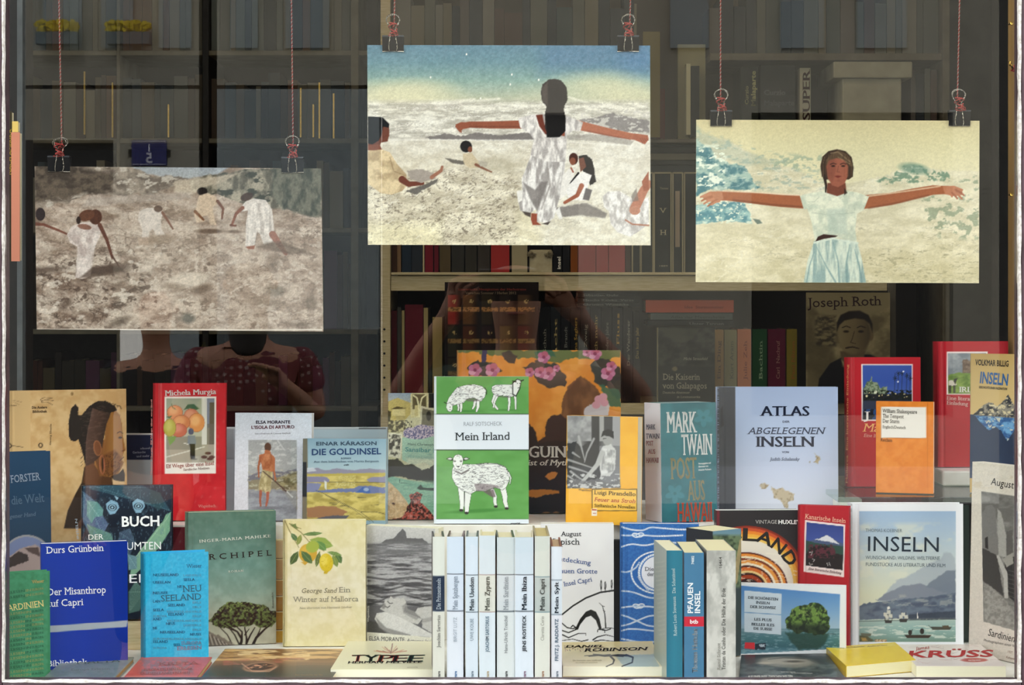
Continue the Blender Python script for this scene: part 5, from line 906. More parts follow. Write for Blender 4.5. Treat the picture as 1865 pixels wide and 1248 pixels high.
# yellow landscape paperback
def a_gold(A):
    A.view(*VC); A.fill('8aa6b4'); A.grad(0, 500, 0, 780, ['7fa0b2', '93b0be', 'a4bac2'], m=A.rm(740, 490, 1400, 790)); A.rect(700, 490, 756, 1300, '6f6a58'); A.rect(705, 720, 748, 1000, '1c1d22')
    A.poly([(752, 780), (830, 765), (900, 785), (1000, 768), (1120, 785), (1240, 770), (1384, 780), (1384, 830), (752, 830)], '8b8798', 1, 4, 5); A.poly([(752, 765), (800, 762), (830, 790), (752, 800)], 'c9cdd2', .8, 4)
    A.poly([(752, 815), (1384, 805), (1384, 1190), (752, 1190)], 'b3a34c', 1, 5, 4); A.tex(A.rm(752, 830, 1384, 1190, 6), 60, 30, 'a2924a', 'cdbb6c', 4, 1.4)
    A.poly([(752, 835), (900, 838), (935, 860), (925, 880), (752, 882)], '827e98', 1, 3, 4); A.poly([(752, 885), (870, 890), (850, 930), (830, 958), (752, 962)], '7c80a2', 1, 3, 5); A.poly([(1384, 835), (1270, 842), (1230, 862), (1260, 880), (1384, 886)], '848199', 1, 3, 4)
    A.poly([(752, 960), (980, 935), (1130, 930), (1180, 910), (1260, 912), (1384, 925), (1384, 970), (1240, 972), (1100, 960), (950, 965)], '66709a', 1, 4, 6); A.poly([(1150, 965), (1200, 920), (1250, 925), (1265, 970)], '3f5f9c', 1, 4, 4); A.ell(1230, 940, 22, 14, 'aab8cc', .8)
    A.poly([(890, 865), (912, 880), (908, 945), (895, 930)], 'd9dcd8', .9, 3); A.poly([(752, 1090), (860, 1075), (980, 1078), (1080, 1120), (1040, 1150), (900, 1170), (752, 1165)], '9a6f4c', 1, 5, 6); A.poly([(850, 1168), (960, 1150), (1090, 1150), (1060, 1190), (800, 1195)], '4f5160', .9, 5, 5)
    for q, w in (([(880, 970), (960, 1010), (1080, 1070), (1180, 1120), (1290, 1205)], 4), ([(900, 985), (1000, 1040), (1140, 1110), (1260, 1200)], 3), ([(1190, 1122), (1300, 1120), (1384, 1140)], 4), ([(1160, 1005), (1230, 1003)], 4), ([(1270, 1068), (1330, 1064)], 3), ([(935, 1050), (1005, 1052)], 4), ([(955, 1062), (990, 1062)], 4), ([(1020, 1072), (1090, 1078)], 4), ([(930, 880), (1384, 882)], 3), ([(1150, 1140), (1190, 1142)], 3), ([(820, 945), (880, 970)], 3)): A.line(q, w, '3f3c2e', .85)
    A.tex(A.rm(1005, 825, 1145, 865, 4), 8, 6, 'b0a152', 'c9bc7a', 2, 2, 0, .7); A.tex(A.rm(985, 880, 1140, 915, 4), 8, 6, 'a89a50', 'd1c68c', 2, 2, 0, .7)
book('paperback with a painted yellow plain under a pale blue sky', None, 550, 702, 799, 2.725, 2.715, z=st1, t=.02, cover='8aa6b4', page='9fb2ba', art=a_gold, res=1.3,
     txt=lambda k: (k.view(*VC), k.text('EINAR KÁRASON', 826, 584, 1314, 580, 28, '33495c', 'b'), k.text('DIE GOLDINSEL', 790, 662, 1346, 654, 48, '23406a', 'b'), k.text('ROMAN', 1026, 696, 1106, 694, 14, '3c5568', 'b'), k.text('Aus dem Isländischen von Marita Bergsson', 808, 724, 1330, 718, 16, '3c5568'), k.text('ctb', 1048, 748, 1088, 746, 12, '22303c', 'b', .2)))
# collage cover
def a_sans(A):
    A.view(*VC); A.fill('c9c49c'); A.grad(1402, 160, 1600, 250, ['8fa0ae', 'b0b4ac'], m=A.rm(1396, 150, 1595, 260)); A.poly([(1402, 230), (1480, 200), (1590, 240), (1590, 330), (1500, 420), (1402, 430)], 'bfae6a', 1, 4, 4); A.poly([(1430, 290), (1480, 268), (1560, 285), (1440, 292)], '4d4426', 1, 3); A.rect(1440, 290, 1545, 345, 'd2c48a'); A.rect(1470, 345, 1545, 390, 'b4a66e'); A.spots(A.rm(1402, 380, 1600, 480), 14, 12, '39362a', .5, .06, 4); A.poly([(1402, 300), (1432, 310), (1420, 420), (1402, 430)], '37331f', .9, 3)
    A.rect(1588, 165, 1730, 360, 'd8cf9c'); A.rect(1604, 170, 1716, 290, '5c5638'); A.line([(1612, 180), (1640, 200), (1652, 250), (1655, 350)], 12, 'e6dfae'); A.line([(1712, 175), (1680, 200), (1668, 250), (1664, 350)], 12, 'e6dfae'); A.rect(1622, 260, 1650, 345, 'cfc288'); A.poly([(1670, 262), (1780, 290), (1780, 430), (1660, 430)], 'd5cfb0', 1, 3); A.poly([(1684, 284), (1780, 304), (1780, 425), (1676, 425)], '6f6c58', 1, 3); A.ell(1735, 345, 20, 40, '2a2822', .9, 0, 4); A.rect(1735, 160, 1790, 280, '1d1c1a')
    A.tex(A.pm([(1408, 390), (1530, 380), (1560, 470), (1408, 480)], 3), 20, 16, '45402c', 'c2b988', 4, 2.2); A.poly([(1404, 480), (1520, 490), (1510, 690), (1404, 670)], 'ddd9c0', 1, 3); A.tex(A.pm([(1412, 492), (1510, 500), (1500, 680), (1412, 660)], 3), 22, 26, '36342c', 'd8d4bc', 4, 2.4)
    g = A.pm([(1520, 520), (1800, 500), (1800, 780), (1700, 720), (1600, 740), (1520, 700)], 6); A.put(g, 'a3c8b0'); A.put(A.rm(1560, 690, 1800, 820, 30), 'dcdcc0', .8)
    for x, y, rx, ry in ((1590, 480, 60, 40), (1680, 450, 70, 34), (1750, 470, 50, 44), (1640, 500, 110, 34)): A.tex(A.em(x, y, rx, ry), 9, 9, '5d5c86', 'cdbcc8', 3, 2.4)
    A.poly([(1404, 700), (1480, 690), (1540, 740), (1600, 735), (1680, 780), (1740, 770), (1790, 730), (1790, 890), (1600, 860), (1500, 835), (1404, 840)], '24261c', 1, 4, 8); A.poly([(1402, 850), (1440, 835), (1600, 870), (1790, 900), (1790, 1230), (1402, 1230)], '8cc0a4', 1, 3); A.tex(A.rm(1402, 870, 1790, 1230, 20), 60, 14, '7db398', 'a5d0b4', 3, 1.2, 0, .7); A.poly([(1402, 870), (1440, 900), (1500, 960), (1560, 1040), (1600, 1120), (1600, 1230), (1402, 1230)], 'dcb98c', 1, 4); A.tex(A.pm([(1402, 880), (1440, 905), (1560, 1060), (1600, 1230), (1402, 1230)], 8), 26, 26, 'cda678', 'ecd0a4', 3, 1.2, 0, .8)
    A.poly([(1640, 930), (1670, 900), (1690, 925), (1780, 930), (1780, 950), (1660, 942)], '23352e', .9, 3); A.line([(1500, 860), (1502, 885)], 4, '23352e'); A.line([(1510, 888), (1560, 890)], 4, '3d5c4c')
    c = A.pm([(1410, 1215), (1440, 1180), (1530, 1160), (1560, 1080), (1590, 1030), (1580, 990), (1640, 960), (1680, 980), (1670, 1050), (1720, 1090), (1750, 1130), (1790, 1160), (1790, 1225)], 3, 12); A.tex(c, 14, 14, '3a1c14', 'c45a4a', 4, 2.6); A.film(.10); A.spots(c, 12, 12, 'd9968a', .62, .04, 3, 6, .8); A.ell(1450, 1055, 14, 8, '4a2a20', .9, 20)
book('collage-cover book of postcards, a green bay and red blossoms', None, 706, 835, 716, 2.775, z=st1, t=.016, hard=False, cover='2a2620', page='e9dfc4', art=a_sans, res=1.2,
     txt=lambda k: (k.view(*VC), k.text('Hans Christoph Buch', 1566, 582, 1850, 590, 20, '3c5a58', 'n'), k.text('Sansibar Blues', 1546, 632, 1900, 646, 34, '5c9a94', 'b'), k.text('oder', 1720, 660, 1762, 664, 16, '6fa09a', 'n'), k.text('Wie ich Livingstone fand', 1566, 682, 1880, 700, 22, '86b0a4', 'n')))
# green book with sheep
def a_sheep(A):
    A.view(*VH); A.fill('dfe6ee'); g = '66a058'; gr = A.rm(0, 0, 9999, 9999)
    A.rect(364, 592, 764, 764, g); A.rect(364, 918, 764, 1214, g); A.tex(np.maximum(A.rm(364, 592, 764, 764), A.rm(364, 918, 764, 1214)), 90, 50, '5f9950', '6da75e', 3, 1.2, 0, .8); A.rect(340, 762, 770, 765.5, '28382a'); A.rect(340, 916, 770, 919.5, '28382a'); A.rect(364, 1213, 764, 1215, '3c6a34'); A.rect(340, 590, 364, 1260, 'd3dbe0', .7)
    A.view(*VS); WO, DK, PU = 'e9ebe6', '2a2c28', '6d5c62'
    def leg(pts, w): A.line(pts, (w[0] + 5, w[1] + 5), DK, 1, 3); A.line(pts, w, WO, 1, 3)
    def wool(pts, n, seed, cx, cy):
        m = A.pm(pts, 3); A.put(A.pm(pts, 3), WO); R = random.Random(seed); p = np.array(pts, float); x0, x1, y0, y1 = p[:, 0].min(), p[:, 0].max(), p[:, 1].min(), p[:, 1].max()
        keep = A.c.copy()
        for i in range(n):
            x, y = R.uniform(x0, x1), R.uniform(y0, y1); L = R.uniform(10, 26); a = R.uniform(-.5, .5); A.line([(x, y), (x + L * .5, y + R.uniform(-5, 5) + L * a * .5), (x + L, y + L * a)], R.uniform(1.6, 3.2), R.choice([DK, '5c5a5e', '8d8c90', '8d8c90']), .8, 2.4)
        mm = m[:, None]; A.c[:] = A.c * mm + keep * (1 - mm)
    def outline(pts, w=4): A.line(pts + [pts[0]], w, DK, .9, 2.6)
    # shadows of the hooves are printed green
    A.put(A.em(900, 1108, 250, 16, -3, 12), '4a8440', .8); A.put(A.em(800, 236, 130, 10, 0, 8), '4a8440', .8); A.put(A.em(1150, 226, 110, 9, 0, 8), '4a8440', .7)
    # large sheep
    leg([(1040, 930), (1064, 985), (1062, 1030), (1072, 1066)], (34, 22)); leg([(1130, 900), (1150, 980), (1152, 1030), (1168, 1082)], (50, 26)); A.poly([(960, 940), (1050, 920), (1070, 985), (1040, 990)], PU, .8, 5)
    leg([(765, 900), (772, 980), (776, 1050), (770, 1100)], (50, 26)); leg([(835, 890), (826, 980), (818, 1060), (816, 1122)], (64, 30))
    for x, y in ((768, 1102), (814, 1126), (1070, 1070), (1166, 1086)): A.ell(x, y, 17, 11, '3a3634')
    body = [(690, 760), (700, 720), (800, 700), (880, 702), (980, 690), (1080, 694), (1150, 720), (1185, 770), (1190, 840), (1160, 900), (1130, 925), (1060, 900), (980, 935), (900, 932), (850, 960), (780, 930), (720, 880), (690, 820)]
    outline(body, 6); wool(body, 620, 1, 940, 800); A.poly([(880, 870), (960, 868), (1060, 880), (1120, 900), (1060, 912), (980, 938), (900, 935)], PU, .55, 8); A.line([(900, 700), (1080, 696), (1160, 730), (1188, 790)], 4, DK, .7)
    A.line([(1180, 770), (1205, 820), (1195, 875)], (18, 8), DK, 1, 3); A.line([(1180, 772), (1202, 820), (1194, 870)], (12, 5), WO, 1, 3)
    wool([(690, 740), (760, 760), (820, 740), (860, 780), (850, 860), (790, 890), (720, 860), (688, 810)], 90, 4, 0, 0); A.line([(720, 762), (770, 784), (830, 752)], 14, '57504f', .75, 6)
    for s_ in (-1, 1): A.poly([(740 + s_ * 44, 648), (740 + s_ * 70, 636), (740 + s_ * 104, 652), (740 + s_ * 70, 668), (740 + s_ * 44, 668)], DK, 1, 4); A.poly([(740 + s_ * 46, 652), (740 + s_ * 70, 641), (740 + s_ * 96, 652), (740 + s_ * 68, 662)], 'cfd2cc', 1, 4)
    head = [(700, 640), (714, 620), (745, 612), (772, 624), (784, 650), (782, 690), (768, 735), (742, 756), (714, 738), (694, 695)]; A.poly(head, DK, 1, 6); A.poly([(p[0] * .96 + 741 * .04, p[1] * .96 + 684 * .04) for p in head], 'eceee8', 1, 3)
    for x in (712, 766): A.line([(x - 10, 672), (x, 664), (x + 10, 674)], 3, DK); A.ell(x, 676, 6, 4, DK)
    A.line([(722, 700), (728, 720), (742, 726), (756, 720), (762, 700)], 2.5, '5a5658', .9); A.poly([(728, 714), (756, 714), (742, 730)], DK, .9, 3); A.line([(734, 742), (750, 742)], 3, DK); A.spots(A.em(740, 632, 34, 16), 8, 6, '8f8f8c', .55, .1, 3)
    # grazing sheep
    leg([(740, 170), (745, 205), (742, 228)], (16, 12)); leg([(765, 165), (768, 205), (764, 236)], (22, 14)); leg([(888, 150), (882, 190), (868, 214)], (22, 12)); leg([(915, 150), (915, 200), (902, 236)], (28, 14))
    b = [(690, 80), (730, 30), (800, 10), (880, 2), (950, 18), (984, 55), (975, 110), (940, 150), (880, 118), (820, 128), (790, 160), (730, 175), (690, 190), (640, 170), (660, 120)]; outline(b, 5); wool(b, 260, 2, 0, 0); A.poly([(805, 128), (880, 116), (935, 145), (880, 152), (820, 150)], PU, .6, 6)
    A.line([(975, 30), (992, 60), (988, 90)], 6, DK); h_ = [(640, 170), (668, 160), (692, 185), (694, 220), (676, 244), (652, 236), (636, 205)]; A.poly(h_, DK, 1, 5); A.poly([(p[0] * .93 + 666 * .07, p[1] * .93 + 202 * .07) for p in h_], WO, 1, 3); A.line([(640, 168), (620, 158)], 7, DK); A.ell(670, 200, 4, 5, DK); A.line([(664, 222), (680, 224)], 3, DK)
    # lamb
    leg([(1066, 95), (1046, 150), (1062, 190), (1086, 216)], (30, 14)); leg([(1085, 100), (1060, 150), (1050, 200)], (18, 12)); leg([(1185, 100), (1190, 160), (1182, 226)], (24, 14)); leg([(1238, 90), (1244, 150), (1244, 216)], (20, 12))
    b = [(1040, 20), (1070, 6), (1140, 4), (1200, 4), (1240, -10), (1262, 10), (1262, 60), (1245, 100), (1190, 112), (1120, 98), (1080, 102), (1045, 80), (1034, 50)]; outline(b, 5); wool(b, 110, 3, 0, 0); A.line([(1080, 100), (1130, 112), (1190, 112)], 10, PU, .6, 5)
    A.view(*VH); h_ = [(700, 620), (712, 614), (726, 616), (732, 632), (724, 654), (712, 662), (700, 640)]; A.poly([(690, 628), (712, 612), (730, 620), (724, 656), (706, 690), (690, 680)], DK, 1, 3); A.poly([(694, 632), (712, 616), (727, 622), (720, 654), (705, 684), (694, 676)], WO, 1, 2); A.line([(692, 622), (706, 626)], 5, DK); A.line([(726, 622), (738, 618)], 5, DK); A.ell(712, 632, 2, 2, DK); A.ell(722, 632, 2, 2, DK); A.line([(714, 652), (722, 650)], 2.4, DK)
book('green and white hardcover with three drawn sheep, standing on the row of white spines', None, 790, 963, 686, 2.728, z=st1, t=.02, hard=False, cover='dde4e8', page='efe9da', art=a_sheep, res=1.0, lean=2,
     txt=lambda k: (k.view(*VH), k.text('RALF SOTSCHECK', 481, 815, 646, 813, 17, '9fa6ad', 'n'), k.text('Mein Irland', 447, 877, 678, 874, 33, '2f3338', 's'), k.text('mare', 682, 1238, 722, 1236, 9, '55555a', 'b', .2)))
# large art book: generic orange ground with blossom, dark foliage and shadows
def a_art(A):
    A.view(*VH); A.fill('e3933f'); A.tex(A.rm(440, 470, 1180, 1300), 60, 60, 'db8836', 'ea9f4a', 3, 1.2)
    A.poly([(455, 484), (1156, 490), (1156, 520), (1080, 540), (1000, 520), (900, 540), (760, 530), (680, 510), (600, 520), (520, 500), (455, 510)], '4c6a48', .8, 3, 16); A.poly([(560, 486), (580, 486), (576, 600), (556, 600)], '4d4360', 1, 3, 4)
    for q in ([(740, 570), (800, 540), (890, 560), (930, 600), (905, 650), (850, 660), (790, 620)], [(1020, 560), (1090, 530), (1150, 560), (1150, 620), (1090, 650), (1040, 620)], [(500, 560), (540, 535), (600, 550), (640, 580), (580, 600), (510, 600)], [(1100, 620), (1156, 600), (1156, 700), (1120, 690)], [(640, 500), (720, 510), (700, 545), (650, 540)]): A.poly(q, '3b3a38', .95, 3, 22)
    for q in ([(780, 500), (860, 490), (880, 520), (800, 530)], [(1060, 640), (1150, 660), (1156, 740), (1110, 730)]): A.poly(q, '3f6650', .9, 3, 14)
    for x, y, r in ((825, 520, 28), (845, 590, 32), (810, 585, 26), (765, 585, 22), (880, 568, 16), (1045, 505, 30), (1100, 590, 32), (1115, 560, 24), (530, 575, 30), (605, 575, 32), (1010, 500, 20)):
        for k in range(5): A.ell(x + r * .5 * math.cos(k * 1.26), y + r * .5 * math.sin(k * 1.26), r * .5, r * .46, ['c47f9c', 'b66a8a', 'd398b0', 'c07090', 'ba6478'][k], 1, 0, 2)
        A.ell(x, y, r * .25, r * .25, '8c3f5c')
    # plain arched rock and its dark shadow in place of the painted figure
    A.poly([(900, 780), (905, 700), (930, 640), (985, 600), (1040, 640), (1080, 690), (1105, 780), (1100, 860), (900, 860)], '7a5237', 1, 4, 5); A.tex(A.pm([(905, 780), (930, 650), (985, 605), (1080, 690), (1100, 860), (905, 860)], 4), 40, 60, '64432e', '8f6342', 3, 1.3, 0, .7); A.poly([(1000, 740), (1060, 700), (1110, 720), (1100, 770), (1000, 780)], 'd2cdd2', .9, 4, 8)
    for x, y in ((1060, 700), (1085, 715), (1050, 725), (1080, 690)): A.ell(x, y, 18, 16, 'd39aa4', 1, 0, 3)
    A.poly([(835, 800), (860, 770), (900, 765), (930, 790), (925, 900), (760, 1180), (758, 980), (800, 880), (830, 860)], '4a3632', 1, 4, 6); A.poly([(758, 800), (790, 840), (800, 890), (850, 880), (930, 880), (930, 1250), (758, 1250)], '3e3230', 1, 4, 6); A.grad(0, 900, 0, 1250, ['42322e', '34303a', '20242e'], m=A.rm(758, 960, 925, 1300, 20)); A.poly([(830, 1030), (860, 1010), (885, 1015), (870, 1040), (850, 1050)], 'd38a4a', 1, 3, 4); A.poly([(758, 1090), (820, 1086), (890, 1092), (895, 1102), (830, 1110), (790, 1124), (758, 1118)], 'c98444', 1, 3, 4); A.ell(835, 1192, 18, 9, '9a6f4a', .9); A.ell(878, 1190, 14, 8, '9a6f4a', .9); A.rect(440, 484, 458, 1300, 'd6c6a4', .5)
book('large orange art book with pink blossoms behind the sheep book', None, 833, 1131, 638, 2.85, z=st1, t=.03, hard=True, cover='d68f48', page='e9dcc8', art=a_art, res=1.3, lean=2, pageinset=.0005,
     txt=lambda k: (k.view(*VH), k.text('GAUGUIN', 622, 950, 920, 950, 48, 'f4efe6', 'S'), k.text('Artist of Myth and Dream', 700, 984, 1130, 984, 24, 'f4efe6', 'S', .2)))
# yellow book with black and white photo
def a_pir(A):
    A.view(*VH); A.fill('e8a928'); A.tex(A.rm(900, 760, 1300, 1300), 80, 80, 'e3a222', 'edb132', 3, 1); p = A.rm(926, 770, 1152, 1082); A.put(p, '77777a'); A.grad(926, 0, 1152, 1, ['8d8d8f', '9a9a9a', '2a2a2c', '3c3c3e', 'a2a2a0', '8c8c8c'], m=A.rm(926, 770, 1152, 900), hor=True)
    A.rect(1030, 770, 1062, 900, '28282a'); A.rect(1064, 770, 1082, 880, '9c9c9a'); A.rect(1084, 770, 1120, 860, '3a3a3c'); A.rect(1120, 770, 1152, 900, '98989a', .8); A.tex(A.rm(926, 770, 1030, 880, 4), 30, 26, '808082', 'a4a4a4', 3, 1.2)
    A.poly([(926, 890), (960, 880), (985, 900), (1020, 885), (1060, 900), (1070, 1000), (1060, 1082), (926, 1082)], '2c2c2e', 1, 4, 8); 
    for q in ([(930, 960), (990, 980), (1050, 1000)], [(935, 990), (1000, 1010), (1050, 1030)], [(940, 1010), (980, 1040), (1020, 1060)], [(975, 860), (990, 920), (1000, 960)], [(1040, 870), (1010, 930), (1000, 970)], [(950, 930), (980, 950)], [(930, 1030), (960, 1050)]): A.line(q, (10, 4), 'a9a9a8', .85, 4)
    A.poly([(1075, 905), (1110, 890), (1135, 920), (1130, 1000), (1110, 1030), (1070, 1030), (1060, 960)], 'c6c6c4', 1, 4, 3); A.tex(A.pm([(1078, 910), (1130, 920), (1125, 1010), (1070, 1025)], 4), 12, 26, '8a8a8a', 'dadad8', 3, 1.5, 0, .8); A.ell(1098, 872, 20, 26, '9a9a98', 1, 0, 3); A.poly([(1070, 862), (1078, 838), (1102, 828), (1124, 840), (1126, 870), (1108, 860), (1086, 856)], '1c1c1e', 1, 3, 3); A.line([(1080, 870), (1092, 868)], 3, '2c2c2c'); A.line([(1075, 930), (1055, 980), (1030, 1010), (985, 1060)], (22, 14), 'b0b0ae', 1, 4); A.poly([(926, 1040), (1000, 1050), (1060, 1040), (1100, 1060), (1152, 1040), (1152, 1082), (926, 1082)], '68686a', .8, 5, 6); A.spots(A.rm(926, 1020, 1152, 1082), 16, 10, 'bdbdbc', .55, .06, 3)
    A.rect(1031, 1085, 1226, 1180, '2a2416'); A.rect(1034, 1088, 1223, 1177, 'edbb4a'); A.rect(1030, 1170, 1054, 1200, 'e9e2d2'); A.rect(1032, 1172, 1052, 1178, 'b54a2a')
book('golden yellow book with a black and white photo of a boy beside plants', None, 1030, 1160, 757, 2.735, 2.70, z=st1, t=.022, hard=False, cover='e8a928', page='e9dcc0', art=a_pir, res=1.2, lean=2,
     txt=lambda k: (k.view(*VH), k.text('Luigi Pirandello', 1042, 1108, 1218, 1116, 17, '2c2412'), k.text('Feuer ans Stroh', 1042, 1138, 1216, 1146, 17, 'b0362a', 's', .2), k.text('Sizilianische Novellen', 1042, 1162, 1216, 1170, 13, '2c2412'), k.text('Wagenbach', 974, 1092, 1028, 1095, 8, '5a4a1e'), k.text('WAT', 1036, 1192, 1050, 1193, 5, 'b54a2a', 'b')))
# teal book, white spine
def a_teal(A):
    A.view(*VI); A.fill('2b6b74'); A.tex(A.rm(100, 640, 400, 1300), 50, 50, '27656e', '31737c', 3, 1)
    for cx_, cy_, r in ((315, 730, 44), (180, 1090, 46)):
        for k in range(5): a = k * 1.257 + .3; A.ell(cx_ + r * .55 * math.cos(a), cy_ + r * .55 * math.sin(a), r * .48, r * .3, '3f838d', .8, math.degrees(a), 3)
        A.ell(cx_, cy_, 8, 8, '2b6b74')
book('teal hardcover with tall condensed lettering and a white spine', None, 1205, 1306, 735, 2.735, 2.765, z=st1, t=.052, hard=False, cover='2b6b74', spine='e4e4ec', page='a9bfbf', art=a_teal, res=1.5, lean=1.5, m='gloss',
     txt=lambda k: (k.view(*VI), k.text('MARK', 144, 802, 278, 800, 98, 'eef0ee', 'S'), k.text('TWAIN', 214, 908, 356, 905, 98, 'eef0ee', 'S'), k.text('POST', 164, 1022, 282, 1018, 100, 'a99f78', 'S'), k.text('AUS', 246, 1124, 322, 1120, 94, 'a99f78', 'S'), k.text('HAWAII', 194, 1226, 356, 1222, 92, 'd0583c', 'S'),
                    k.text('Herausgegeben und', 292, 952, 350, 948, 8, 'dfe4e2', 'b'), k.text('übersetzt von', 292, 966, 338, 963, 8, 'dfe4e2', 'b'), k.text('Alexander Pechmann', 292, 982, 352, 978, 8, 'dfe4e2', 'b')),
     stxt=lambda k: (k.view(*VI), k.text('MARK', 44, 786, 86, 786, 24, '3b3f6a', 'S'), k.text('TWAIN', 44, 830, 106, 830, 24, '3b3f6a', 'S'), k.text('POST', 44, 862, 76, 862, 22, 'a03c4c', 'S'), k.text('AUS', 54, 902, 86, 902, 22, 'a03c4c', 'S'), k.text('HAWAII', 44, 944, 102, 944, 24, 'a03c4c', 'S')))
# pale blue atlas
def a_atlas(A):
    A.view(*VI); A.fill('b3c4e4'); A.grad(0, 590, 0, 1170, ['aebfe2', 'b7c7e6', 'c3cbe2', 'cdd0dc'], m=A.rm(460, 580, 970, 1300)); A.rect(377, 580, 467, 1300, '42444c'); A.poly([(395, 690), (408, 670), (412, 770), (396, 776)], '2c2c32', .8, 3)
    for q, c in (([(585, 1050), (605, 1042), (628, 1048), (610, 1068), (590, 1066)], 'b5a58c'), ([(634, 1058), (660, 1075), (690, 1062), (745, 1095), (742, 1120), (712, 1130), (715, 1158), (695, 1150), (680, 1120), (650, 1108)], 'b9a98e'), ([(842, 895), (852, 910), (872, 930), (860, 948), (838, 940), (850, 925)], 'b0a084'), ([(816, 936), (824, 938), (820, 944)], 'a9a08c')): A.poly(q, c, 1, 3, 8); A.spots(A.pm(q, 3, 8), 12, 12, '8f7f62', .56, .06, 4, 0, .8)
book('pale lavender blue atlas with a dark grey spine edge and small brown islands', None, 1307, 1527, 705, 2.82, z=st1, t=.018, hard=True, cover='b3c4e4', page='d6dae4', art=a_atlas, res=1.6, lean=1.5, pageinset=.0004, m='matt',
     txt=lambda k: (k.view(*VI), k.text('ATLAS', 592, 722, 814, 722, 46, '2a3350', 'S'), k.text('DER', 690, 754, 722, 754, 9, '4a5470', 'b'), k.text('ABGELEGENEN', 528, 808, 884, 808, 31, '333c58', 's', .25), k.text('INSELN', 568, 868, 838, 868, 48, '2a3350', 'S'), k.text('VON', 688, 898, 720, 898, 9, '4a5470', 'b'), k.text('Judith Schalansky', 632, 934, 768, 934, 15, '4a5470', 's', .25)))
# black book with orange rings
def a_isl(A):
    A.view(*VF); A.fill('2a2628'); A.rect(665, 90, 684, 700, '7a2430', .8)
    cols = ['8a2c1c', 'c8502a', 'e8882c', 'f0b040', 'f2c860', 'ece4d4', 'ece4d4', 'e6e0d6']
    for i, r in enumerate((400, 386, 366, 346, 326, 306, 280, 240)): A.ell(860, 600, r, r * .98, cols[i], 1, 0, 3)
    for i, (r, c) in enumerate(((232, '5a1c12'), (222, 'e89038'), (206, 'f4e0b4'), (194, '7c3018'), (180, 'eca048'), (160, 'f6ead0'), (146, '4a1a12'), (134, 'd8702c'), (112, 'f2d490'), (98, '3a1410'), (84, 'a8401c'), (60, '2a1010'))): A.ell(850 + i * 2, 612, r * 1.2, r, c, 1, 0, 3)
    A.spots(A.rm(780, 380, 1200, 640), 30, 8, 'f8f0dc', .66, .04, 3, 5, .7)
book('dark book with glowing orange rings and bold curved letters', None, 1305, 1456, 930, 2.66, 2.665, t=.02, cover='2a2628', page='f2efe8', art=a_isl, res=1.3, lean=1,
     txt=lambda k: (k.view(*VF), k.text('VINTAGE', 920, 194, 1058, 194, 24, 'b9b4ae', 'n'), k.text('HUXLEY', 1068, 195, 1208, 196, 25, 'f4f2ee', 'b'), k.arc('ISLAND', 860, 600, 296, -132, -24, 78, '26221e', 'b')))
# small red travel reader with mountain
def a_kan(A):
    A.view(*VF); A.fill('b11c28'); A.rect(1186, 70, 1206, 640, '98141f', .6); A.poly([(1240, 170), (1504, 200), (1496, 544), (1232, 508)], 'ead8d4'); ph = [(1250, 184), (1494, 212), (1488, 498), (1244, 466)]; m = A.pm(ph, 2); A.grad(0, 180, 0, 500, ['2f3f80', '43559a', '5a6aa6'], m=m)
    A.put(m * A.pm([(1240, 320), (1300, 300), (1380, 268), (1440, 300), (1500, 330), (1500, 520), (1240, 500)], 3, 5), '4a5878'); A.put(m * A.pm([(1296, 296), (1340, 290), (1385, 268), (1420, 290), (1470, 330), (1400, 312), (1340, 302)], 3, 5), 'd9d8dc'); A.put(m * A.pm([(1240, 300), (1320, 320), (1500, 345), (1500, 520), (1240, 500)], 4, 6), '2c4a40'); A.put(m * A.pm([(1240, 400), (1280, 350), (1340, 330), (1400, 345), (1440, 390), (1500, 400), (1500, 520), (1240, 500)], 4, 10), '241c1c'); A.spots(m * A.rm(1260, 330, 1440, 420, 8), 14, 12, '5a2a34', .5, .08, 4)
    for q in ([(1268, 382), (1290, 378), (1282, 398)], [(1290, 425), (1304, 430), (1296, 442)], [(1268, 450), (1276, 462), (1290, 458)], [(1384, 450), (1392, 470)], [(1398, 448), (1406, 468)]): A.line(q, 3.4, 'e9e4e0', .9)
book('small red book with a framed photo of a snowy volcano and brown trees', None, 1453, 1546, 920, 2.655, 2.635, t=.014, hard=True, cover='b11c28', page='b11c28', art=a_kan, res=1.2, lean=1,
     txt=lambda k: (k.view(*VF), k.text('Kanarische Inseln', 1242, 160, 1504, 190, 30, 'f0b49c'), k.text('Eine literarische Einladung', 1264, 494, 1476, 524, 16, '5c3a3c', 's', .2)))
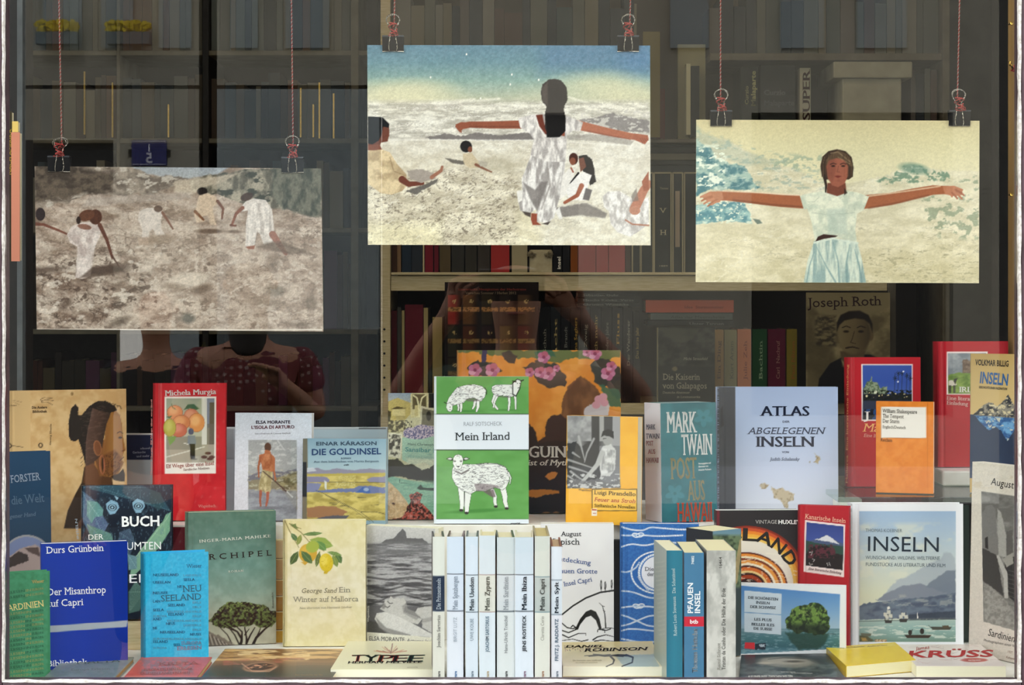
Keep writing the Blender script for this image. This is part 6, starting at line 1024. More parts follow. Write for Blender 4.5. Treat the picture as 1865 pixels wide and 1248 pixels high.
# landscape format book of the lake
def a_swi(A):
    A.view(*VF); A.fill('e9ebee'); pts = [(818, 598), (1470, 655), (1466, 1010), (816, 1045)]; m = A.pm(pts, 3); A.grad(0, 600, 0, 900, ['4f86c4', '78a2cc', 'a4bcd0'], m=m); A.put(m * A.rm(800, 880, 1500, 1100, 4), '3f6a74'); A.grad(0, 885, 0, 1050, ['6a8c98', '4a7880', '3a6670', '6a94a8'], m=m * A.rm(800, 884, 1500, 1100, 3)); A.spots(m * A.rm(800, 890, 1500, 1100), 30, 7, '88a8b0', .56, .08, 4, 0, .6); A.put(m * A.rm(820, 855, 1120, 892, 20), '8ea8b8', .5)
    A.put(m * A.pm([(1110, 905), (1400, 910), (1380, 960), (1340, 1010), (1200, 1020), (1150, 960)], 14, 10), '24443a', .85)
    t = A.pm([(1108, 880), (1130, 800), (1150, 760), (1210, 730), (1270, 706), (1330, 720), (1380, 752), (1404, 810), (1396, 880), (1360, 916), (1260, 915), (1180, 905)], 4, 18); A.tex(t, 22, 22, '24361c', '6f8f42', 5, 2.2); A.put(t * A.pm([(1120, 850), (1400, 850), (1400, 920), (1120, 920)], 30), '18241a', .75); A.spots(t * A.rm(1150, 700, 1400, 800, 20), 14, 12, '93a85a', .6, .06, 4, 7, .7); A.line([(1406, 914), (1440, 916)], 4, '30404a', .9)
    A.poly([(846, 630), (1088, 652), (1086, 786), (846, 770)], 'cfdbe6', 1, 2); A.poly([(846, 776), (1086, 792), (1086, 920), (846, 900)], 'cfdbe6', 1, 2); A.poly([(848, 970), (912, 972), (912, 1014), (846, 1010)], 'd8303a', 1, 2); A.poly([(914, 978), (984, 976), (984, 1018), (914, 1016)], '1f2a38', 1, 2, 6); A.poly([(940, 984), (980, 980), (980, 998), (950, 1000)], 'b4c0cc', 1, 2, 5); A.put(A.pm(pts, 3) * 0, 'ffffff')
book('landscape-format white book with a round wooded islet in a lake', None, 1345, 1541, 1063, 2.60, 2.575, t=.014, hard=False, cover='e9ebee', page='e6e6e4', art=a_swi, res=1.1, lean=1,
     txt=lambda k: (k.view(*VF), [k.text(s, a, y, b, y + d, 17, '3c4a58', 'S') for s, a, y, b, d in (('DIE SCHÖNSTEN', 870, 684, 1064, 12), ('INSELN', 922, 716, 1010, 6), ('DER SCHWEIZ', 884, 744, 1050, 8), ('LES PLUS', 910, 826, 1022, 6), ('BELLES ILES', 892, 858, 1040, 8), ('DE SUISSE', 906, 886, 1026, 6))]))
# white framed sea painting
def a_koe(A):
    A.view(*VG); A.fill('e9eaee'); m = A.rm(288, 174, 884, 982); A.grad(0, 174, 0, 860, ['9fb8d4', 'b4c6d4', 'c9d2cc', 'd8dac0', 'd9dac4'], m=m); A.spots(m * A.rm(288, 250, 884, 650, 30), 110, 70, 'dcdcc8', .5, .15, 4, 3, .6)
    def mp(pts, c, rg=6, a=1, soft=6): A.put(m * A.pm(pts, soft, rg), c, a)
    mp([(440, 690), (520, 600), (600, 570), (640, 545), (720, 500), (790, 470), (810, 430), (850, 428), (884, 470), (884, 720), (400, 740)], 'aab4bc', 8, .9, 10); mp([(390, 725), (440, 690), (560, 635), (660, 620), (760, 650), (884, 600), (884, 740)], '7f8694', 8, .95, 8); mp([(700, 640), (760, 590), (830, 545), (884, 540), (884, 700)], '76808e', 8, .95, 8)
    mp([(288, 760), (340, 740), (420, 735), (540, 720), (700, 705), (800, 690), (884, 680), (884, 830), (600, 835), (288, 848)], '5a6678', 8, 1, 6); A.tex(m * A.pm([(288, 770), (420, 740), (884, 690), (884, 830), (288, 845)], 8), 50, 26, '4a5468', '6f7b8a', 4, 1.4, 0, .7); mp([(600, 812), (884, 790), (884, 842), (560, 846)], '343c4a', 5, .8); A.spots(m * A.rm(420, 690, 884, 760, 10), 50, 20, 'aeb0a8', .6, .06, 4, 9, .5)
    A.put(m * A.rm(288, 846, 884, 990, 3), '9cb6b0'); A.grad(0, 846, 0, 982, ['a8bcb4', '94b2ac', '86a39a', '6f8a7c'], m=m * A.rm(288, 848, 884, 990, 3)); A.spots(m * A.rm(288, 880, 884, 960, 4), 60, 9, 'd4dace', .54, .08, 4, 0, .8); A.line([(288, 855), (600, 848), (884, 842)], 4, '3c4848', .8)
    def hull(x, y, w, c='3c3a38'): A.put(m * A.pm([(x - w, y - 10), (x + w, y - 8), (x + w * .8, y + 10), (x - w * .8, y + 10)], 3), c)
    hull(468, 856, 24); hull(560, 850, 26)
    for q in ([(468, 850), (466, 790)], [(448, 850), (446, 810)], [(490, 850), (490, 800)], [(548, 846), (548, 796)], [(576, 846), (576, 800)]): A.line(q, 3, '3a3430', .9)
    for x, y in ((458, 830), (482, 824), (470, 800), (545, 828), (560, 815), (578, 830), (450, 815)): mp([(x - 12, y - 14), (x + 10, y - 14), (x + 12, y + 10), (x - 10, y + 8)], 'd8d4c4', 3, .9, 3)
    mp([(460, 766), (474, 762), (480, 776), (462, 782)], 'e9e6dc', 2, 1, 3); mp([(644, 838), (646, 796), (654, 838)], 'e4e2da', 0, 1, 2); hull(794, 898, 66, '4a4a40'); mp([(800, 882), (840, 880), (846, 896), (806, 898)], '5a4c38', 2, 1, 3); A.line([(715, 880), (740, 900)], 3, '3c3830'); hull(650, 948, 84, '3a2c22'); A.ell(602, 924, 12, 16, '2c2622'); A.ell(676, 916, 13, 18, '2c2622'); A.line([(610, 920), (616, 906)], 4, '2c2622'); hull(330, 938, 34, '6a6a58'); mp([(288, 940), (340, 950), (380, 970), (370, 982), (288, 982)], '5c5a3c', 6); mp([(300, 955), (330, 958), (340, 975), (305, 975)], 'b08c4a', 4); A.tex(m * A.rm(384, 966, 458, 984, 3), 8, 6, '8c6a50', 'c8b48c', 2, 2)
book('white-framed book with a painted bay of boats under hazy mountains', None, 1550, 1755, 918, 2.665, t=.024, hard=True, cover='e9eaee', page='e0e0de', art=a_koe, res=1.15, lean=1, pageinset=.001,
     txt=lambda k: (k.view(*VG), k.text('THOMAS KOEBNER', 328, 302, 552, 304, 20, '6c7a84', 'n'), k.text('INSELN', 338, 420, 782, 426, 90, '24303c', 'n'), k.text('WUNSCHLAND, WILDNIS, WELTFERNE', 328, 470, 786, 476, 21, '5c6a74', 'n'), k.text('FUNDSTÜCKE AUS LITERATUR UND FILM', 328, 512, 820, 520, 21, '5c6a74', 'n')))
book('thin black book just behind the white-framed bay book', None, 1600, 1766, 921, 2.70, t=.008, cover='16261f', page='16261f', lean=1)
# red reader with cathedral
def a_mal(A):
    A.view(*VI); A.fill('b81e2a'); A.rect(985, 440, 1016, 1200, 'a01824', .6); A.rect(1063, 476, 1306, 745, 'ecdcd8'); m = A.rm(1069, 482, 1301, 739); A.grad(0, 482, 0, 640, ['3a56a4', '3552a2', '4a66b0'], m=m)
    for q in ([(1080, 640), (1072, 590), (1090, 560), (1105, 555), (1110, 530), (1116, 560), (1140, 565), (1150, 590), (1186, 580), (1186, 640)],): A.put(m * A.pm(q, 3, 5), '8c9a80'); A.spots(m * A.pm(q, 3, 5), 9, 9, '55684e', .52, .06, 3)
    A.ell(1130, 612, 9, 12, 'd8dcc0'); A.put(m * A.rm(1060, 618, 1310, 745, 5), '1c2028'); A.spots(m * A.rm(1060, 600, 1310, 650, 5), 10, 8, '121a16', .45, .06, 4); A.spots(m * A.rm(1060, 610, 1300, 640), 7, 5, 'e4d49c', .72, .03, 3, 3); A.put(m * A.rm(1060, 650, 1310, 690, 3), '3c4660', .7); A.spots(m * A.rm(1069, 690, 1310, 745), 10, 30, '2c4a7c', .5, .08, 3)
    for x in (1220, 1236, 1254, 1276, 1292): 
        A.line([(x, 620), (x + 2, 520)], 2.4, '1a2028', .9)
        for k in range(7): a = k * .9; A.line([(x + 2, 520 + (x % 3) * 12), (x + 2 + 11 * math.cos(a), 520 + (x % 3) * 12 + 11 * math.sin(a))], 2.2, '141c20', .9)
    A.ell(1236, 560, 4, 4, 'e8ecf4'); A.ell(1262, 512, 4, 4, 'e8ecf4'); A.ell(1088, 628, 5, 5, 'f4e8b4')
book('red hardcover with a night photo of a lit cathedral and palms', None, 1543, 1678, 651, 2.845, 2.85, z=GS, t=.016, hard=True, cover='b81e2a', page='b81e2a', art=a_mal, res=1.2, lean=1.5,
     txt=lambda k: (k.view(*VI), k.text('Mallorca', 1072, 796, 1290, 800, 38, 'f0b06c', 's', .2), k.text('Eine literarische Einladung', 1074, 822, 1320, 828, 16, 'e0988c', 's', .2), k.text('Mallorca  Eine literarische Einladung', 998, 1040, 1002, 480, 9, 'd88a5c'), k.text('J', 1084, 738, 1098, 738, 36, 'f0ece8')))
# orange textbook
def a_rec(A): A.view(*VI); A.fill('e0812a'); A.tex(A.rm(1100, 600, 1500, 1200), 30, 30, 'db7b24', 'e68a34', 3, 1); A.rect(1154, 682, 1371, 829, '9c5a1e', .6); A.rect(1156, 680, 1369, 826, 'ece6dc'); A.line([(1376, 650), (1378, 1130)], 3, 'c46a1c', .8)
book('slim orange paperback with a white title panel, in front of the cathedral book', None, 1595, 1700, 731, 2.765, 2.745, z=GS, t=.020, cover='e0812a', page='d9d4c8', art=a_rec, lean=2,
     txt=lambda k: (k.view(*VI), k.text('William Shakespeare', 1164, 706, 1326, 712, 18, '4a4640'), k.text('The Tempest', 1164, 730, 1262, 734, 18, '4a4640'), k.text('Der Sturm', 1164, 754, 1242, 757, 18, '4a4640'), k.text('Englisch/Deutsch', 1164, 780, 1272, 784, 14, '6a665e'), k.text('Reclam', 1154, 842, 1208, 845, 15, '5a3410')))
# red reader with castle and goat
def a_irl(A):
    A.view(*VI); A.fill('b3212d'); A.grad(0, 360, 0, 1020, ['ae1c28', 'b42430', 'ba3038'], m=A.rm(1400, 350, 1780, 1040)); A.rect(1467, 418, 1660, 622, 'e8d8d4'); m = A.rm(1473, 424, 1654, 616); A.put(m, '8c9298'); A.tex(m, 50, 36, '787f86', 'a2a6a8', 4, 1.3); A.put(m * A.pm([(1473, 528), (1540, 516), (1600, 524), (1660, 514), (1660, 620), (1473, 620)], 3, 5), '6f8c3c'); A.tex(m * A.pm([(1473, 534), (1600, 526), (1660, 520), (1660, 620), (1473, 620)], 4), 30, 14, '58752e', '8aa24c', 4, 1.4)
    A.put(m * A.pm([(1541, 518), (1541, 456), (1562, 452), (1575, 470), (1590, 452), (1625, 460), (1660, 450), (1660, 518)], 2, 4), '6f5c4e'); A.tex(m * A.pm([(1545, 515), (1545, 460), (1660, 460), (1660, 515)], 3), 10, 10, '5a483c', '8a7462', 3, 1.5, 0, .8)
    A.poly([(1476, 556), (1490, 552), (1506, 560), (1516, 574), (1505, 580), (1478, 580)], 'cfc6b6', 1, 2); A.poly([(1500, 560), (1502, 546), (1518, 544), (1512, 560), (1508, 574)], '2a2624', 1, 2)
    for x in (1480, 1486, 1500, 1506): A.line([(x, 578), (x, 612)], 4, '2a2624')
book('large red hardcover with a castle and goat photo on a white block', None, 1708, 1838, 622, 2.905, 2.915, z=GS + .022, t=.02, hard=True, cover='b3212d', page='e8dcc4', art=a_irl, res=1.3, lean=1.5,
     txt=lambda k: (k.view(*VI), k.text('IRLAND', 1528, 610, 1680, 612, 26, 'f4f0e4', 'S'), k.text('Eine literarische', 1468, 646, 1640, 652, 18, 'ecc0b8', 'S'), k.text('Einladung', 1468, 668, 1566, 674, 18, 'ecc0b8', 'S')))
wb = root('display_block', (P(1741, 0, 2.86)[0], 2.86, GS + .0005), 'small white block under the large red castle book on the glass shelf', 'block')
a, b = P(1717, 0, 2.86), P(1790, 0, 2.86); box('body', a[0], 2.86, GS + .0006, b[0], 2.96, GS + .0218, m_white, wb, bev=.0025)
# tan and navy book with an upside-down mountain
def a_bil(A):
    A.view(1690, 640, 3.9); A.fill('c2a468'); A.grad(0, 0, 0, 450, ['bc9c5c', 'c6aa70', 'caae76'], m=A.rm(290, 0, 700, 470)); A.poly([(280, 446), (700, 478), (700, 900), (280, 900)], '28364e', 1, 3); A.grad(300, 0, 640, 1, ['2c3c56', '283750', '1c2840'], m=A.pm([(280, 448), (700, 480), (700, 900), (280, 900)], 3), hor=True)
    mt = [(322, 448), (350, 425), (390, 385), (435, 362), (462, 370), (490, 390), (520, 372), (545, 345), (570, 306), (590, 350), (612, 380), (636, 470)]; m = A.pm(mt, 3, 5); A.put(m, '343a44'); A.tex(m, 34, 26, '20242c', '8c8678', 5, 2.4); A.spots(m, 20, 16, 'd8c9a0', .58, .05, 5, 4, .9)
    wt = [(335, 458), (636, 476), (636, 520), (600, 580), (565, 636), (548, 610), (520, 560), (480, 540), (430, 560), (380, 510)]; m = A.pm(wt, 3, 5); A.put(m, '3a6a9c'); A.tex(m, 34, 26, '2c5688', '6a9cc4', 5, 2.0); A.spots(m, 22, 16, 'd4cdb0', .6, .05, 5, 14, .85); A.line([(330, 455), (700, 480)], 3, '9ab0bc', .6)
book('tan and navy book with a mountain mirrored in blue water, at the right edge', None, 1766, 1880, 644, 2.765, 2.735, z=GS, t=.018, cover='28364e', page='c7ac76', art=a_bil, res=1.1, lean=2,
     txt=lambda k: (k.view(1690, 640, 3.9), k.text('VOLKMAR BILLIG', 338, 98, 572, 108, 40, '2a241c', 'b'), k.text('INSELN', 368, 224, 566, 242, 78, '2f5f94', 'b'), k.text('GESCHICHTE EINER FASZINATION', 362, 262, 562, 276, 16, '3a3428', 'b')))
# large white photo book angled at the right
def a_san(A):
    A.view(*VG); A.fill('d9d2c4'); A.grad(0, -140, 0, 1200, ['dcd4c4', 'd8d0c4', 'd4c8be'], m=A.rm(900, -200, 1700, 1300)); A.spots(A.rm(960, -60, 1400, 30, 20), 60, 30, 'c9b99c', .58, .08, 4, 0, .5)
    q = [(1042, 52), (1420, 104), (1420, 960), (1056, 856)]; m = A.pm(q, 3); A.grad(0, 50, 0, 900, ['6f6d68', '8b8984', '6c6a66', '5a5854'], m=m)
    def mp(pts, c, rg=5, a=1, soft=4): A.put(m * A.pm(pts, soft, rg), c, a)
    A.tex(m, 80, 50, '5c5a56', '9a9892', 4, 1.4, 0, .6); mp([(1042, 200), (1070, 150), (1100, 130), (1130, 160), (1148, 440), (1100, 620), (1042, 640)], '787672'); mp([(1142, 160), (1165, 180), (1195, 320), (1195, 460), (1148, 450)], 'a3a19a'); mp([(1195, 300), (1235, 290), (1240, 430), (1200, 460)], '5a5854'); mp([(1042, 400), (1090, 420), (1140, 450), (1180, 700), (1060, 610), (1042, 600)], '3c3a38'); mp([(1240, 210), (1290, 150), (1420, 110), (1420, 560), (1245, 540)], '7f7d78'); mp([(1065, 340), (1082, 330), (1085, 410), (1066, 400)], '2a2826', 0)
    mp([(1180, 460), (1420, 440), (1420, 900), (1210, 700)], '2a2928'); mp([(1135, 450), (1150, 445), (1205, 560), (1208, 714), (1184, 712), (1180, 590)], 'b4b1aa', 3); mp([(1058, 620), (1100, 640), (1180, 710), (1240, 790), (1290, 880), (1290, 930), (1056, 860)], '8f8c86', 5); A.tex(m * A.pm([(1058, 620), (1180, 710), (1290, 900), (1056, 860)], 6), 16, 16, '76736e', 'a8a59e', 3, 1.4, 0, .6)
    for i in range(9): A.line([(1210, 540 + i * 26), (1420, 590 + i * 30)], 5, '5c5a57', .7); 
    mp([(1170, 470), (1235, 430), (1240, 500), (1200, 520)], '9a978f', 4); A.film(.05)
book('large cream photo book with a grey picture of stone stairs by the right frame', None, 1764, 1905, 841, 2.625, 2.50, t=.02, cover='d9d2c4', page='e6dfd0', art=a_san, res=1.3, lean=1.5,
     txt=lambda k: (k.view(*VG), k.text('August Sander', 1102, 10, 1390, 62, 44, '2c2a28', 'n'), k.text('Sardinien Sardegna', 1082, 942, 1420, 1030, 44, '2c2a28', 'n'), k.text('Photographien einer Italienreise  Fotografie', 1056, 978, 1420, 1048, 17, '6a6660', 'n'), k.text('1927', 1202, 1048, 1232, 1054, 15, '8a6a5c', 'n'), k.text('Kehayoff', 1195, 1082, 1250, 1094, 15, '8a6a5c', 'n')))
# archipelago novel with dragon tree
def a_arch(A):
    A.view(*VD); A.fill('5f8478'); A.grad(0, 30, 0, 980, ['4a6f5e', '54796c', '6a9288', '8aa294', 'b0aa94', 'c2b39c'], m=A.rm(-300, 0, 500, 1200)); A.tex(A.rm(-300, 0, 500, 1000), 60, 60, '3f5f50', '8fa89a', 4, 1.2, 0, .18)
    cr = A.pm([(0, 800), (30, 750), (90, 710), (140, 680), (220, 674), (310, 680), (380, 700), (430, 730), (478, 745), (478, 800), (430, 840), (360, 850), (300, 830), (240, 850), (150, 850), (90, 850), (40, 830)], 3, 18); A.tex(cr, 14, 14, '16160f', '5a6a38', 5, 2.2); A.spots(cr * A.rm(0, 670, 480, 740, 10), 12, 10, '8a9a58', .58, .06, 4, 8, .7)
    for q, w in (([(218, 990), (230, 930), (200, 880), (120, 830)], (22, 8)), ([(230, 930), (232, 880), (190, 840)], (14, 7)), ([(262, 990), (262, 920), (250, 850)], (18, 8)), ([(300, 985), (330, 920), (390, 860), (430, 830)], (22, 7)), ([(262, 960), (290, 900), (320, 850)], (14, 6)), ([(330, 920), (350, 880), (360, 850)], (10, 5)), ([(200, 880), (150, 860), (80, 830)], (8, 5)), ([(160, 960), (130, 900), (60, 830)], (9, 5)), ([(218, 980), (180, 900), (140, 850)], (12, 6)), ([(250, 900), (280, 860)], (8, 5))): A.line(q, w, '1c1a14', 1, 3)
    A.poly([(-100, 870), (0, 880), (80, 910), (150, 950), (200, 985), (210, 1050), (-100, 1050)], '6f655a', .9, 6, 10); 
    for i in range(12): A.line([(i * 14 - 20, 880 + i * 8), (i * 16 + 10, 1010)], 5, ['c4b8a8', '2c2824'][i % 2], .7); 
    A.rect(-300, 0, -138, 30, '4a6f5e')
book('green novel with a dark spreading dragon tree under a teal sky', None, 340, 503, 934, 2.665, 2.69, t=.022, hard=True, cover='517a68', page='f0e8c8', art=a_arch, res=1.2, lean=1.5, pageinset=.001,
     txt=lambda k: (k.view(*VD), k.text('INGER-MARIA MAHLKE', -62, 262, 428, 224, 20, 'e4e8dc', 'S', 0, .12), k.text('ARCHIPEL', -70, 385, 434, 350, 38, '18201c', 's', 0, .3), k.text('ROMAN', 138, 470, 240, 463, 15, 'e4e8dc', 'S', 0, .2), k.text('Rowohlt', 452, 715, 448, 605, 12, '4a5048')))
# cream book with lemons
def a_lem(A):
    A.view(*VD); A.fill('ded3a8'); A.grad(0, 100, 0, 1000, ['dccf98', 'e0d6b0', 'e0d8c0', 'e2d7b2', 'e2d3a0'], m=A.rm(500, 80, 1110, 1100)); A.tex(A.rm(500, 80, 1110, 1100), 40, 40, 'd3c690', 'ece3c4', 4, 1.2, 0, .35); A.rect(515, 90, 545, 1100, 'bfb078', .5)
    for q in ([(528, 108), (560, 180), (600, 250), (625, 295)], [(570, 140), (640, 190), (700, 260)], [(560, 130), (600, 150), (640, 165)], [(700, 255), (750, 290), (800, 320)]): A.line(q, (7, 4), '7d7444')
    def leaf(a, b, w, c='5f7f3e'):
        a, b = np.array(a, float), np.array(b, float); d = b - a; n = np.array([-d[1], d[0]]) / np.hypot(*d) * w; pts = [a, a + d * .3 + n * .8, a + d * .6 + n, a + d * .85 + n * .5, b, a + d * .85 - n * .5, a + d * .6 - n, a + d * .3 - n * .8]; A.poly([tuple(p) for p in pts], c, 1, 3); A.line([tuple(a), tuple(b)], 2, 'a9ba74', .8)
    for a, b, w, c in (((570, 130), (620, 165), 10, '5f6f3e'), ((590, 150), (605, 130), 8, '5f6f3e'), ((570, 195), (615, 250), 18, '4f7148'), ((650, 205), (790, 195), 14, '5a7a44'), ((615, 280), (640, 205), 18, '87904a'), ((700, 240), (862, 285), 40, '8ca24c'), ((745, 250), (815, 315), 26, '5f8a4a'), ((622, 320), (566, 415), 26, '4a6238'), ((640, 330), (715, 405), 26, '4c6b40')): leaf(a, b, w, c)
    A.ell(688, 335, 62, 66, 'c9a13a', 1, 20, 3); A.put(A.em(672, 320, 34, 40, 0, 22), 'd8b24c', .9); A.ell(720, 290, 46, 40, '9fae48', 1, -20, 5); A.poly([(640, 395), (668, 418), (690, 395)], 'c59c38', 1, 5); leaf((640, 318), (718, 405), 28, '4c6b40')
    for a, b, w, c in (((770, 320), (745, 430), 18, '5a6c3c'), ((880, 330), (920, 405), 24, '4f6c3c'), ((860, 345), (892, 430), 22, '7a8a44'), ((820, 325), (925, 350), 14, '6f8a48')): leaf(a, b, w, c)
    A.ell(815, 400, 48, 64, 'd3b92c', 1, -4, 3); A.put(A.em(800, 385, 26, 36, 0, 20), 'e6d25a', .9); A.poly([(796, 455), (816, 480), (836, 455)], 'c9ac2c', 1, 4); A.ell(806, 470, 8, 8, 'c2a72c'); A.spots(A.em(815, 400, 46, 60), 7, 7, 'b99c24', .66, .04, 3, 0, .7)
book('cream book with a painted branch of two lemons', None, 516, 666, 948, 2.665, 2.67, t=.02, hard=True, cover='d8cb94', page='f2e8c0', art=a_lem, res=1.1, lean=1.5, pageinset=.0006,
     txt=lambda k: (k.view(*VD), k.text('George Sand', 642, 610, 884, 608, 32, '7d7a62', 's', .25), k.text('Ein', 904, 606, 980, 605, 36, '8f8c78', 's'), k.text('Winter auf Mallorca', 590, 673, 1036, 668, 36, '8f8c78', 's'), k.text('Neu übersetzt von Hermann Lindner', 630, 722, 992, 714, 15, 'a49f88', 's', .2)))
# black and white sea cover
def a_bw(A):
    A.view(*VD); A.fill('dcd8c8'); m = A.pm([(1098, 140), (1570, 165), (1570, 920), (1098, 880)], 2); A.grad(0, 140, 0, 640, ['c9c8c4', 'b4b3b2', '8c8b8c', '6d6c6e', '5c5b5e'], m=m)
    A.put(m * A.rm(1090, 265, 1600, 320, 8), '969596'); A.put(m * A.pm([(1190, 268), (1230, 240), (1280, 232), (1320, 190), (1345, 164), (1366, 190), (1372, 228), (1420, 230), (1480, 232), (1530, 270), (1525, 275)], 3, 4), '605f60'); A.tex(m * A.rm(1090, 270, 1600, 700, 10), 120, 16, '4a494c', 'a9a8aa', 5, 1.9); A.put(m * A.rm(1090, 265, 1600, 360, 40), '9a999a', .45)
    for q in ([(1100, 500), (1250, 520), (1400, 500), (1570, 530)], [(1100, 560), (1240, 590), (1360, 560), (1570, 590)], [(1200, 640), (1350, 620), (1500, 660), (1570, 640)], [(1100, 690), (1180, 670), (1240, 640)], [(1380, 690), (1480, 700), (1570, 690)], [(1110, 610), (1200, 640)]): A.line(q, (14, 8), '2e2d30', .7, 8)
    A.put(m * A.pm([(1098, 800), (1160, 810), (1240, 900), (1098, 885)], 6, 5), '4a4845')
    SK = 'bdbbb8'; A.put(m * A.pm([(1165, 750), (1230, 740), (1320, 770), (1430, 830), (1520, 880), (1570, 900), (1570, 930), (1420, 915), (1260, 890), (1190, 850), (1150, 790)], 4), 'cfcdca'); A.put(m * A.pm([(1160, 780), (1230, 850), (1400, 900), (1400, 915), (1240, 890), (1180, 850)], 8), '7d7b79', .8)
    A.put(m * A.pm([(1186, 720), (1215, 690), (1222, 655), (1246, 660), (1262, 632), (1282, 650), (1312, 640), (1330, 650), (1350, 640), (1368, 672), (1360, 705), (1350, 740), (1480, 790), (1450, 828), (1400, 815), (1290, 762), (1230, 745)], 4), SK); A.put(m * A.pm([(1340, 700), (1370, 680), (1380, 720), (1480, 760), (1440, 800), (1350, 750)], 8), '8f8d8b', .75); A.line([(1240, 668), (1256, 684), (1276, 680)], 5, '2c2b2c', .9, 4); A.line([(1222, 700), (1240, 712), (1256, 700)], 6, '454344', .9, 4); A.put(m * A.em(1212, 700, 14, 20, 0, 8), '706e6d', .7)
    A.put(m * A.pm([(1430, 745), (1450, 715), (1500, 705), (1570, 700), (1570, 900), (1480, 850), (1480, 790)], 5, 3), 'bab8b6'); A.put(m * A.pm([(1480, 790), (1570, 770), (1570, 800), (1470, 820)], 10), '8a8886', .6); A.film(.07)
book('black and white cover of a person lying back by the water', None, 668, 800, 957, 2.69, 2.655, t=.018, cover='dcd8c8', page='f3ecd0', art=a_bw, res=1.2, lean=-1,
     txt=lambda k: (k.view(*VD), k.text('ELSA MORANTE', 1112, 938, 1356, 950, 30, '3a3836', 'n'), k.text('Arturos Insel', 1372, 950, 1560, 958, 24, '6a6862', 'n', .2), k.text('Wagenbach', 1110, 810, 1112, 700, 10, 'e8e6e2')))
# white grotto book
def a_kop(A):
    A.view(*VE); A.fill('e4e1e2'); A.tex(A.rm(700, 120, 1340, 1100), 200, 200, 'dfdcdd', 'e8e6e6', 2, 1); K = '1d1d1c'
    A.line([(965, 760), (1040, 700), (1130, 645), (1230, 606), (1330, 592)], (10, 12), K, 1, 3); A.poly([(1055, 860), (1090, 790), (1130, 740), (1165, 725), (1200, 740), (1225, 790), (1240, 860), (1222, 862), (1200, 800), (1165, 768), (1130, 780), (1090, 830), (1075, 866)], K, 1, 3)
    for q, w in (([(965, 820), (1000, 850), (1040, 858), (1062, 850), (1040, 835), (1030, 845)], 8), ([(965, 870), (1010, 885), (1070, 860)], 8), ([(968, 900), (1010, 920), (1080, 890), (1130, 890), (1130, 905)], (9, 4)), ([(965, 940), (1040, 930), (1100, 945), (1145, 935)], (4, 7)), ([(1180, 935), (1210, 915), (1270, 900), (1330, 915)], (10, 4)), ([(1210, 880), (1215, 862), (1260, 870), (1260, 885)], 6), ([(1250, 856), (1290, 852), (1328, 856)], 5), ([(1190, 944), (1240, 936), (1326, 946)], (8, 4)), ([(1240, 860), (1270, 870), (1300, 860)], 7)): A.line(q, w, K, 1, 2.5)
    A.line([(1222, 678), (1245, 700), (1262, 760), (1268, 850)], (2, 9), K, 1, 3); A.line([(1245, 700), (1258, 704)], 4, K); A.line([(1250, 730), (1262, 738)], 4, K)
    for x, y, r in ((1236, 555, 34), (1264, 560, 30), (1309, 548, 30)): A.ell(x, y, 7, r, K, 1, 0, 2); A.ell(x - 1, y - 4, 2.5, r * .6, 'dcdada', .8, 0, 2); A.line([(x, y + r - 4), (x, y + r + 10)], 3, K)
book('white book with blue title lines and a black ink drawing of a sea arch', None, 985, 1118, 954, 2.675, t=.018, cover='e4e1e2', page='e6e0d0', art=a_kop, res=1.0, lean=1,
     txt=lambda k: (k.view(*VE), k.text('August', 962, 216, 1096, 216, 32, '26262a', 's'), k.text('Kopisch', 880, 275, 1084, 275, 42, '26262a', 's'), k.text('Die Entdeckung', 828, 372, 1160, 416, 32, '30508c', 's'), k.text('der Blauen Grotte', 830, 470, 1208, 476, 32, '30508c', 's'), k.text('auf der Insel Capri', 842, 590, 1172, 530, 32, '30508c', 's')))
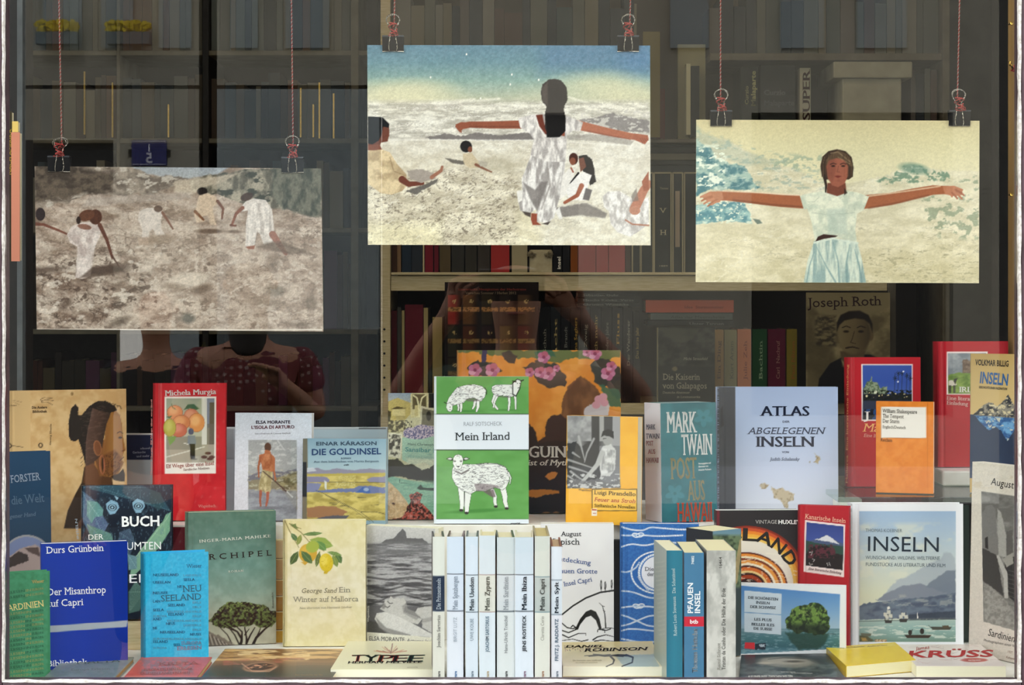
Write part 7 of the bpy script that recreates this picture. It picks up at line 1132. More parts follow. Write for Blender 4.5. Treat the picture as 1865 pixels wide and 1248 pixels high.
# blue rope book
def a_rope(A):
    A.view(*VE); A.fill('2f66ae'); A.tex(A.rm(1360, 120, 2300, 1100), 8, 8, '2b60a6', '3670b6', 2, 1)
    def rope(pts, w=11):
        P_ = []
        for i in range(len(pts) - 1):
            p0, p1, p2, p3 = [np.array(pts[j], float) for j in (max(i - 1, 0), i, i + 1, min(i + 2, len(pts) - 1))]
            for t in np.linspace(0, 1, 9)[:-1]: P_.append(.5 * (2 * p1 + (p2 - p0) * t + (2 * p0 - 5 * p1 + 4 * p2 - p3) * t * t + (3 * p1 - p0 - 3 * p2 + p3) * t ** 3))
        P_.append(np.array(pts[-1], float)); A.line([tuple(p) for p in P_], w, 'e6eaf0', 1, 3); L = 0
        for a, b in zip(P_[:-1], P_[1:]):
            d = b - a; n = int(max(1, np.hypot(*d) // 11)); u = d / (np.hypot(*d) + 1e-6); q = np.array([-u[1], u[0]])
            for k in range(n): c = a + d * (k + .5) / n; A.line([tuple(c - q * w * .4 - u * 3), tuple(c + q * w * .4 + u * 3)], 2.2, '5f86bc', .9)
    rope([(1372, 150), (1440, 170), (1520, 176), (1580, 156), (1650, 160), (1790, 170), (1930, 168)]); rope([(1372, 210), (1430, 212), (1480, 208), (1560, 212), (1640, 216), (1800, 210)]); rope([(1376, 290), (1450, 272), (1540, 280), (1640, 262), (1760, 262)])
    for x, y in ((1490, 210), (1495, 702)): A.ring(x - 14, y, 28, 17, 8, 'e6eaf0', 1, 12); A.ring(x + 16, y - 2, 28, 17, 8, 'e6eaf0', 1, -12); A.ell(x, y, 6, 5, '2f66ae')
    A.ell(1625, 468, 185, 150, 'e6eaf0', 1, 0, 3); A.ell(1625, 468, 174, 140, '2f66ae', 1, 0, 3); A.ell(1625, 468, 134, 132, 'e6eaf0', 1, 0, 3); A.ell(1625, 468, 118, 118, '2f66ae', 1, 0, 3); A.ell(1625, 468, 110, 112, 'e8e8f0', 1, 0, 3)
    for i in range(46): a = i * 2 * math.pi / 46; A.line([(1625 + 172 * math.cos(a), 468 + 138 * math.sin(a)), (1625 + 188 * math.cos(a + .05), 468 + 152 * math.sin(a + .05))], 2.4, '5f86bc', .9); A.line([(1625 + 118 * math.cos(a), 468 + 118 * math.sin(a)), (1625 + 135 * math.cos(a + .08), 468 + 132 * math.sin(a + .08))], 2.4, '5f86bc', .9)
    rope([(1376, 462), (1420, 464), (1470, 440), (1500, 400)]); rope([(1374, 596), (1430, 600), (1480, 612), (1560, 640), (1625, 645), (1800, 640)]); rope([(1374, 712), (1440, 704), (1495, 702), (1560, 704), (1640, 712)]); rope([(1376, 762), (1430, 780), (1490, 806), (1560, 836), (1640, 842), (1760, 840)]); rope([(1376, 838), (1430, 826), (1500, 796), (1570, 770), (1640, 766)]); rope([(1376, 872), (1430, 860), (1500, 862), (1570, 870), (1630, 874)]); rope([(1376, 928), (1440, 940), (1500, 950), (1560, 950), (1640, 948)]); A.line([(1404, 130), (1404, 1100)], 2, '254f8c', .7)
book('blue book patterned with white knotted ropes around a white oval', None, 1131, 1273, 954, 2.67, 2.665, t=.02, hard=True, cover='2f66ae', page='e8e4dc', art=a_rope, res=1.0, lean=1, pageinset=.0005, m='matt',
     txt=lambda k: (k.view(*VE), k.text('Die Inseln', 1540, 456, 1716, 456, 26, '5a5a66'), k.text('der Meere', 1556, 492, 1700, 492, 26, '5a5a66'), k.text('MÖWEN EULEN', 1484, 500, 1560, 600, 14, 'c8d4e6', 'b')))
book('black book filling the gap beside the white grotto book', None, 1060, 1134, 985, 2.702, t=.015, cover='15161a', page='15161a', m='matt', lean=0)
# golden pile seen in the gap between the green novel and the lemon book
for i, (y0, y1, c) in enumerate(((1148, 1180, 'd8a93c'), (1114, 1147, 'b98d3c'), (1086, 1113, 'b48a44'), (1056, 1085, 'b89052'), (1018, 1055, 'c2a070'), (984, 1017, 'cdb48c'))):
    a, b = P(494, y1, 2.702), P(526, y0, 2.702); r = root('book', (a[0], 2.704, a[2]), '%s book in the golden pile behind the lemon book, %s' % (['bright gold', 'ochre', 'dark gold', 'brown gold', 'tan', 'pale tan'][i], ['lowest', 'second', 'third', 'fourth', 'fifth', 'topmost'][i]), 'book', 'golden pile behind the lemon book')
    H_ = b[2] - a[2]; mk('cover', hexa(a, (b[0] - a[0], 0, 0), (0, 0, H_ - .0012), (0, .015, 0)), BF, M('gloss'), r, cols=np.tile(hexc(c), (8, 1))); mk('page_block', hexa(a + [.0004, -.0001, H_ - .0012], (b[0] - a[0] - .0008, 0, 0), (0, 0, .001), (0, .015, 0)), BF, M('pages'), r, cols=np.tile(hexc('f0e2b4'), (8, 1)), lay=[0] * 8)
# ------------------------------------------------------------------ books with their spines to the street
def spined(label, group, fl, fr, ybot, Yf, bl, br, ytop, ytop_b, Hz=None, cover='dde3e8', page='f2e6c2', bands=None, txt=None, side='1f2c3a', hard=True, z=.0004, sideart=None, m='gloss', res=1.5, depth=.12, sinset=.0025):
    """front spine corners fl..fr (px), back top corners bl..br; the volume runs back from the pane"""
    zt_ = ZC - (ytop - HY) * Yf / F if Hz is None else z + Hz
    Yb = (zt_ - ZC) * -F / (ytop_b - HY)
    FL = np.array([(fl - CX) * Yf / F, Yf, z]); FR = np.array([(fr - CX) * Yf / F, Yf, z]); BLk = np.array([(bl - CX) * Yb / F, Yb, z]); 
    H = zt_ - z; U = FR - FL; D = BLk - FL; up = np.array([0, 0, 1.0]); n = np.array([0, -1.0, 0]); r = root('book', (*(FL + U / 2 + D / 2)[:2], z), label, 'book', group)
    th = .0022 if hard else .0005
    slab('spine', FL, U, up * H, n, th, res, bands, M(m), r, None, bulge=.0022 if hard else .0004, edge=None if bands else cover)
    w = np.linalg.norm(U); u = U / w
    for nm, o in (('front_cover', FR - u * th), ('back_cover', FL)):
        mk(nm, hexa(o + [0, th, 0], u * th, up * H, D), BF, M(m), r, cols=np.tile(hexc(side), (8, 1)))
    o = FL + u * (th + .0001) + np.array([0, th + .0003, 0]) + up * (sinset if hard else .0004)
    q = hexa(o, u * (w - 2 * th - .0002), up * (H - 2 * (sinset if hard else .0004)), D * .975); mk('page_block', q, BF, M('pages'), r, cols=np.tile(hexc(page), (8, 1)), lay=[0, w, w, 0] * 2)
    if sideart: 
        o = FL - u * .0002 + [0, .003, 0]; L = np.linalg.norm(D); sn = unit(np.cross(D, up)); sn = sn if sn[0] < 0 else -sn
        k = Ink(o, sn, .0004); sideart(k); k.build(r, 'side_print')
    if txt: k = Ink(FL, n, .0030 if hard else .0008); txt(k); k.build(r)
    return r
g8 = 'row of eight slim hardcovers with their spines to the street'
def bandart(top, mid, bot, mcol, lcol, y1, y2):
    def f(A):
        A.fill(top); A.rect(-9, y1, 9999, y2, mid); A.rect(-9, y2, 9999, 9999, bot); A.rect(-9, y1 - 1.2, 9999, y1 + .4, lcol); A.rect(-9, y2 - 1.2, 9999, y2 + .4, lcol); A.view(*VE)
    return f
Yq = 2.425
rows = [(788, 809.5, 978, (786, 811), 968, 'dfe1d8', '1b2c44', 'dcdbd0', '1b2c44', 1050, 1113, 'Die Prinzeninseln', 'b8c2cc', 'Joachim Sartorius', '5c5c58', 's', '3c3c40', '3a2a34'),
        (814, 844, 978, (818, 846), 967, 'd3dfee', 'd9e2f0', 'dfe4ee', '1f2c3e', 1046, 1113, 'Mein Spitzbergen', '7d8998', 'BIRGIT LUTZ', '9aa4b0', 'n', '3c6a9c', '5a2a34'),
        (848, 870.5, 978, (850, 872), 967, 'd4e1ee', 'd6e2ec', 'd9e3ee', '4a5c68', 1048, 1115, 'Mein Usedom', '4f6474', 'UWE KOLBE', '7a8c98', 'n', '5c7080', '2a3a38'),
        (873, 902, 976, (875, 905), 965, 'd6dfe6', 'dcdcd2', 'dbe4ec', 'a98f8c', 1047, 1115, 'Mein Zypern', 'a5a79c', 'JOACHIM SARTORIUS', '6c8090', 'b', 'b09a70', 'e4d8b0'),
        (905, 937.5, 979, (902, 936), 966, 'd0d8da', 'd3d8dc', 'dadfe0', '27323c', 1047, 1114, 'Mein Sardinien', '8b9299', 'Hans-Ulrich Treichel', '6a6e72', 'n', '2c2c30', '3a3a30'),
        (938, 971.5, 979, (938, 969), 966, 'cfdbe6', 'd8e2ee', 'dde5f0', '1f2a36', 1047, 1114, 'Mein Ibiza', '2e4a62', 'JENS ROSTECK', '23282e', 'b', '7a4a6c', 'e8dcc0'),
        (974, 1001.5, 977, (970, 999), 958, 'd4d7cf', 'bcc3c0', 'dfdfd6', '6f8f98', 1051, 1115, 'Mein Capri', '7f8786', 'Claretta Cerio', '8f8f88', 'n', 'a07050', 'b4a884'),
        (1004, 1023.5, 996, (1001, 1024), 979, 'dbe2ec', 'd8e0ea', 'e2e2ea', '7c8c9c', 1057, 1120, 'Mein Sylt', '4a5c6e', 'FRITZ J. RADDATZ', '5c6e80', 'b', '4a5c6e', '9a6a5c')]
lb = ['outermost left, with a navy band', 'second from the left, blank pale blue top', 'narrow third one with a blue grey title', 'fourth, with faint grey beige title band', 'fifth, in pale grey with thin capitals', 'sixth, with bold black author capitals', 'seventh, with the grey band', 'last and shortest, at the right end']
for i, (a, b, yt, (c, d), yb, top, mid, bot, lc, y1, y2, T1, c1, T2, c2, st, c3, side) in enumerate(rows):
    xc = (a + b) / 2
    def tx(k, i=i, xc=xc, y1=y1, y2=y2, T1=T1, c1=c1, T2=T2, c2=c2, st=st, c3=c3, a=a, b=b):
        h = min(8.6, (b - a) * .36); k.text(T1, xc + h * .5, y2 - 3, xc + h * .5, y1 + 4, h, c1, 'S' if i in (2, 3, 5, 6, 7) else 's', 0); L = [58, 44, 40, 64, 68, 64, 44, 76][i]; k.text(T2, xc + 3, y2 + 8 + L + (4 if i in (1, 2) else 0), xc + 3, y2 + 8 + (4 if i in (1, 2) else 0), 6, c2, st); k.text('mare', xc + 3, 1236, xc + 3, 1223, 5, c3, 'b')
    spined('slim white hardcover spine in the front row, ' + lb[i], g8, a, b, 1238, Yq + (.002 if i % 3 == 1 else 0), c, d, yt, yb, bands=bandart(top, mid, bot, None, lc, y1, y2), txt=tx, side=side, page=['f2e8cc', 'f0ead8', 'eceadc', 'f0e4b8', 'f2e6bc', 'f0e8cc', 'd8c48c', 'd9b894'][i])
# three thick paperbacks
def a_s1(A): A.fill('2a7288'); A.grad(1212, 0, 1243, 1, ['256a80', '2f7a90', '2a7288'], m=A.rm(0, 0, 9999, 9999), hor=True)
def side1(k):
    R = random.Random(2)
    for i in range(17):
        y = 1020 + i * 8.2; k.text('Robert Louis Stev'[:R.randint(9, 15)], 1193.5 + i * .42, y + 7, 1211 + i * .05, y - 5 + 7 + 8 - 6, 3.6, 'c8ccc0')
spined('teal blue thick paperback, its pale printed side turned to the left', 'three thick paperbacks in the front row', 1214, 1243, 1236, 2.425, 1191, 1228, 1003, 983, cover='2a7288', page='efe6c4', bands=a_s1, hard=False, side='9aa49a', sideart=side1, txt=lambda k: k.text('Robert Louis Stevenson   Die Schatzinsel', 1233, 1158, 1229, 1036, 6, 'b9d0d2'))
def a_s2(A): A.fill('46799c'); A.rect(1240, 1123, 1290, 1141, 'c8283c')
spined('blue paperback spine with a red block, middle of the three thick ones', 'three thick paperbacks in the front row', 1246, 1282, 1236, 2.425, 1232, 1268, 1007, 986, cover='46799c', page='efe2b4', bands=a_s2, hard=False, side='3c6a88', txt=lambda k: (k.text('PFAUEN', 1262, 1117, 1262, 1062, 9.5, 'e8eef2', 'b'), k.text('INSEL', 1275, 1117, 1275, 1078, 9.5, 'e8eef2', 'b'), k.text('btb', 1257, 1136, 1271, 1136, 7, 'f0e4e6', 'b'), k.text('Thomas Hettche', 1270, 1225, 1270, 1146, 9, 'e8eef2', 'S'), k.text('74882', 1264, 1028, 1264, 1013, 4.5, 'd8e4ea', 'b')))
def a_s3(A): A.fill('b4b2aa'); A.tex(A.rm(1280, 990, 1350, 1240), 14, 26, 'a5a49e', 'cfcdc6', 4, 1.6); A.grad(0, 1040, 0, 1240, ['aaa8a2', 'c4c2bc', 'd2d0ca'], m=A.rm(1280, 1100, 1350, 1240, 60) * .5)
spined('thick silver grey paperback spine, right one of the three thick ones', 'three thick paperbacks in the front row', 1287, 1340, 1236, 2.425, 1267, 1334, 1003, 982, cover='b4b2aa', page='f0e4b8', bands=a_s3, hard=False, side='8f8d86', txt=lambda k: (k.text('16464', 1315, 1036, 1315, 1015, 5.5, '4f4e4a'), k.text('Raoul Schrott', 1312, 1220, 1312, 1172, 6, '8a8880'), k.text('Tristan da Cunha oder Die Hälfte der Erde', 1321, 1220, 1321, 1072, 6.6, '4a4a46')))
# book behind them showing a landscape
def a_land(A): A.fill('2c3a3c'); A.grad(0, 955, 0, 1010, ['5c86a0', '7a98a0', '3c5040'], m=A.rm(1290, 950, 1350, 1010)); A.tex(A.rm(1290, 975, 1350, 1070, 6), 12, 12, '2c3c2a', '6a7c5a', 4, 2); A.line([(1350, 985), (1338, 1060)], (6, 10), 'c0a070', .7)
book('thick book with a dark spine and a landscape cover, behind the three thick paperbacks', None, 1298, 1350, 968, 2.57, 2.60, t=.05, cover='2c3a3c', spine='20242e', page='f2e6bc', art=a_land, res=1.4, lean=0, z=.001)

# ------------------------------------------------------------------ books lying flat along the pane
def lying(label, q, t, art, cover='cccccc', page='f2ecd6', txt=None, res=1.1, hard=False, z=.0006, m='gloss', spine_front=False, sidec=None, view=None):
    """q: photo pixels of the top face: front-left, front-right, back-right, back-left; t its height"""
    zt_ = z + t; C = []
    for (x, y) in q: Y = (ZC - zt_) * F / (y - HY); C.append(np.array([(x - CX) * Y / F, Y, zt_]))
    FL, FR, BR_, BL_ = C; U = FR - FL; V = BL_ - FL; n = np.array([0, 0, 1.0]); r = root('book', ((FL + BR_)[0] / 2, (FL + BR_)[1] / 2, z), label, 'book', 'books lying flat along the pane')
    th = .0018 if hard else .0006; NU, NV = max(2, int(np.linalg.norm(U) * F / 2.5 / res)), max(2, int(np.linalg.norm(V) * F / 2.5 / res / 1.8))
    s, w = np.meshgrid(np.linspace(0, 1, NU), np.linspace(0, 1, NV)); s, w = s.ravel()[:, None], w.ravel()[:, None]
    Q = FL * (1 - s) * (1 - w) + FR * s * (1 - w) + BR_ * s * w + BL_ * (1 - s) * w; A = Art(CX + F * Q[:, 0] / Q[:, 1], HY - F * (Q[:, 2] - ZC) / Q[:, 1])
    if view: A.view(*view)
    A.fill(cover)
    if art: art(A)
    idx = np.arange(NU * NV).reshape(NV, NU); fc = np.stack([idx[:-1, :-1], idx[:-1, 1:], idx[1:, 1:], idx[1:, :-1]], -1).reshape(-1, 4).tolist(); per = np.concatenate([idx[0, :], idx[1:, -1], idx[-1, -2::-1], idx[-2:0:-1, 0]]); k = len(per); b = NU * NV
    fc += [(int(per[(i + 1) % k]), int(per[i]), b + i, b + (i + 1) % k) for i in range(k)]; fc.append(tuple(range(b + k - 1, b - 1, -1)))
    ec = A.c[per] if sidec is None else np.tile(hexc(sidec), (k, 1)); mk('front_cover', np.vstack([Q, Q[per] - [0, 0, th]]), fc, M(m), r, cols=np.vstack([A.c, ec]))
    cen = (FL + FR + BR_ + BL_) / 4; f_ = .985 if hard else .9985; pc = [c * f_ + cen * (1 - f_) for c in C]; d0 = np.array([0, 0, t - th])
    mk('page_block', [pc[0] - d0, pc[1] - d0, pc[2] - d0, pc[3] - d0] + [c - [0, 0, th] for c in pc], [(3, 2, 1, 0), (4, 5, 6, 7), (0, 1, 5, 4), (1, 2, 6, 5), (2, 3, 7, 6), (3, 0, 4, 7)], M('pages'), r, cols=np.tile(hexc(page), (8, 1)), lay=[0] * 4 + [t] * 4)
    mk('back_cover', [c - [0, 0, t] for c in C] + [c - [0, 0, t - th] for c in C], [(3, 2, 1, 0), (4, 5, 6, 7), (0, 1, 5, 4), (1, 2, 6, 5), (2, 3, 7, 6), (3, 0, 4, 7)], M(m), r, cols=np.tile(hexc(sidec or cover), (8, 1)))
    if sidec: mk('spine', [C[3] - [0, 0, t], C[0] - [0, 0, t], C[0] - [0, 0, th], C[3] - [0, 0, th]] + [p + unit(FR - FL) * .0008 for p in (C[3] - [0, 0, t], C[0] - [0, 0, t], C[0] - [0, 0, th], C[3] - [0, 0, th])], BF, M(m), r, cols=np.tile(hexc(sidec), (8, 1)))
    if txt:
        k_ = Ink(FL, n, .0004)
        if view: k_.view(*view)
        txt(k_); k_.build(r)
    return r
def a_l1(A): A.tex(A.rm(0, 1000, 400, 1300), 10, 5, '6f7d74', '828e86', 3, 1); A.spots(A.rm(110, 1200, 210, 1228, 6), 5, 3, '8c8a88', .5, .1, 3, 0, .6)
lying('grey green thin book lying flat at the left, before the royal blue one', ((74, 1239), (205, 1237), (244, 1197), (122, 1197)), .008, a_l1, '7c8c80', 'b08c5c', hard=True, txt=lambda k: (k.text('MALTA', 140, 1210, 218, 1206, 5.5, '5a6460'), k.text('Europa Erlesen', 130, 1222, 200, 1220, 4, '8a8f88')))
def a_l2(A): A.tex(A.rm(200, 1000, 500, 1300), 10, 5, 'c04a42', 'cc584e', 3, 1); A.spots(A.rm(255, 1200, 352, 1230, 6), 4, 3, '8c6460', .45, .1, 3, 0, .7); A.rect(220, 1231, 400, 1234, 'd46a5c')
lying('coral red thin book lying flat at the left', ((221, 1239), (356, 1237), (386, 1197), (258, 1197)), .008, a_l2, 'c64f46', 'e6cc98', hard=True, txt=lambda k: (k.text('KRETA', 290, 1212, 360, 1210, 5, 'a0605c'), k.text('EUROPA ERLESEN EUROPA', 262, 1222, 350, 1220, 4, '9c5c58'), k.text('ERLESEN LAND ERLESEN', 256, 1229, 346, 1227, 4, '9c5c58')))
def a_l3(A):
    A.view(*VD); A.fill('3a3630'); m = A.rm(-400, 900, 1100, 1300); A.grad(0, 985, 0, 1220, ['d8b06a', 'b88a4c', '9a6a4a', '54443c', '3a3834', '3c3e3e'], m=m); A.tex(A.rm(-100, 985, 1000, 1080, 12), 160, 16, '7a5234', 'e8b878', 4, 2.0, 0, .85); A.spots(A.rm(200, 990, 700, 1080, 8), 90, 12, 'f4cf94', .56, .08, 4, 3, .9); A.spots(A.rm(100, 1060, 700, 1110, 8), 120, 8, 'b8685c', .56, .08, 3, 9, .8)
    A.ell(355, 1125, 120, 34, 'c08c6c', .8, -4, 8); A.ell(355, 1122, 96, 24, '4a2c24', 1, -4, 8); A.spots(A.em(355, 1122, 90, 20, -4), 30, 6, 'd09070', .58, .08, 3); A.line([(230, 1100), (300, 1150), (420, 1155), (470, 1120)], (8, 5), 'e4a888', .7, 6); A.line([(560, 1110), (700, 1104), (880, 1108)], 3, 'a06c50', .6, 4)
lying('dark book with a golden sunset sea lying flat between the coral and the cream one', ((362, 1239), (602, 1239), (640, 1182), (410, 1182)), .009, a_l3, '3a3834', 'ece0c4', txt=lambda k: (k.view(*VD), k.text('Eine Geschichte der See', 600, 1184, 790, 1182, 12, 'a08a74'), k.text('Licht', 60, 1178, 110, 1177, 8, '8a7a68')))
def a_l4(A):
    A.view(*VD); A.fill('ece2bc'); A.grad(0, 945, 0, 1140, ['f2e8c0', 'ebe2bc', 'e2dcb8'], m=A.rm(-100, 900, 1700, 1300))
    for i in range(22): a = i / 21 * 3.1 + .02; A.line([(1262, 1028), (1262 - 120 * math.cos(a) * (.7 + .3 * math.sin(i * 2)), 1018 - 44 * math.sin(a) * (.6 + .4 * math.cos(i)))], (3, 6), ['b9623c', 'd8a070', '8f4a2c', 'e0b890'][i % 4], .8, 3)
    A.line([(1274, 962), (1262, 1028)], 6, '7a3c24')
lying('cream book lying flat with a red and green block title', ((602, 1219), (790, 1219), (792, 1168), (634, 1168)), .0125, a_l4, 'ece2bc', 'f4f0d8', view=None, txt=lambda k: (k.view(*VD), [k.text(c, x, 1086, x + w, 1084, 46, q, 'S', .12) for c, x, w, q in (('T', 990, 78, 'c03a34'), ('Y', 1078, 84, '4a6a50'), ('P', 1168, 96, 'c4583c'), ('E', 1268, 96, 'b8302c'), ('E', 1372, 100, '2f6a58'))], k.text('HERMAN MELVILLE', 965, 1098, 1472, 1094, 15, '26201c', 'S', .15), k.text('unionsverlag', 1376, 1128, 1448, 1126, 6, '8a8468')))
def a_l5(A):
    A.view(*VE); A.fill('ead9a8'); A.grad(0, 945, 0, 1130, ['e9cf8c', 'ecdcae', 'eee6cc'], m=A.rm(900, 900, 1800, 1200)); A.poly([(1340, 1055), (1450, 1040), (1600, 1035), (1640, 1120), (1400, 1125)], 'b4c4c0', .9, 8, 6); K = '1c1a18'
    A.line([(1120, 1046), (1200, 1040), (1260, 1048), (1350, 1040), (1420, 1044)], (4, 14), K, 1, 3); A.line([(1150, 1050), (1300, 1036)], 5, K); A.line([(1180, 1034), (1390, 1052)], 5, K); A.line([(1300, 1048), (1326, 1075), (1318, 1100), (1270, 1120)], (14, 5), K, 1, 3); A.line([(1410, 1040), (1456, 1056), (1452, 1092), (1380, 1118)], (14, 6), K, 1, 3)
    A.line([(970, 1125), (1200, 1124), (1640, 1122)], 2, '6a6458', .7)
    R = random.Random(9)
    for i in range(30): x = 985 + (i % 15) * 18; A.line([(x, R.uniform(970, 1015)), (x + R.uniform(-8, 12), R.uniform(975, 1020))], (5, 2), ['2a1c18', '7a2c24'][i % 2], .85, 2)
lying('cream and grey book lying flat with a brush-drawn bent tree', ((1025, 1214), (1206, 1214), (1188, 1168), (1021, 1170)), .0125, a_l5, 'ead9a8', 'f2eeda', txt=lambda k: (k.view(*VE), k.text('DANIEL', 990, 988, 1250, 986, 16, '2a1c18', 'S', .2), k.text('ROBINSON', 1120, 1016, 1548, 1006, 22, '2a1c18', 'S', .2), k.text('Die Geschichte eines Schiffbruchs', 1040, 1082, 1240, 1080, 9, 'a89a78'), k.text('neu erzählt und gezeichnet', 1060, 1096, 1210, 1094, 8, 'a89a78')))
def a_l6(A):
    A.view(*VF); A.fill('2c2f30'); A.grad(0, 1050, 0, 1200, ['2a2c2e', '3c4040', '34383a'], m=A.rm(700, 1000, 1600, 1300)); A.tex(A.rm(800, 1110, 1450, 1200, 10), 60, 16, '2f3436', '5c625f', 4, 1.8); A.ell(1120, 1098, 190, 36, '8a8478', 1, 2, 12); A.ell(1110, 1092, 140, 22, 'b4a898', .9, 2, 12); A.ell(1170, 1094, 60, 7, '4a4038', .8, 0, 6); A.ell(980, 1104, 50, 8, 'd4c4b0', .8, 0, 8); A.line([(1000, 1080), (1100, 1070), (1240, 1076)], (3, 6), '2a2624', .8, 4)
lying('black book with a blurred pale face lying flat, left of the yellow one', ((1346, 1235), (1539, 1235), (1506, 1190), (1350, 1193)), .007, a_l6, '2c2f30', 'ccc4b4', txt=lambda k: (k.view(*VF), k.text('AUF EINER INSEL ZWISCHEN WELTEN', 870, 1200, 1160, 1198, 14, 'c8c4bc', 'b'), k.text('Roman einer Heimkehr', 1084, 1165, 1180, 1166, 6, 'c8c4bc'), k.text('Aus dem Französischen übersetzt', 1150, 1172, 1290, 1174, 6, 'c8c4bc')))
def a_l7(A): A.view(*VG); A.poly([(130, 1014), (500, 990), (512, 1004), (150, 1036)], 'efdc9c', 1, 2); A.tex(A.rm(0, 900, 700, 1200), 40, 20, 'e2c018', 'eccc24', 2, .8, 0, .6)
lying('bright yellow thick pocket book lying flat at the right', ((1541, 1213), (1668, 1202), (1630, 1170), (1504, 1179)), .0145, a_l7, 'e8c81e', 'f0e6b8', sidec='d8b41a', txt=lambda k: (k.view(*VG), k.text('Hugo von Hofmannsthal', 170, 1022, 320, 1012, 7, '8a7440'), k.text('Ariadne auf Naxos', 340, 1012, 460, 1004, 7, '8a7440')))
def a_l8(A):
    A.view(*VG); A.fill('e4d6cc'); A.grad(0, 985, 0, 1125, ['e9dccf', 'e2d4cc'], m=A.rm(500, 950, 1300, 1200)); R = random.Random(12)
    for i in range(34): x, y = R.uniform(540, 1160), R.uniform(990, 1120); A.line([(x, y), (x + R.uniform(20, 50), y + R.uniform(-12, 12)), (x + R.uniform(40, 90), y + R.uniform(-10, 10))], (2.4, 1.6), R.choice(['b9867c', 'a8968c', 'c49c94']), .7, 2)
    A.ell(998, 1094, 82, 13, 'b8473c', 1, 0, 3); A.put(A.rm(560, 985, 640, 1130, 20), 'f0e9e0', .5)
lying('pale book with big red capitals lying flat in the right corner', ((1669, 1213), (1832, 1213), (1786, 1174), (1632, 1174)), .014, a_l8, 'e4d6cc', 'f2ecd0', txt=lambda k: (k.view(*VG), k.text('James', 640, 1034, 720, 1022, 20, 'b04a40', 'n', .2), k.text('KRÜSS', 590, 1078, 1104, 1072, 40, 'a82c2a', 'b', .08), k.text('Mein Urgroßvater', 960, 1100, 1040, 1098, 8, 'f0d8d0')))

# ------------------------------------------------------------------ things on the window's side linings
m_pink = mat('salmon paper', 'd8856c', .6, fn=grain(40, .2, 'cf7c64', 'de9078'))
def hung(label, x0, y0, x1, y1, Y, d, col, txt=None, side=None):
    a, b = P(x0, y1, Y), P(x1, y0, Y); r = root('book', (a[0], Y, a[2]), label, 'book', 'books hung on the left window lining')
    mk('front_cover', hexa(a, (b[0] - a[0], 0, 0), (0, 0, b[2] - a[2]), (0, .0015, 0)), BF, M('gloss'), r, cols=np.tile(hexc(col), (8, 1))); mk('page_block', hexa(a + [0, .0016, .001], ((b[0] - a[0]) * .95, 0, 0), (0, 0, b[2] - a[2] - .002), (0, d, 0)), BF, M('pages'), r, cols=np.tile(hexc('e8dcb8'), (8, 1)), lay=[0] * 8)
    if txt: k = Ink(a, (0, -1, 0), .0008); txt(k); k.build(r)
hung('dark olive book on the left window lining with vertical yellow capitals', -12, 203, 21.5, 476, 2.80, .014, '3a3220', lambda k: (k.text('NACH AMERIKA', 20.5, 318, 20.5, 236, 5, 'c8a83c'), [k.text('I', 7, y, 11, y, 16, 'c83c30', 'b') for y in (246, 300)]))
hung('salmon pink slim book on the left window lining', 20.5, 241, 36, 476, 2.775, .012, 'd58a70'); hung('thin book with a cream end above the salmon one on the left lining', 22, 221, 33, 240.5, 2.777, .010, 'e8c870'); 
rc = root('figurine', P(1849, 118, 2.88), 'small red plastic clip with shiny tip pinned to the ochre window lining', 'clip')
m_rp = mat('red plastic', 'c02a22', .3); c = P(1849, 118, 2.88)
def o_(x, y, d=0): return P(x, y, 2.88) + [0, d, 0]
tube('body', [o_(1856, 121), o_(1850, 124, -.004), o_(1846, 128, -.004), o_(1853, 136)], [.004, .006, .0055, .003], m_rp, rc); tube('arm', [o_(1846, 126), o_(1840, 118), o_(1839, 112)], [.003, .0022, .002], m_brass, rc); tube('arm', [o_(1849, 120), o_(1853, 117), o_(1858, 115)], [.0016, .0018, .0012], m_rp, rc)
for d in (0, 4): tube('tail', [o_(1850 + d, 130), o_(1853 + d, 140)], [.0016, .0008], m_rp, rc)
# ------------------------------------------------------------------ people on the pavement, seen only as reflections in the pane
m_skin = mat('skin', 'a9765c', .55, fn=grain(90, .2, 'a06d54', 'b27f65', bump=.05)); m_hairg = mat('grey hair', '8f8d8a', .6, fn=grain(140, .25, '6f6d6a', 'a9a7a4', (6, 6, 1), .5)); m_haird = mat('dark hair', '1c1613', .5, fn=grain(140, .25, '120e0c', '2a211c', (6, 6, 1), .5))
def dots(n, l, b):
    t = n.new('ShaderNodeTexCoord'); v = n.new('ShaderNodeTexVoronoi'); v.inputs['Scale'].default_value = 42; v.inputs['Randomness'].default_value = .35; r = n.new('ShaderNodeValToRGB')
    r.color_ramp.elements[0].position = .22; r.color_ramp.elements[1].position = .27; r.color_ramp.elements[0].color = (.30, .19, .18, 1); r.color_ramp.elements[1].color = (.12, .012, .018, 1)
    l.new(t.outputs['Object'], v.inputs['Vector']); l.new(v.outputs['Distance'], r.inputs[0]); l.new(r.outputs[0], b.inputs['Base Color'])
def skin_mesh(name, pts, edges, m, parent, lev=2):
    """one continuous surface grown over a jointed skeleton: pts are (x, y, z, rx, ry)"""
    me = bpy.data.meshes.new(name); off = np.array(parent.location)
    me.from_pydata([tuple(np.array(p[:3]) - off) for p in pts], edges, []); me.materials.append(m); o = bpy.data.objects.new(name, me); link(o, parent)
    bpy.context.view_layer.objects.active = o
    s = o.modifiers.new('skin', 'SKIN'); s.use_smooth_shade = True; s.branch_smoothing = .6
    if not me.skin_vertices: me.attributes  # created by the modifier
    for i, p in enumerate(pts):
        d = me.skin_vertices[0].data[i]; d.radius = (p[3], p[4] if len(p) > 4 else p[3]); d.use_root = i == 0
    u = o.modifiers.new('smooth', 'SUBSURF'); u.levels = lev; u.render_levels = lev; return o
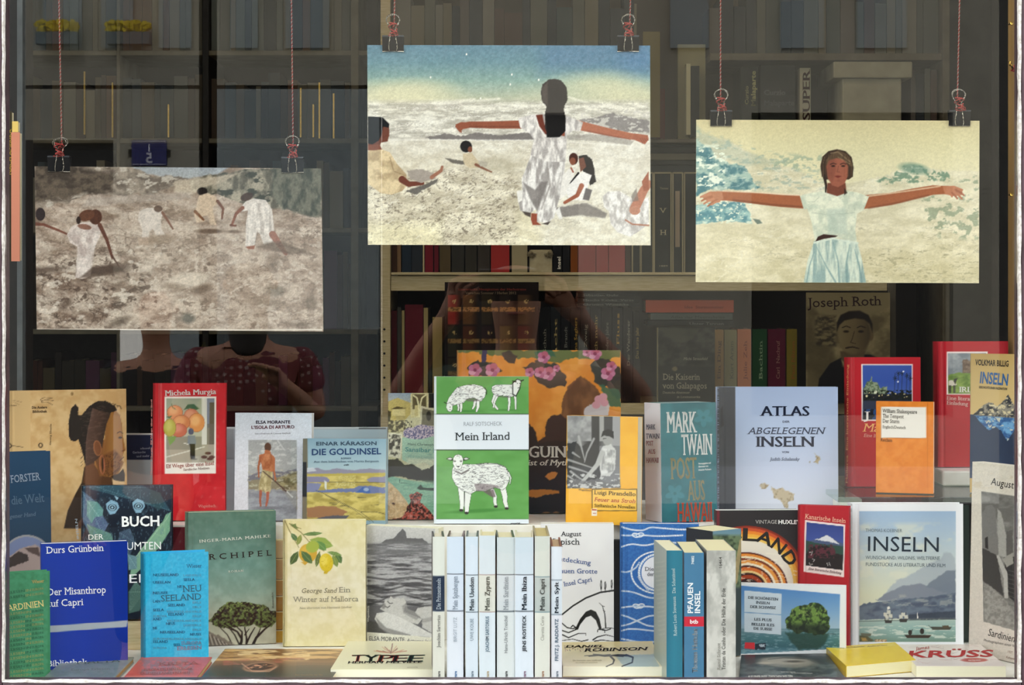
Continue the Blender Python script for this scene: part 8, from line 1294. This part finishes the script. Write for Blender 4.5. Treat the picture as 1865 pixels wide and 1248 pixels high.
def person(label, c, face, sh_z, hands, elbows, g=-1.02, skin=m_skin, hair=m_haird, cloth=None, longhair=False, skirt=None, curl=(0, 0, 1)):
    """c: centre x, y; face: +1 looks towards the shop, -1 away; sh_z shoulder height; hands and elbows as world points (first the -x side)"""
    x, y = c; H = sh_z - g; f = face; r = root('person', (x, y, g), label, 'person', None)
    pz = g + H * .62; P_ = [(x, y, pz, .135, .10), (x, y, pz + H * .12, .115, .085), (x, y, sh_z - .09, .145, .095), (x, y, sh_z + .015, .062, .055), (x, y + f * .015, sh_z + .075, .052, .052), (x, y + f * .03, sh_z + .14, .066, .078), (x, y + f * .02, sh_z + .215, .074, .088), (x, y + f * .012, sh_z + .265, .045, .055)]
    E_ = [(0, 1), (1, 2), (2, 3), (3, 4), (4, 5), (5, 6), (6, 7)]
    for i, s in enumerate((-1, 1)):
        b = len(P_); P_ += [(x + s * .165, y, sh_z - .035, .052), (*elbows[i], .040), tuple(np.array(elbows[i]) * .35 + np.array(hands[i]) * .65) + (.031,), (*hands[i], .024, .034)]; E_ += [(2, b), (b, b + 1), (b + 1, b + 2), (b + 2, b + 3)]
        hv = unit(np.array(hands[i]) - np.array(elbows[i])); b2 = len(P_) - 1; h = np.array(hands[i]); side = unit(np.cross(hv, curl))
        P_.append((*(h + hv * .055), .016, .036)); palm = len(P_) - 1; E_.append((b2, palm))
        for k, L in enumerate((.072, .08, .074, .058)):
            o = h + hv * .06 + side * (k - 1.5) * .019; q = len(P_); P_ += [(*(o + hv * L * .45), .0085), (*(o + hv * L * .8 + np.array([0, .0, 0]) - s * np.array([.018, 0, 0])), .0075), (*(o + hv * L * .9 - s * np.array([.034, 0, 0])), .006)]; E_ += [(palm, q), (q, q + 1), (q + 1, q + 2)]
        o = h + hv * .015; q = len(P_); P_ += [(*(o + side * -.036 + hv * .012), .011), (*(o + side * -.052 + hv * .042), .008)]; E_ += [(b2, q), (q, q + 1)]
        b = len(P_); P_ += [(x + s * .09, y, pz - .07, .095), (x + s * .10, y, g + H * .34, .062), (x + s * .10, y - f * .02, g + H * .2, .052), (x + s * .10, y, g + .09, .036), (x + s * .105, y + f * .10, g + .035, .040, .028), (x + s * .105, y + f * .17, g + .028, .034, .022)]; E_ += [(0, b), (b, b + 1), (b + 1, b + 2), (b + 2, b + 3), (b + 3, b + 4), (b + 4, b + 5)]
    skin_mesh('body', P_, E_, skin, r)
    hz = sh_z + .20; hy = y + f * .02; m_eye = mat('eye', '20160f', .2); m_lip = mat('lip', '8a4038', .5)
    skin_mesh('nose', [(x, hy + f * .088, hz + .01, .006), (x, hy + f * .104, hz - .022, .011), (x, hy + f * .09, hz - .032, .012)], [(0, 1), (1, 2)], skin, r, 1)
    for s in (-1, 1): skin_mesh('eye', [(x + s * .031, hy + f * .079, hz + .004, .007), (x + s * .034, hy + f * .081, hz + .004, .007)], [(0, 1)], m_eye, r, 1); skin_mesh('ear', [(x + s * .073, hy, hz + .012, .010, .016), (x + s * .077, hy, hz - .022, .008, .012)], [(0, 1)], skin, r, 1)
    skin_mesh('mouth', [(x - .022, hy + f * .078, hz - .058, .004), (x, hy + f * .085, hz - .057, .006), (x + .022, hy + f * .078, hz - .058, .004)], [(0, 1), (1, 2)], m_lip, r, 1)
    hp = [(x, hy - f * .012, hz + .05, .086, .094), (x, hy - f * .03, hz + .01, .082, .080), (x, hy - f * .045, hz - .05, .062, .055)]; he = [(0, 1), (1, 2)]
    if longhair: hp += [(x, hy - f * .06, hz - .14, .072, .042), (x, hy - f * .07, hz - .24, .05, .03)]; he += [(2, 3), (3, 4)]
    skin_mesh('hair', hp, he, hair, r)
    if cloth:
        t = [(x, y, pz - .02, .165, .125), (x, y, pz + H * .12, .145, .11), (x, y, sh_z - .08, .168, .118), (x, y, sh_z - .004, .085, .075)]; e = [(0, 1), (1, 2), (2, 3)]
        for i, s in enumerate((-1, 1)): b = len(t); t += [(x + s * .165, y, sh_z - .03, .068), tuple(np.array([x + s * .165, y, sh_z - .03]) * .35 + np.array(elbows[i]) * .65) + (.058,)]; e += [(2, b), (b, b + 1)]
        skin_mesh('top', t, e, cloth, r)
    if skirt:
        m, z1, flare = skirt; V = []; Fc = []; n = 40; L = 12
        for j in range(L + 1):
            q = j / L; z = pz + .06 + (z1 - pz - .06) * q; R_ = .15 + flare * q
            for k in range(n): a = 2 * math.pi * k / n; w = 1 + .05 * q * math.sin(a * 7); V.append((x + R_ * w * math.cos(a), y + R_ * .8 * w * math.sin(a), z))
        for j in range(L):
            for k in range(n): Fc.append((j * n + k, j * n + (k + 1) % n, (j + 1) * n + (k + 1) % n, (j + 1) * n + k))
        o = mk('skirt', V, Fc, m, r, smooth=True); q = o.modifiers.new('cloth', 'SOLIDIFY'); q.thickness = .003
    else:
        t = [(x, y, pz + .02, .155, .12)]; e = []
        for s in (-1, 1): b = len(t); t += [(x + s * .09, y, pz - .07, .112), (x + s * .10, y, g + H * .34, .082), (x + s * .10, y, g + .12, .062)]; e += [(0, b), (b, b + 1), (b + 1, b + 2)]
        skin_mesh('trousers', t, e, mat('dark trousers', '16171c', .8), r)
    return r
m_green = mat('dark green shirt', '16302b', .8, fn=grain(60, .2, '12281f', '1c3a34')); m_red2 = mat('dotted red cloth', fn=dots, rough=.8); m_nav = mat('dark jacket cloth', '17161b', .85)
pb = person('person in a dark green shirt holding up a phone, reflected mid-pane', (.01, -.36), 1, .265, [(-.158, -.085, .405), (.150, -.085, .405)], [(-.30, -.27, .165), (.33, -.27, .185)], hair=m_hairg, cloth=m_green, curl=(0, 1, 0))
ph_ = root('phone', (0, -.012, .477), 'dark phone held level in both hands by the reflected photographer', 'phone')
box("body", -.078, -.0105, .440, .078, -.0035, .516, mat('phone back', '15161a', .25), ph_, bev=.003); box('screen', -.074, -.0111, .443, .074, -.0106, .513, mat('phone screen', '0a0c10', .1), ph_)
for dx, dz in ((-.012, .0), (.012, .0), (0, .0)): pass
w2 = person('long-haired person in a white-dotted red dress reflected below the left print', (-.83, -1.65), -1, .285, [(-1.02, -1.62, -.22), (-.70, -1.50, .17)], [(-1.06, -1.66, .02), (-.62, -1.66, .06)], hair=m_haird, cloth=m_red2, longhair=True, skirt=(m_red2, -.62, .20))
w1_ = person('person in dark clothes reflected below the left print, left of the red dress', (-1.36, -3.0), 1, .19, [(-1.60, -2.95, -.40), (-1.14, -2.9, -.38)], [(-1.60, -3.02, -.12), (-1.12, -3.02, -.12)], hair=m_haird, cloth=m_nav)
bg_ = root('shoulder_bag', (-1.17, -2.84, -.12), 'mustard yellow shoulder bag carried by the person in dark clothes', 'bag')
box('body', -1.24, -2.86, -.16, -1.10, -2.78, .06, mat('mustard cloth', '8f8420', .8), bg_, bev=.02); tube('strap', [(-1.23, -2.83, .05), (-1.21, -2.86, .17), (-1.17, -2.95, .262), (-1.14, -2.86, .16), (-1.11, -2.83, .05)], .007, mat('mustard cloth'), bg_)
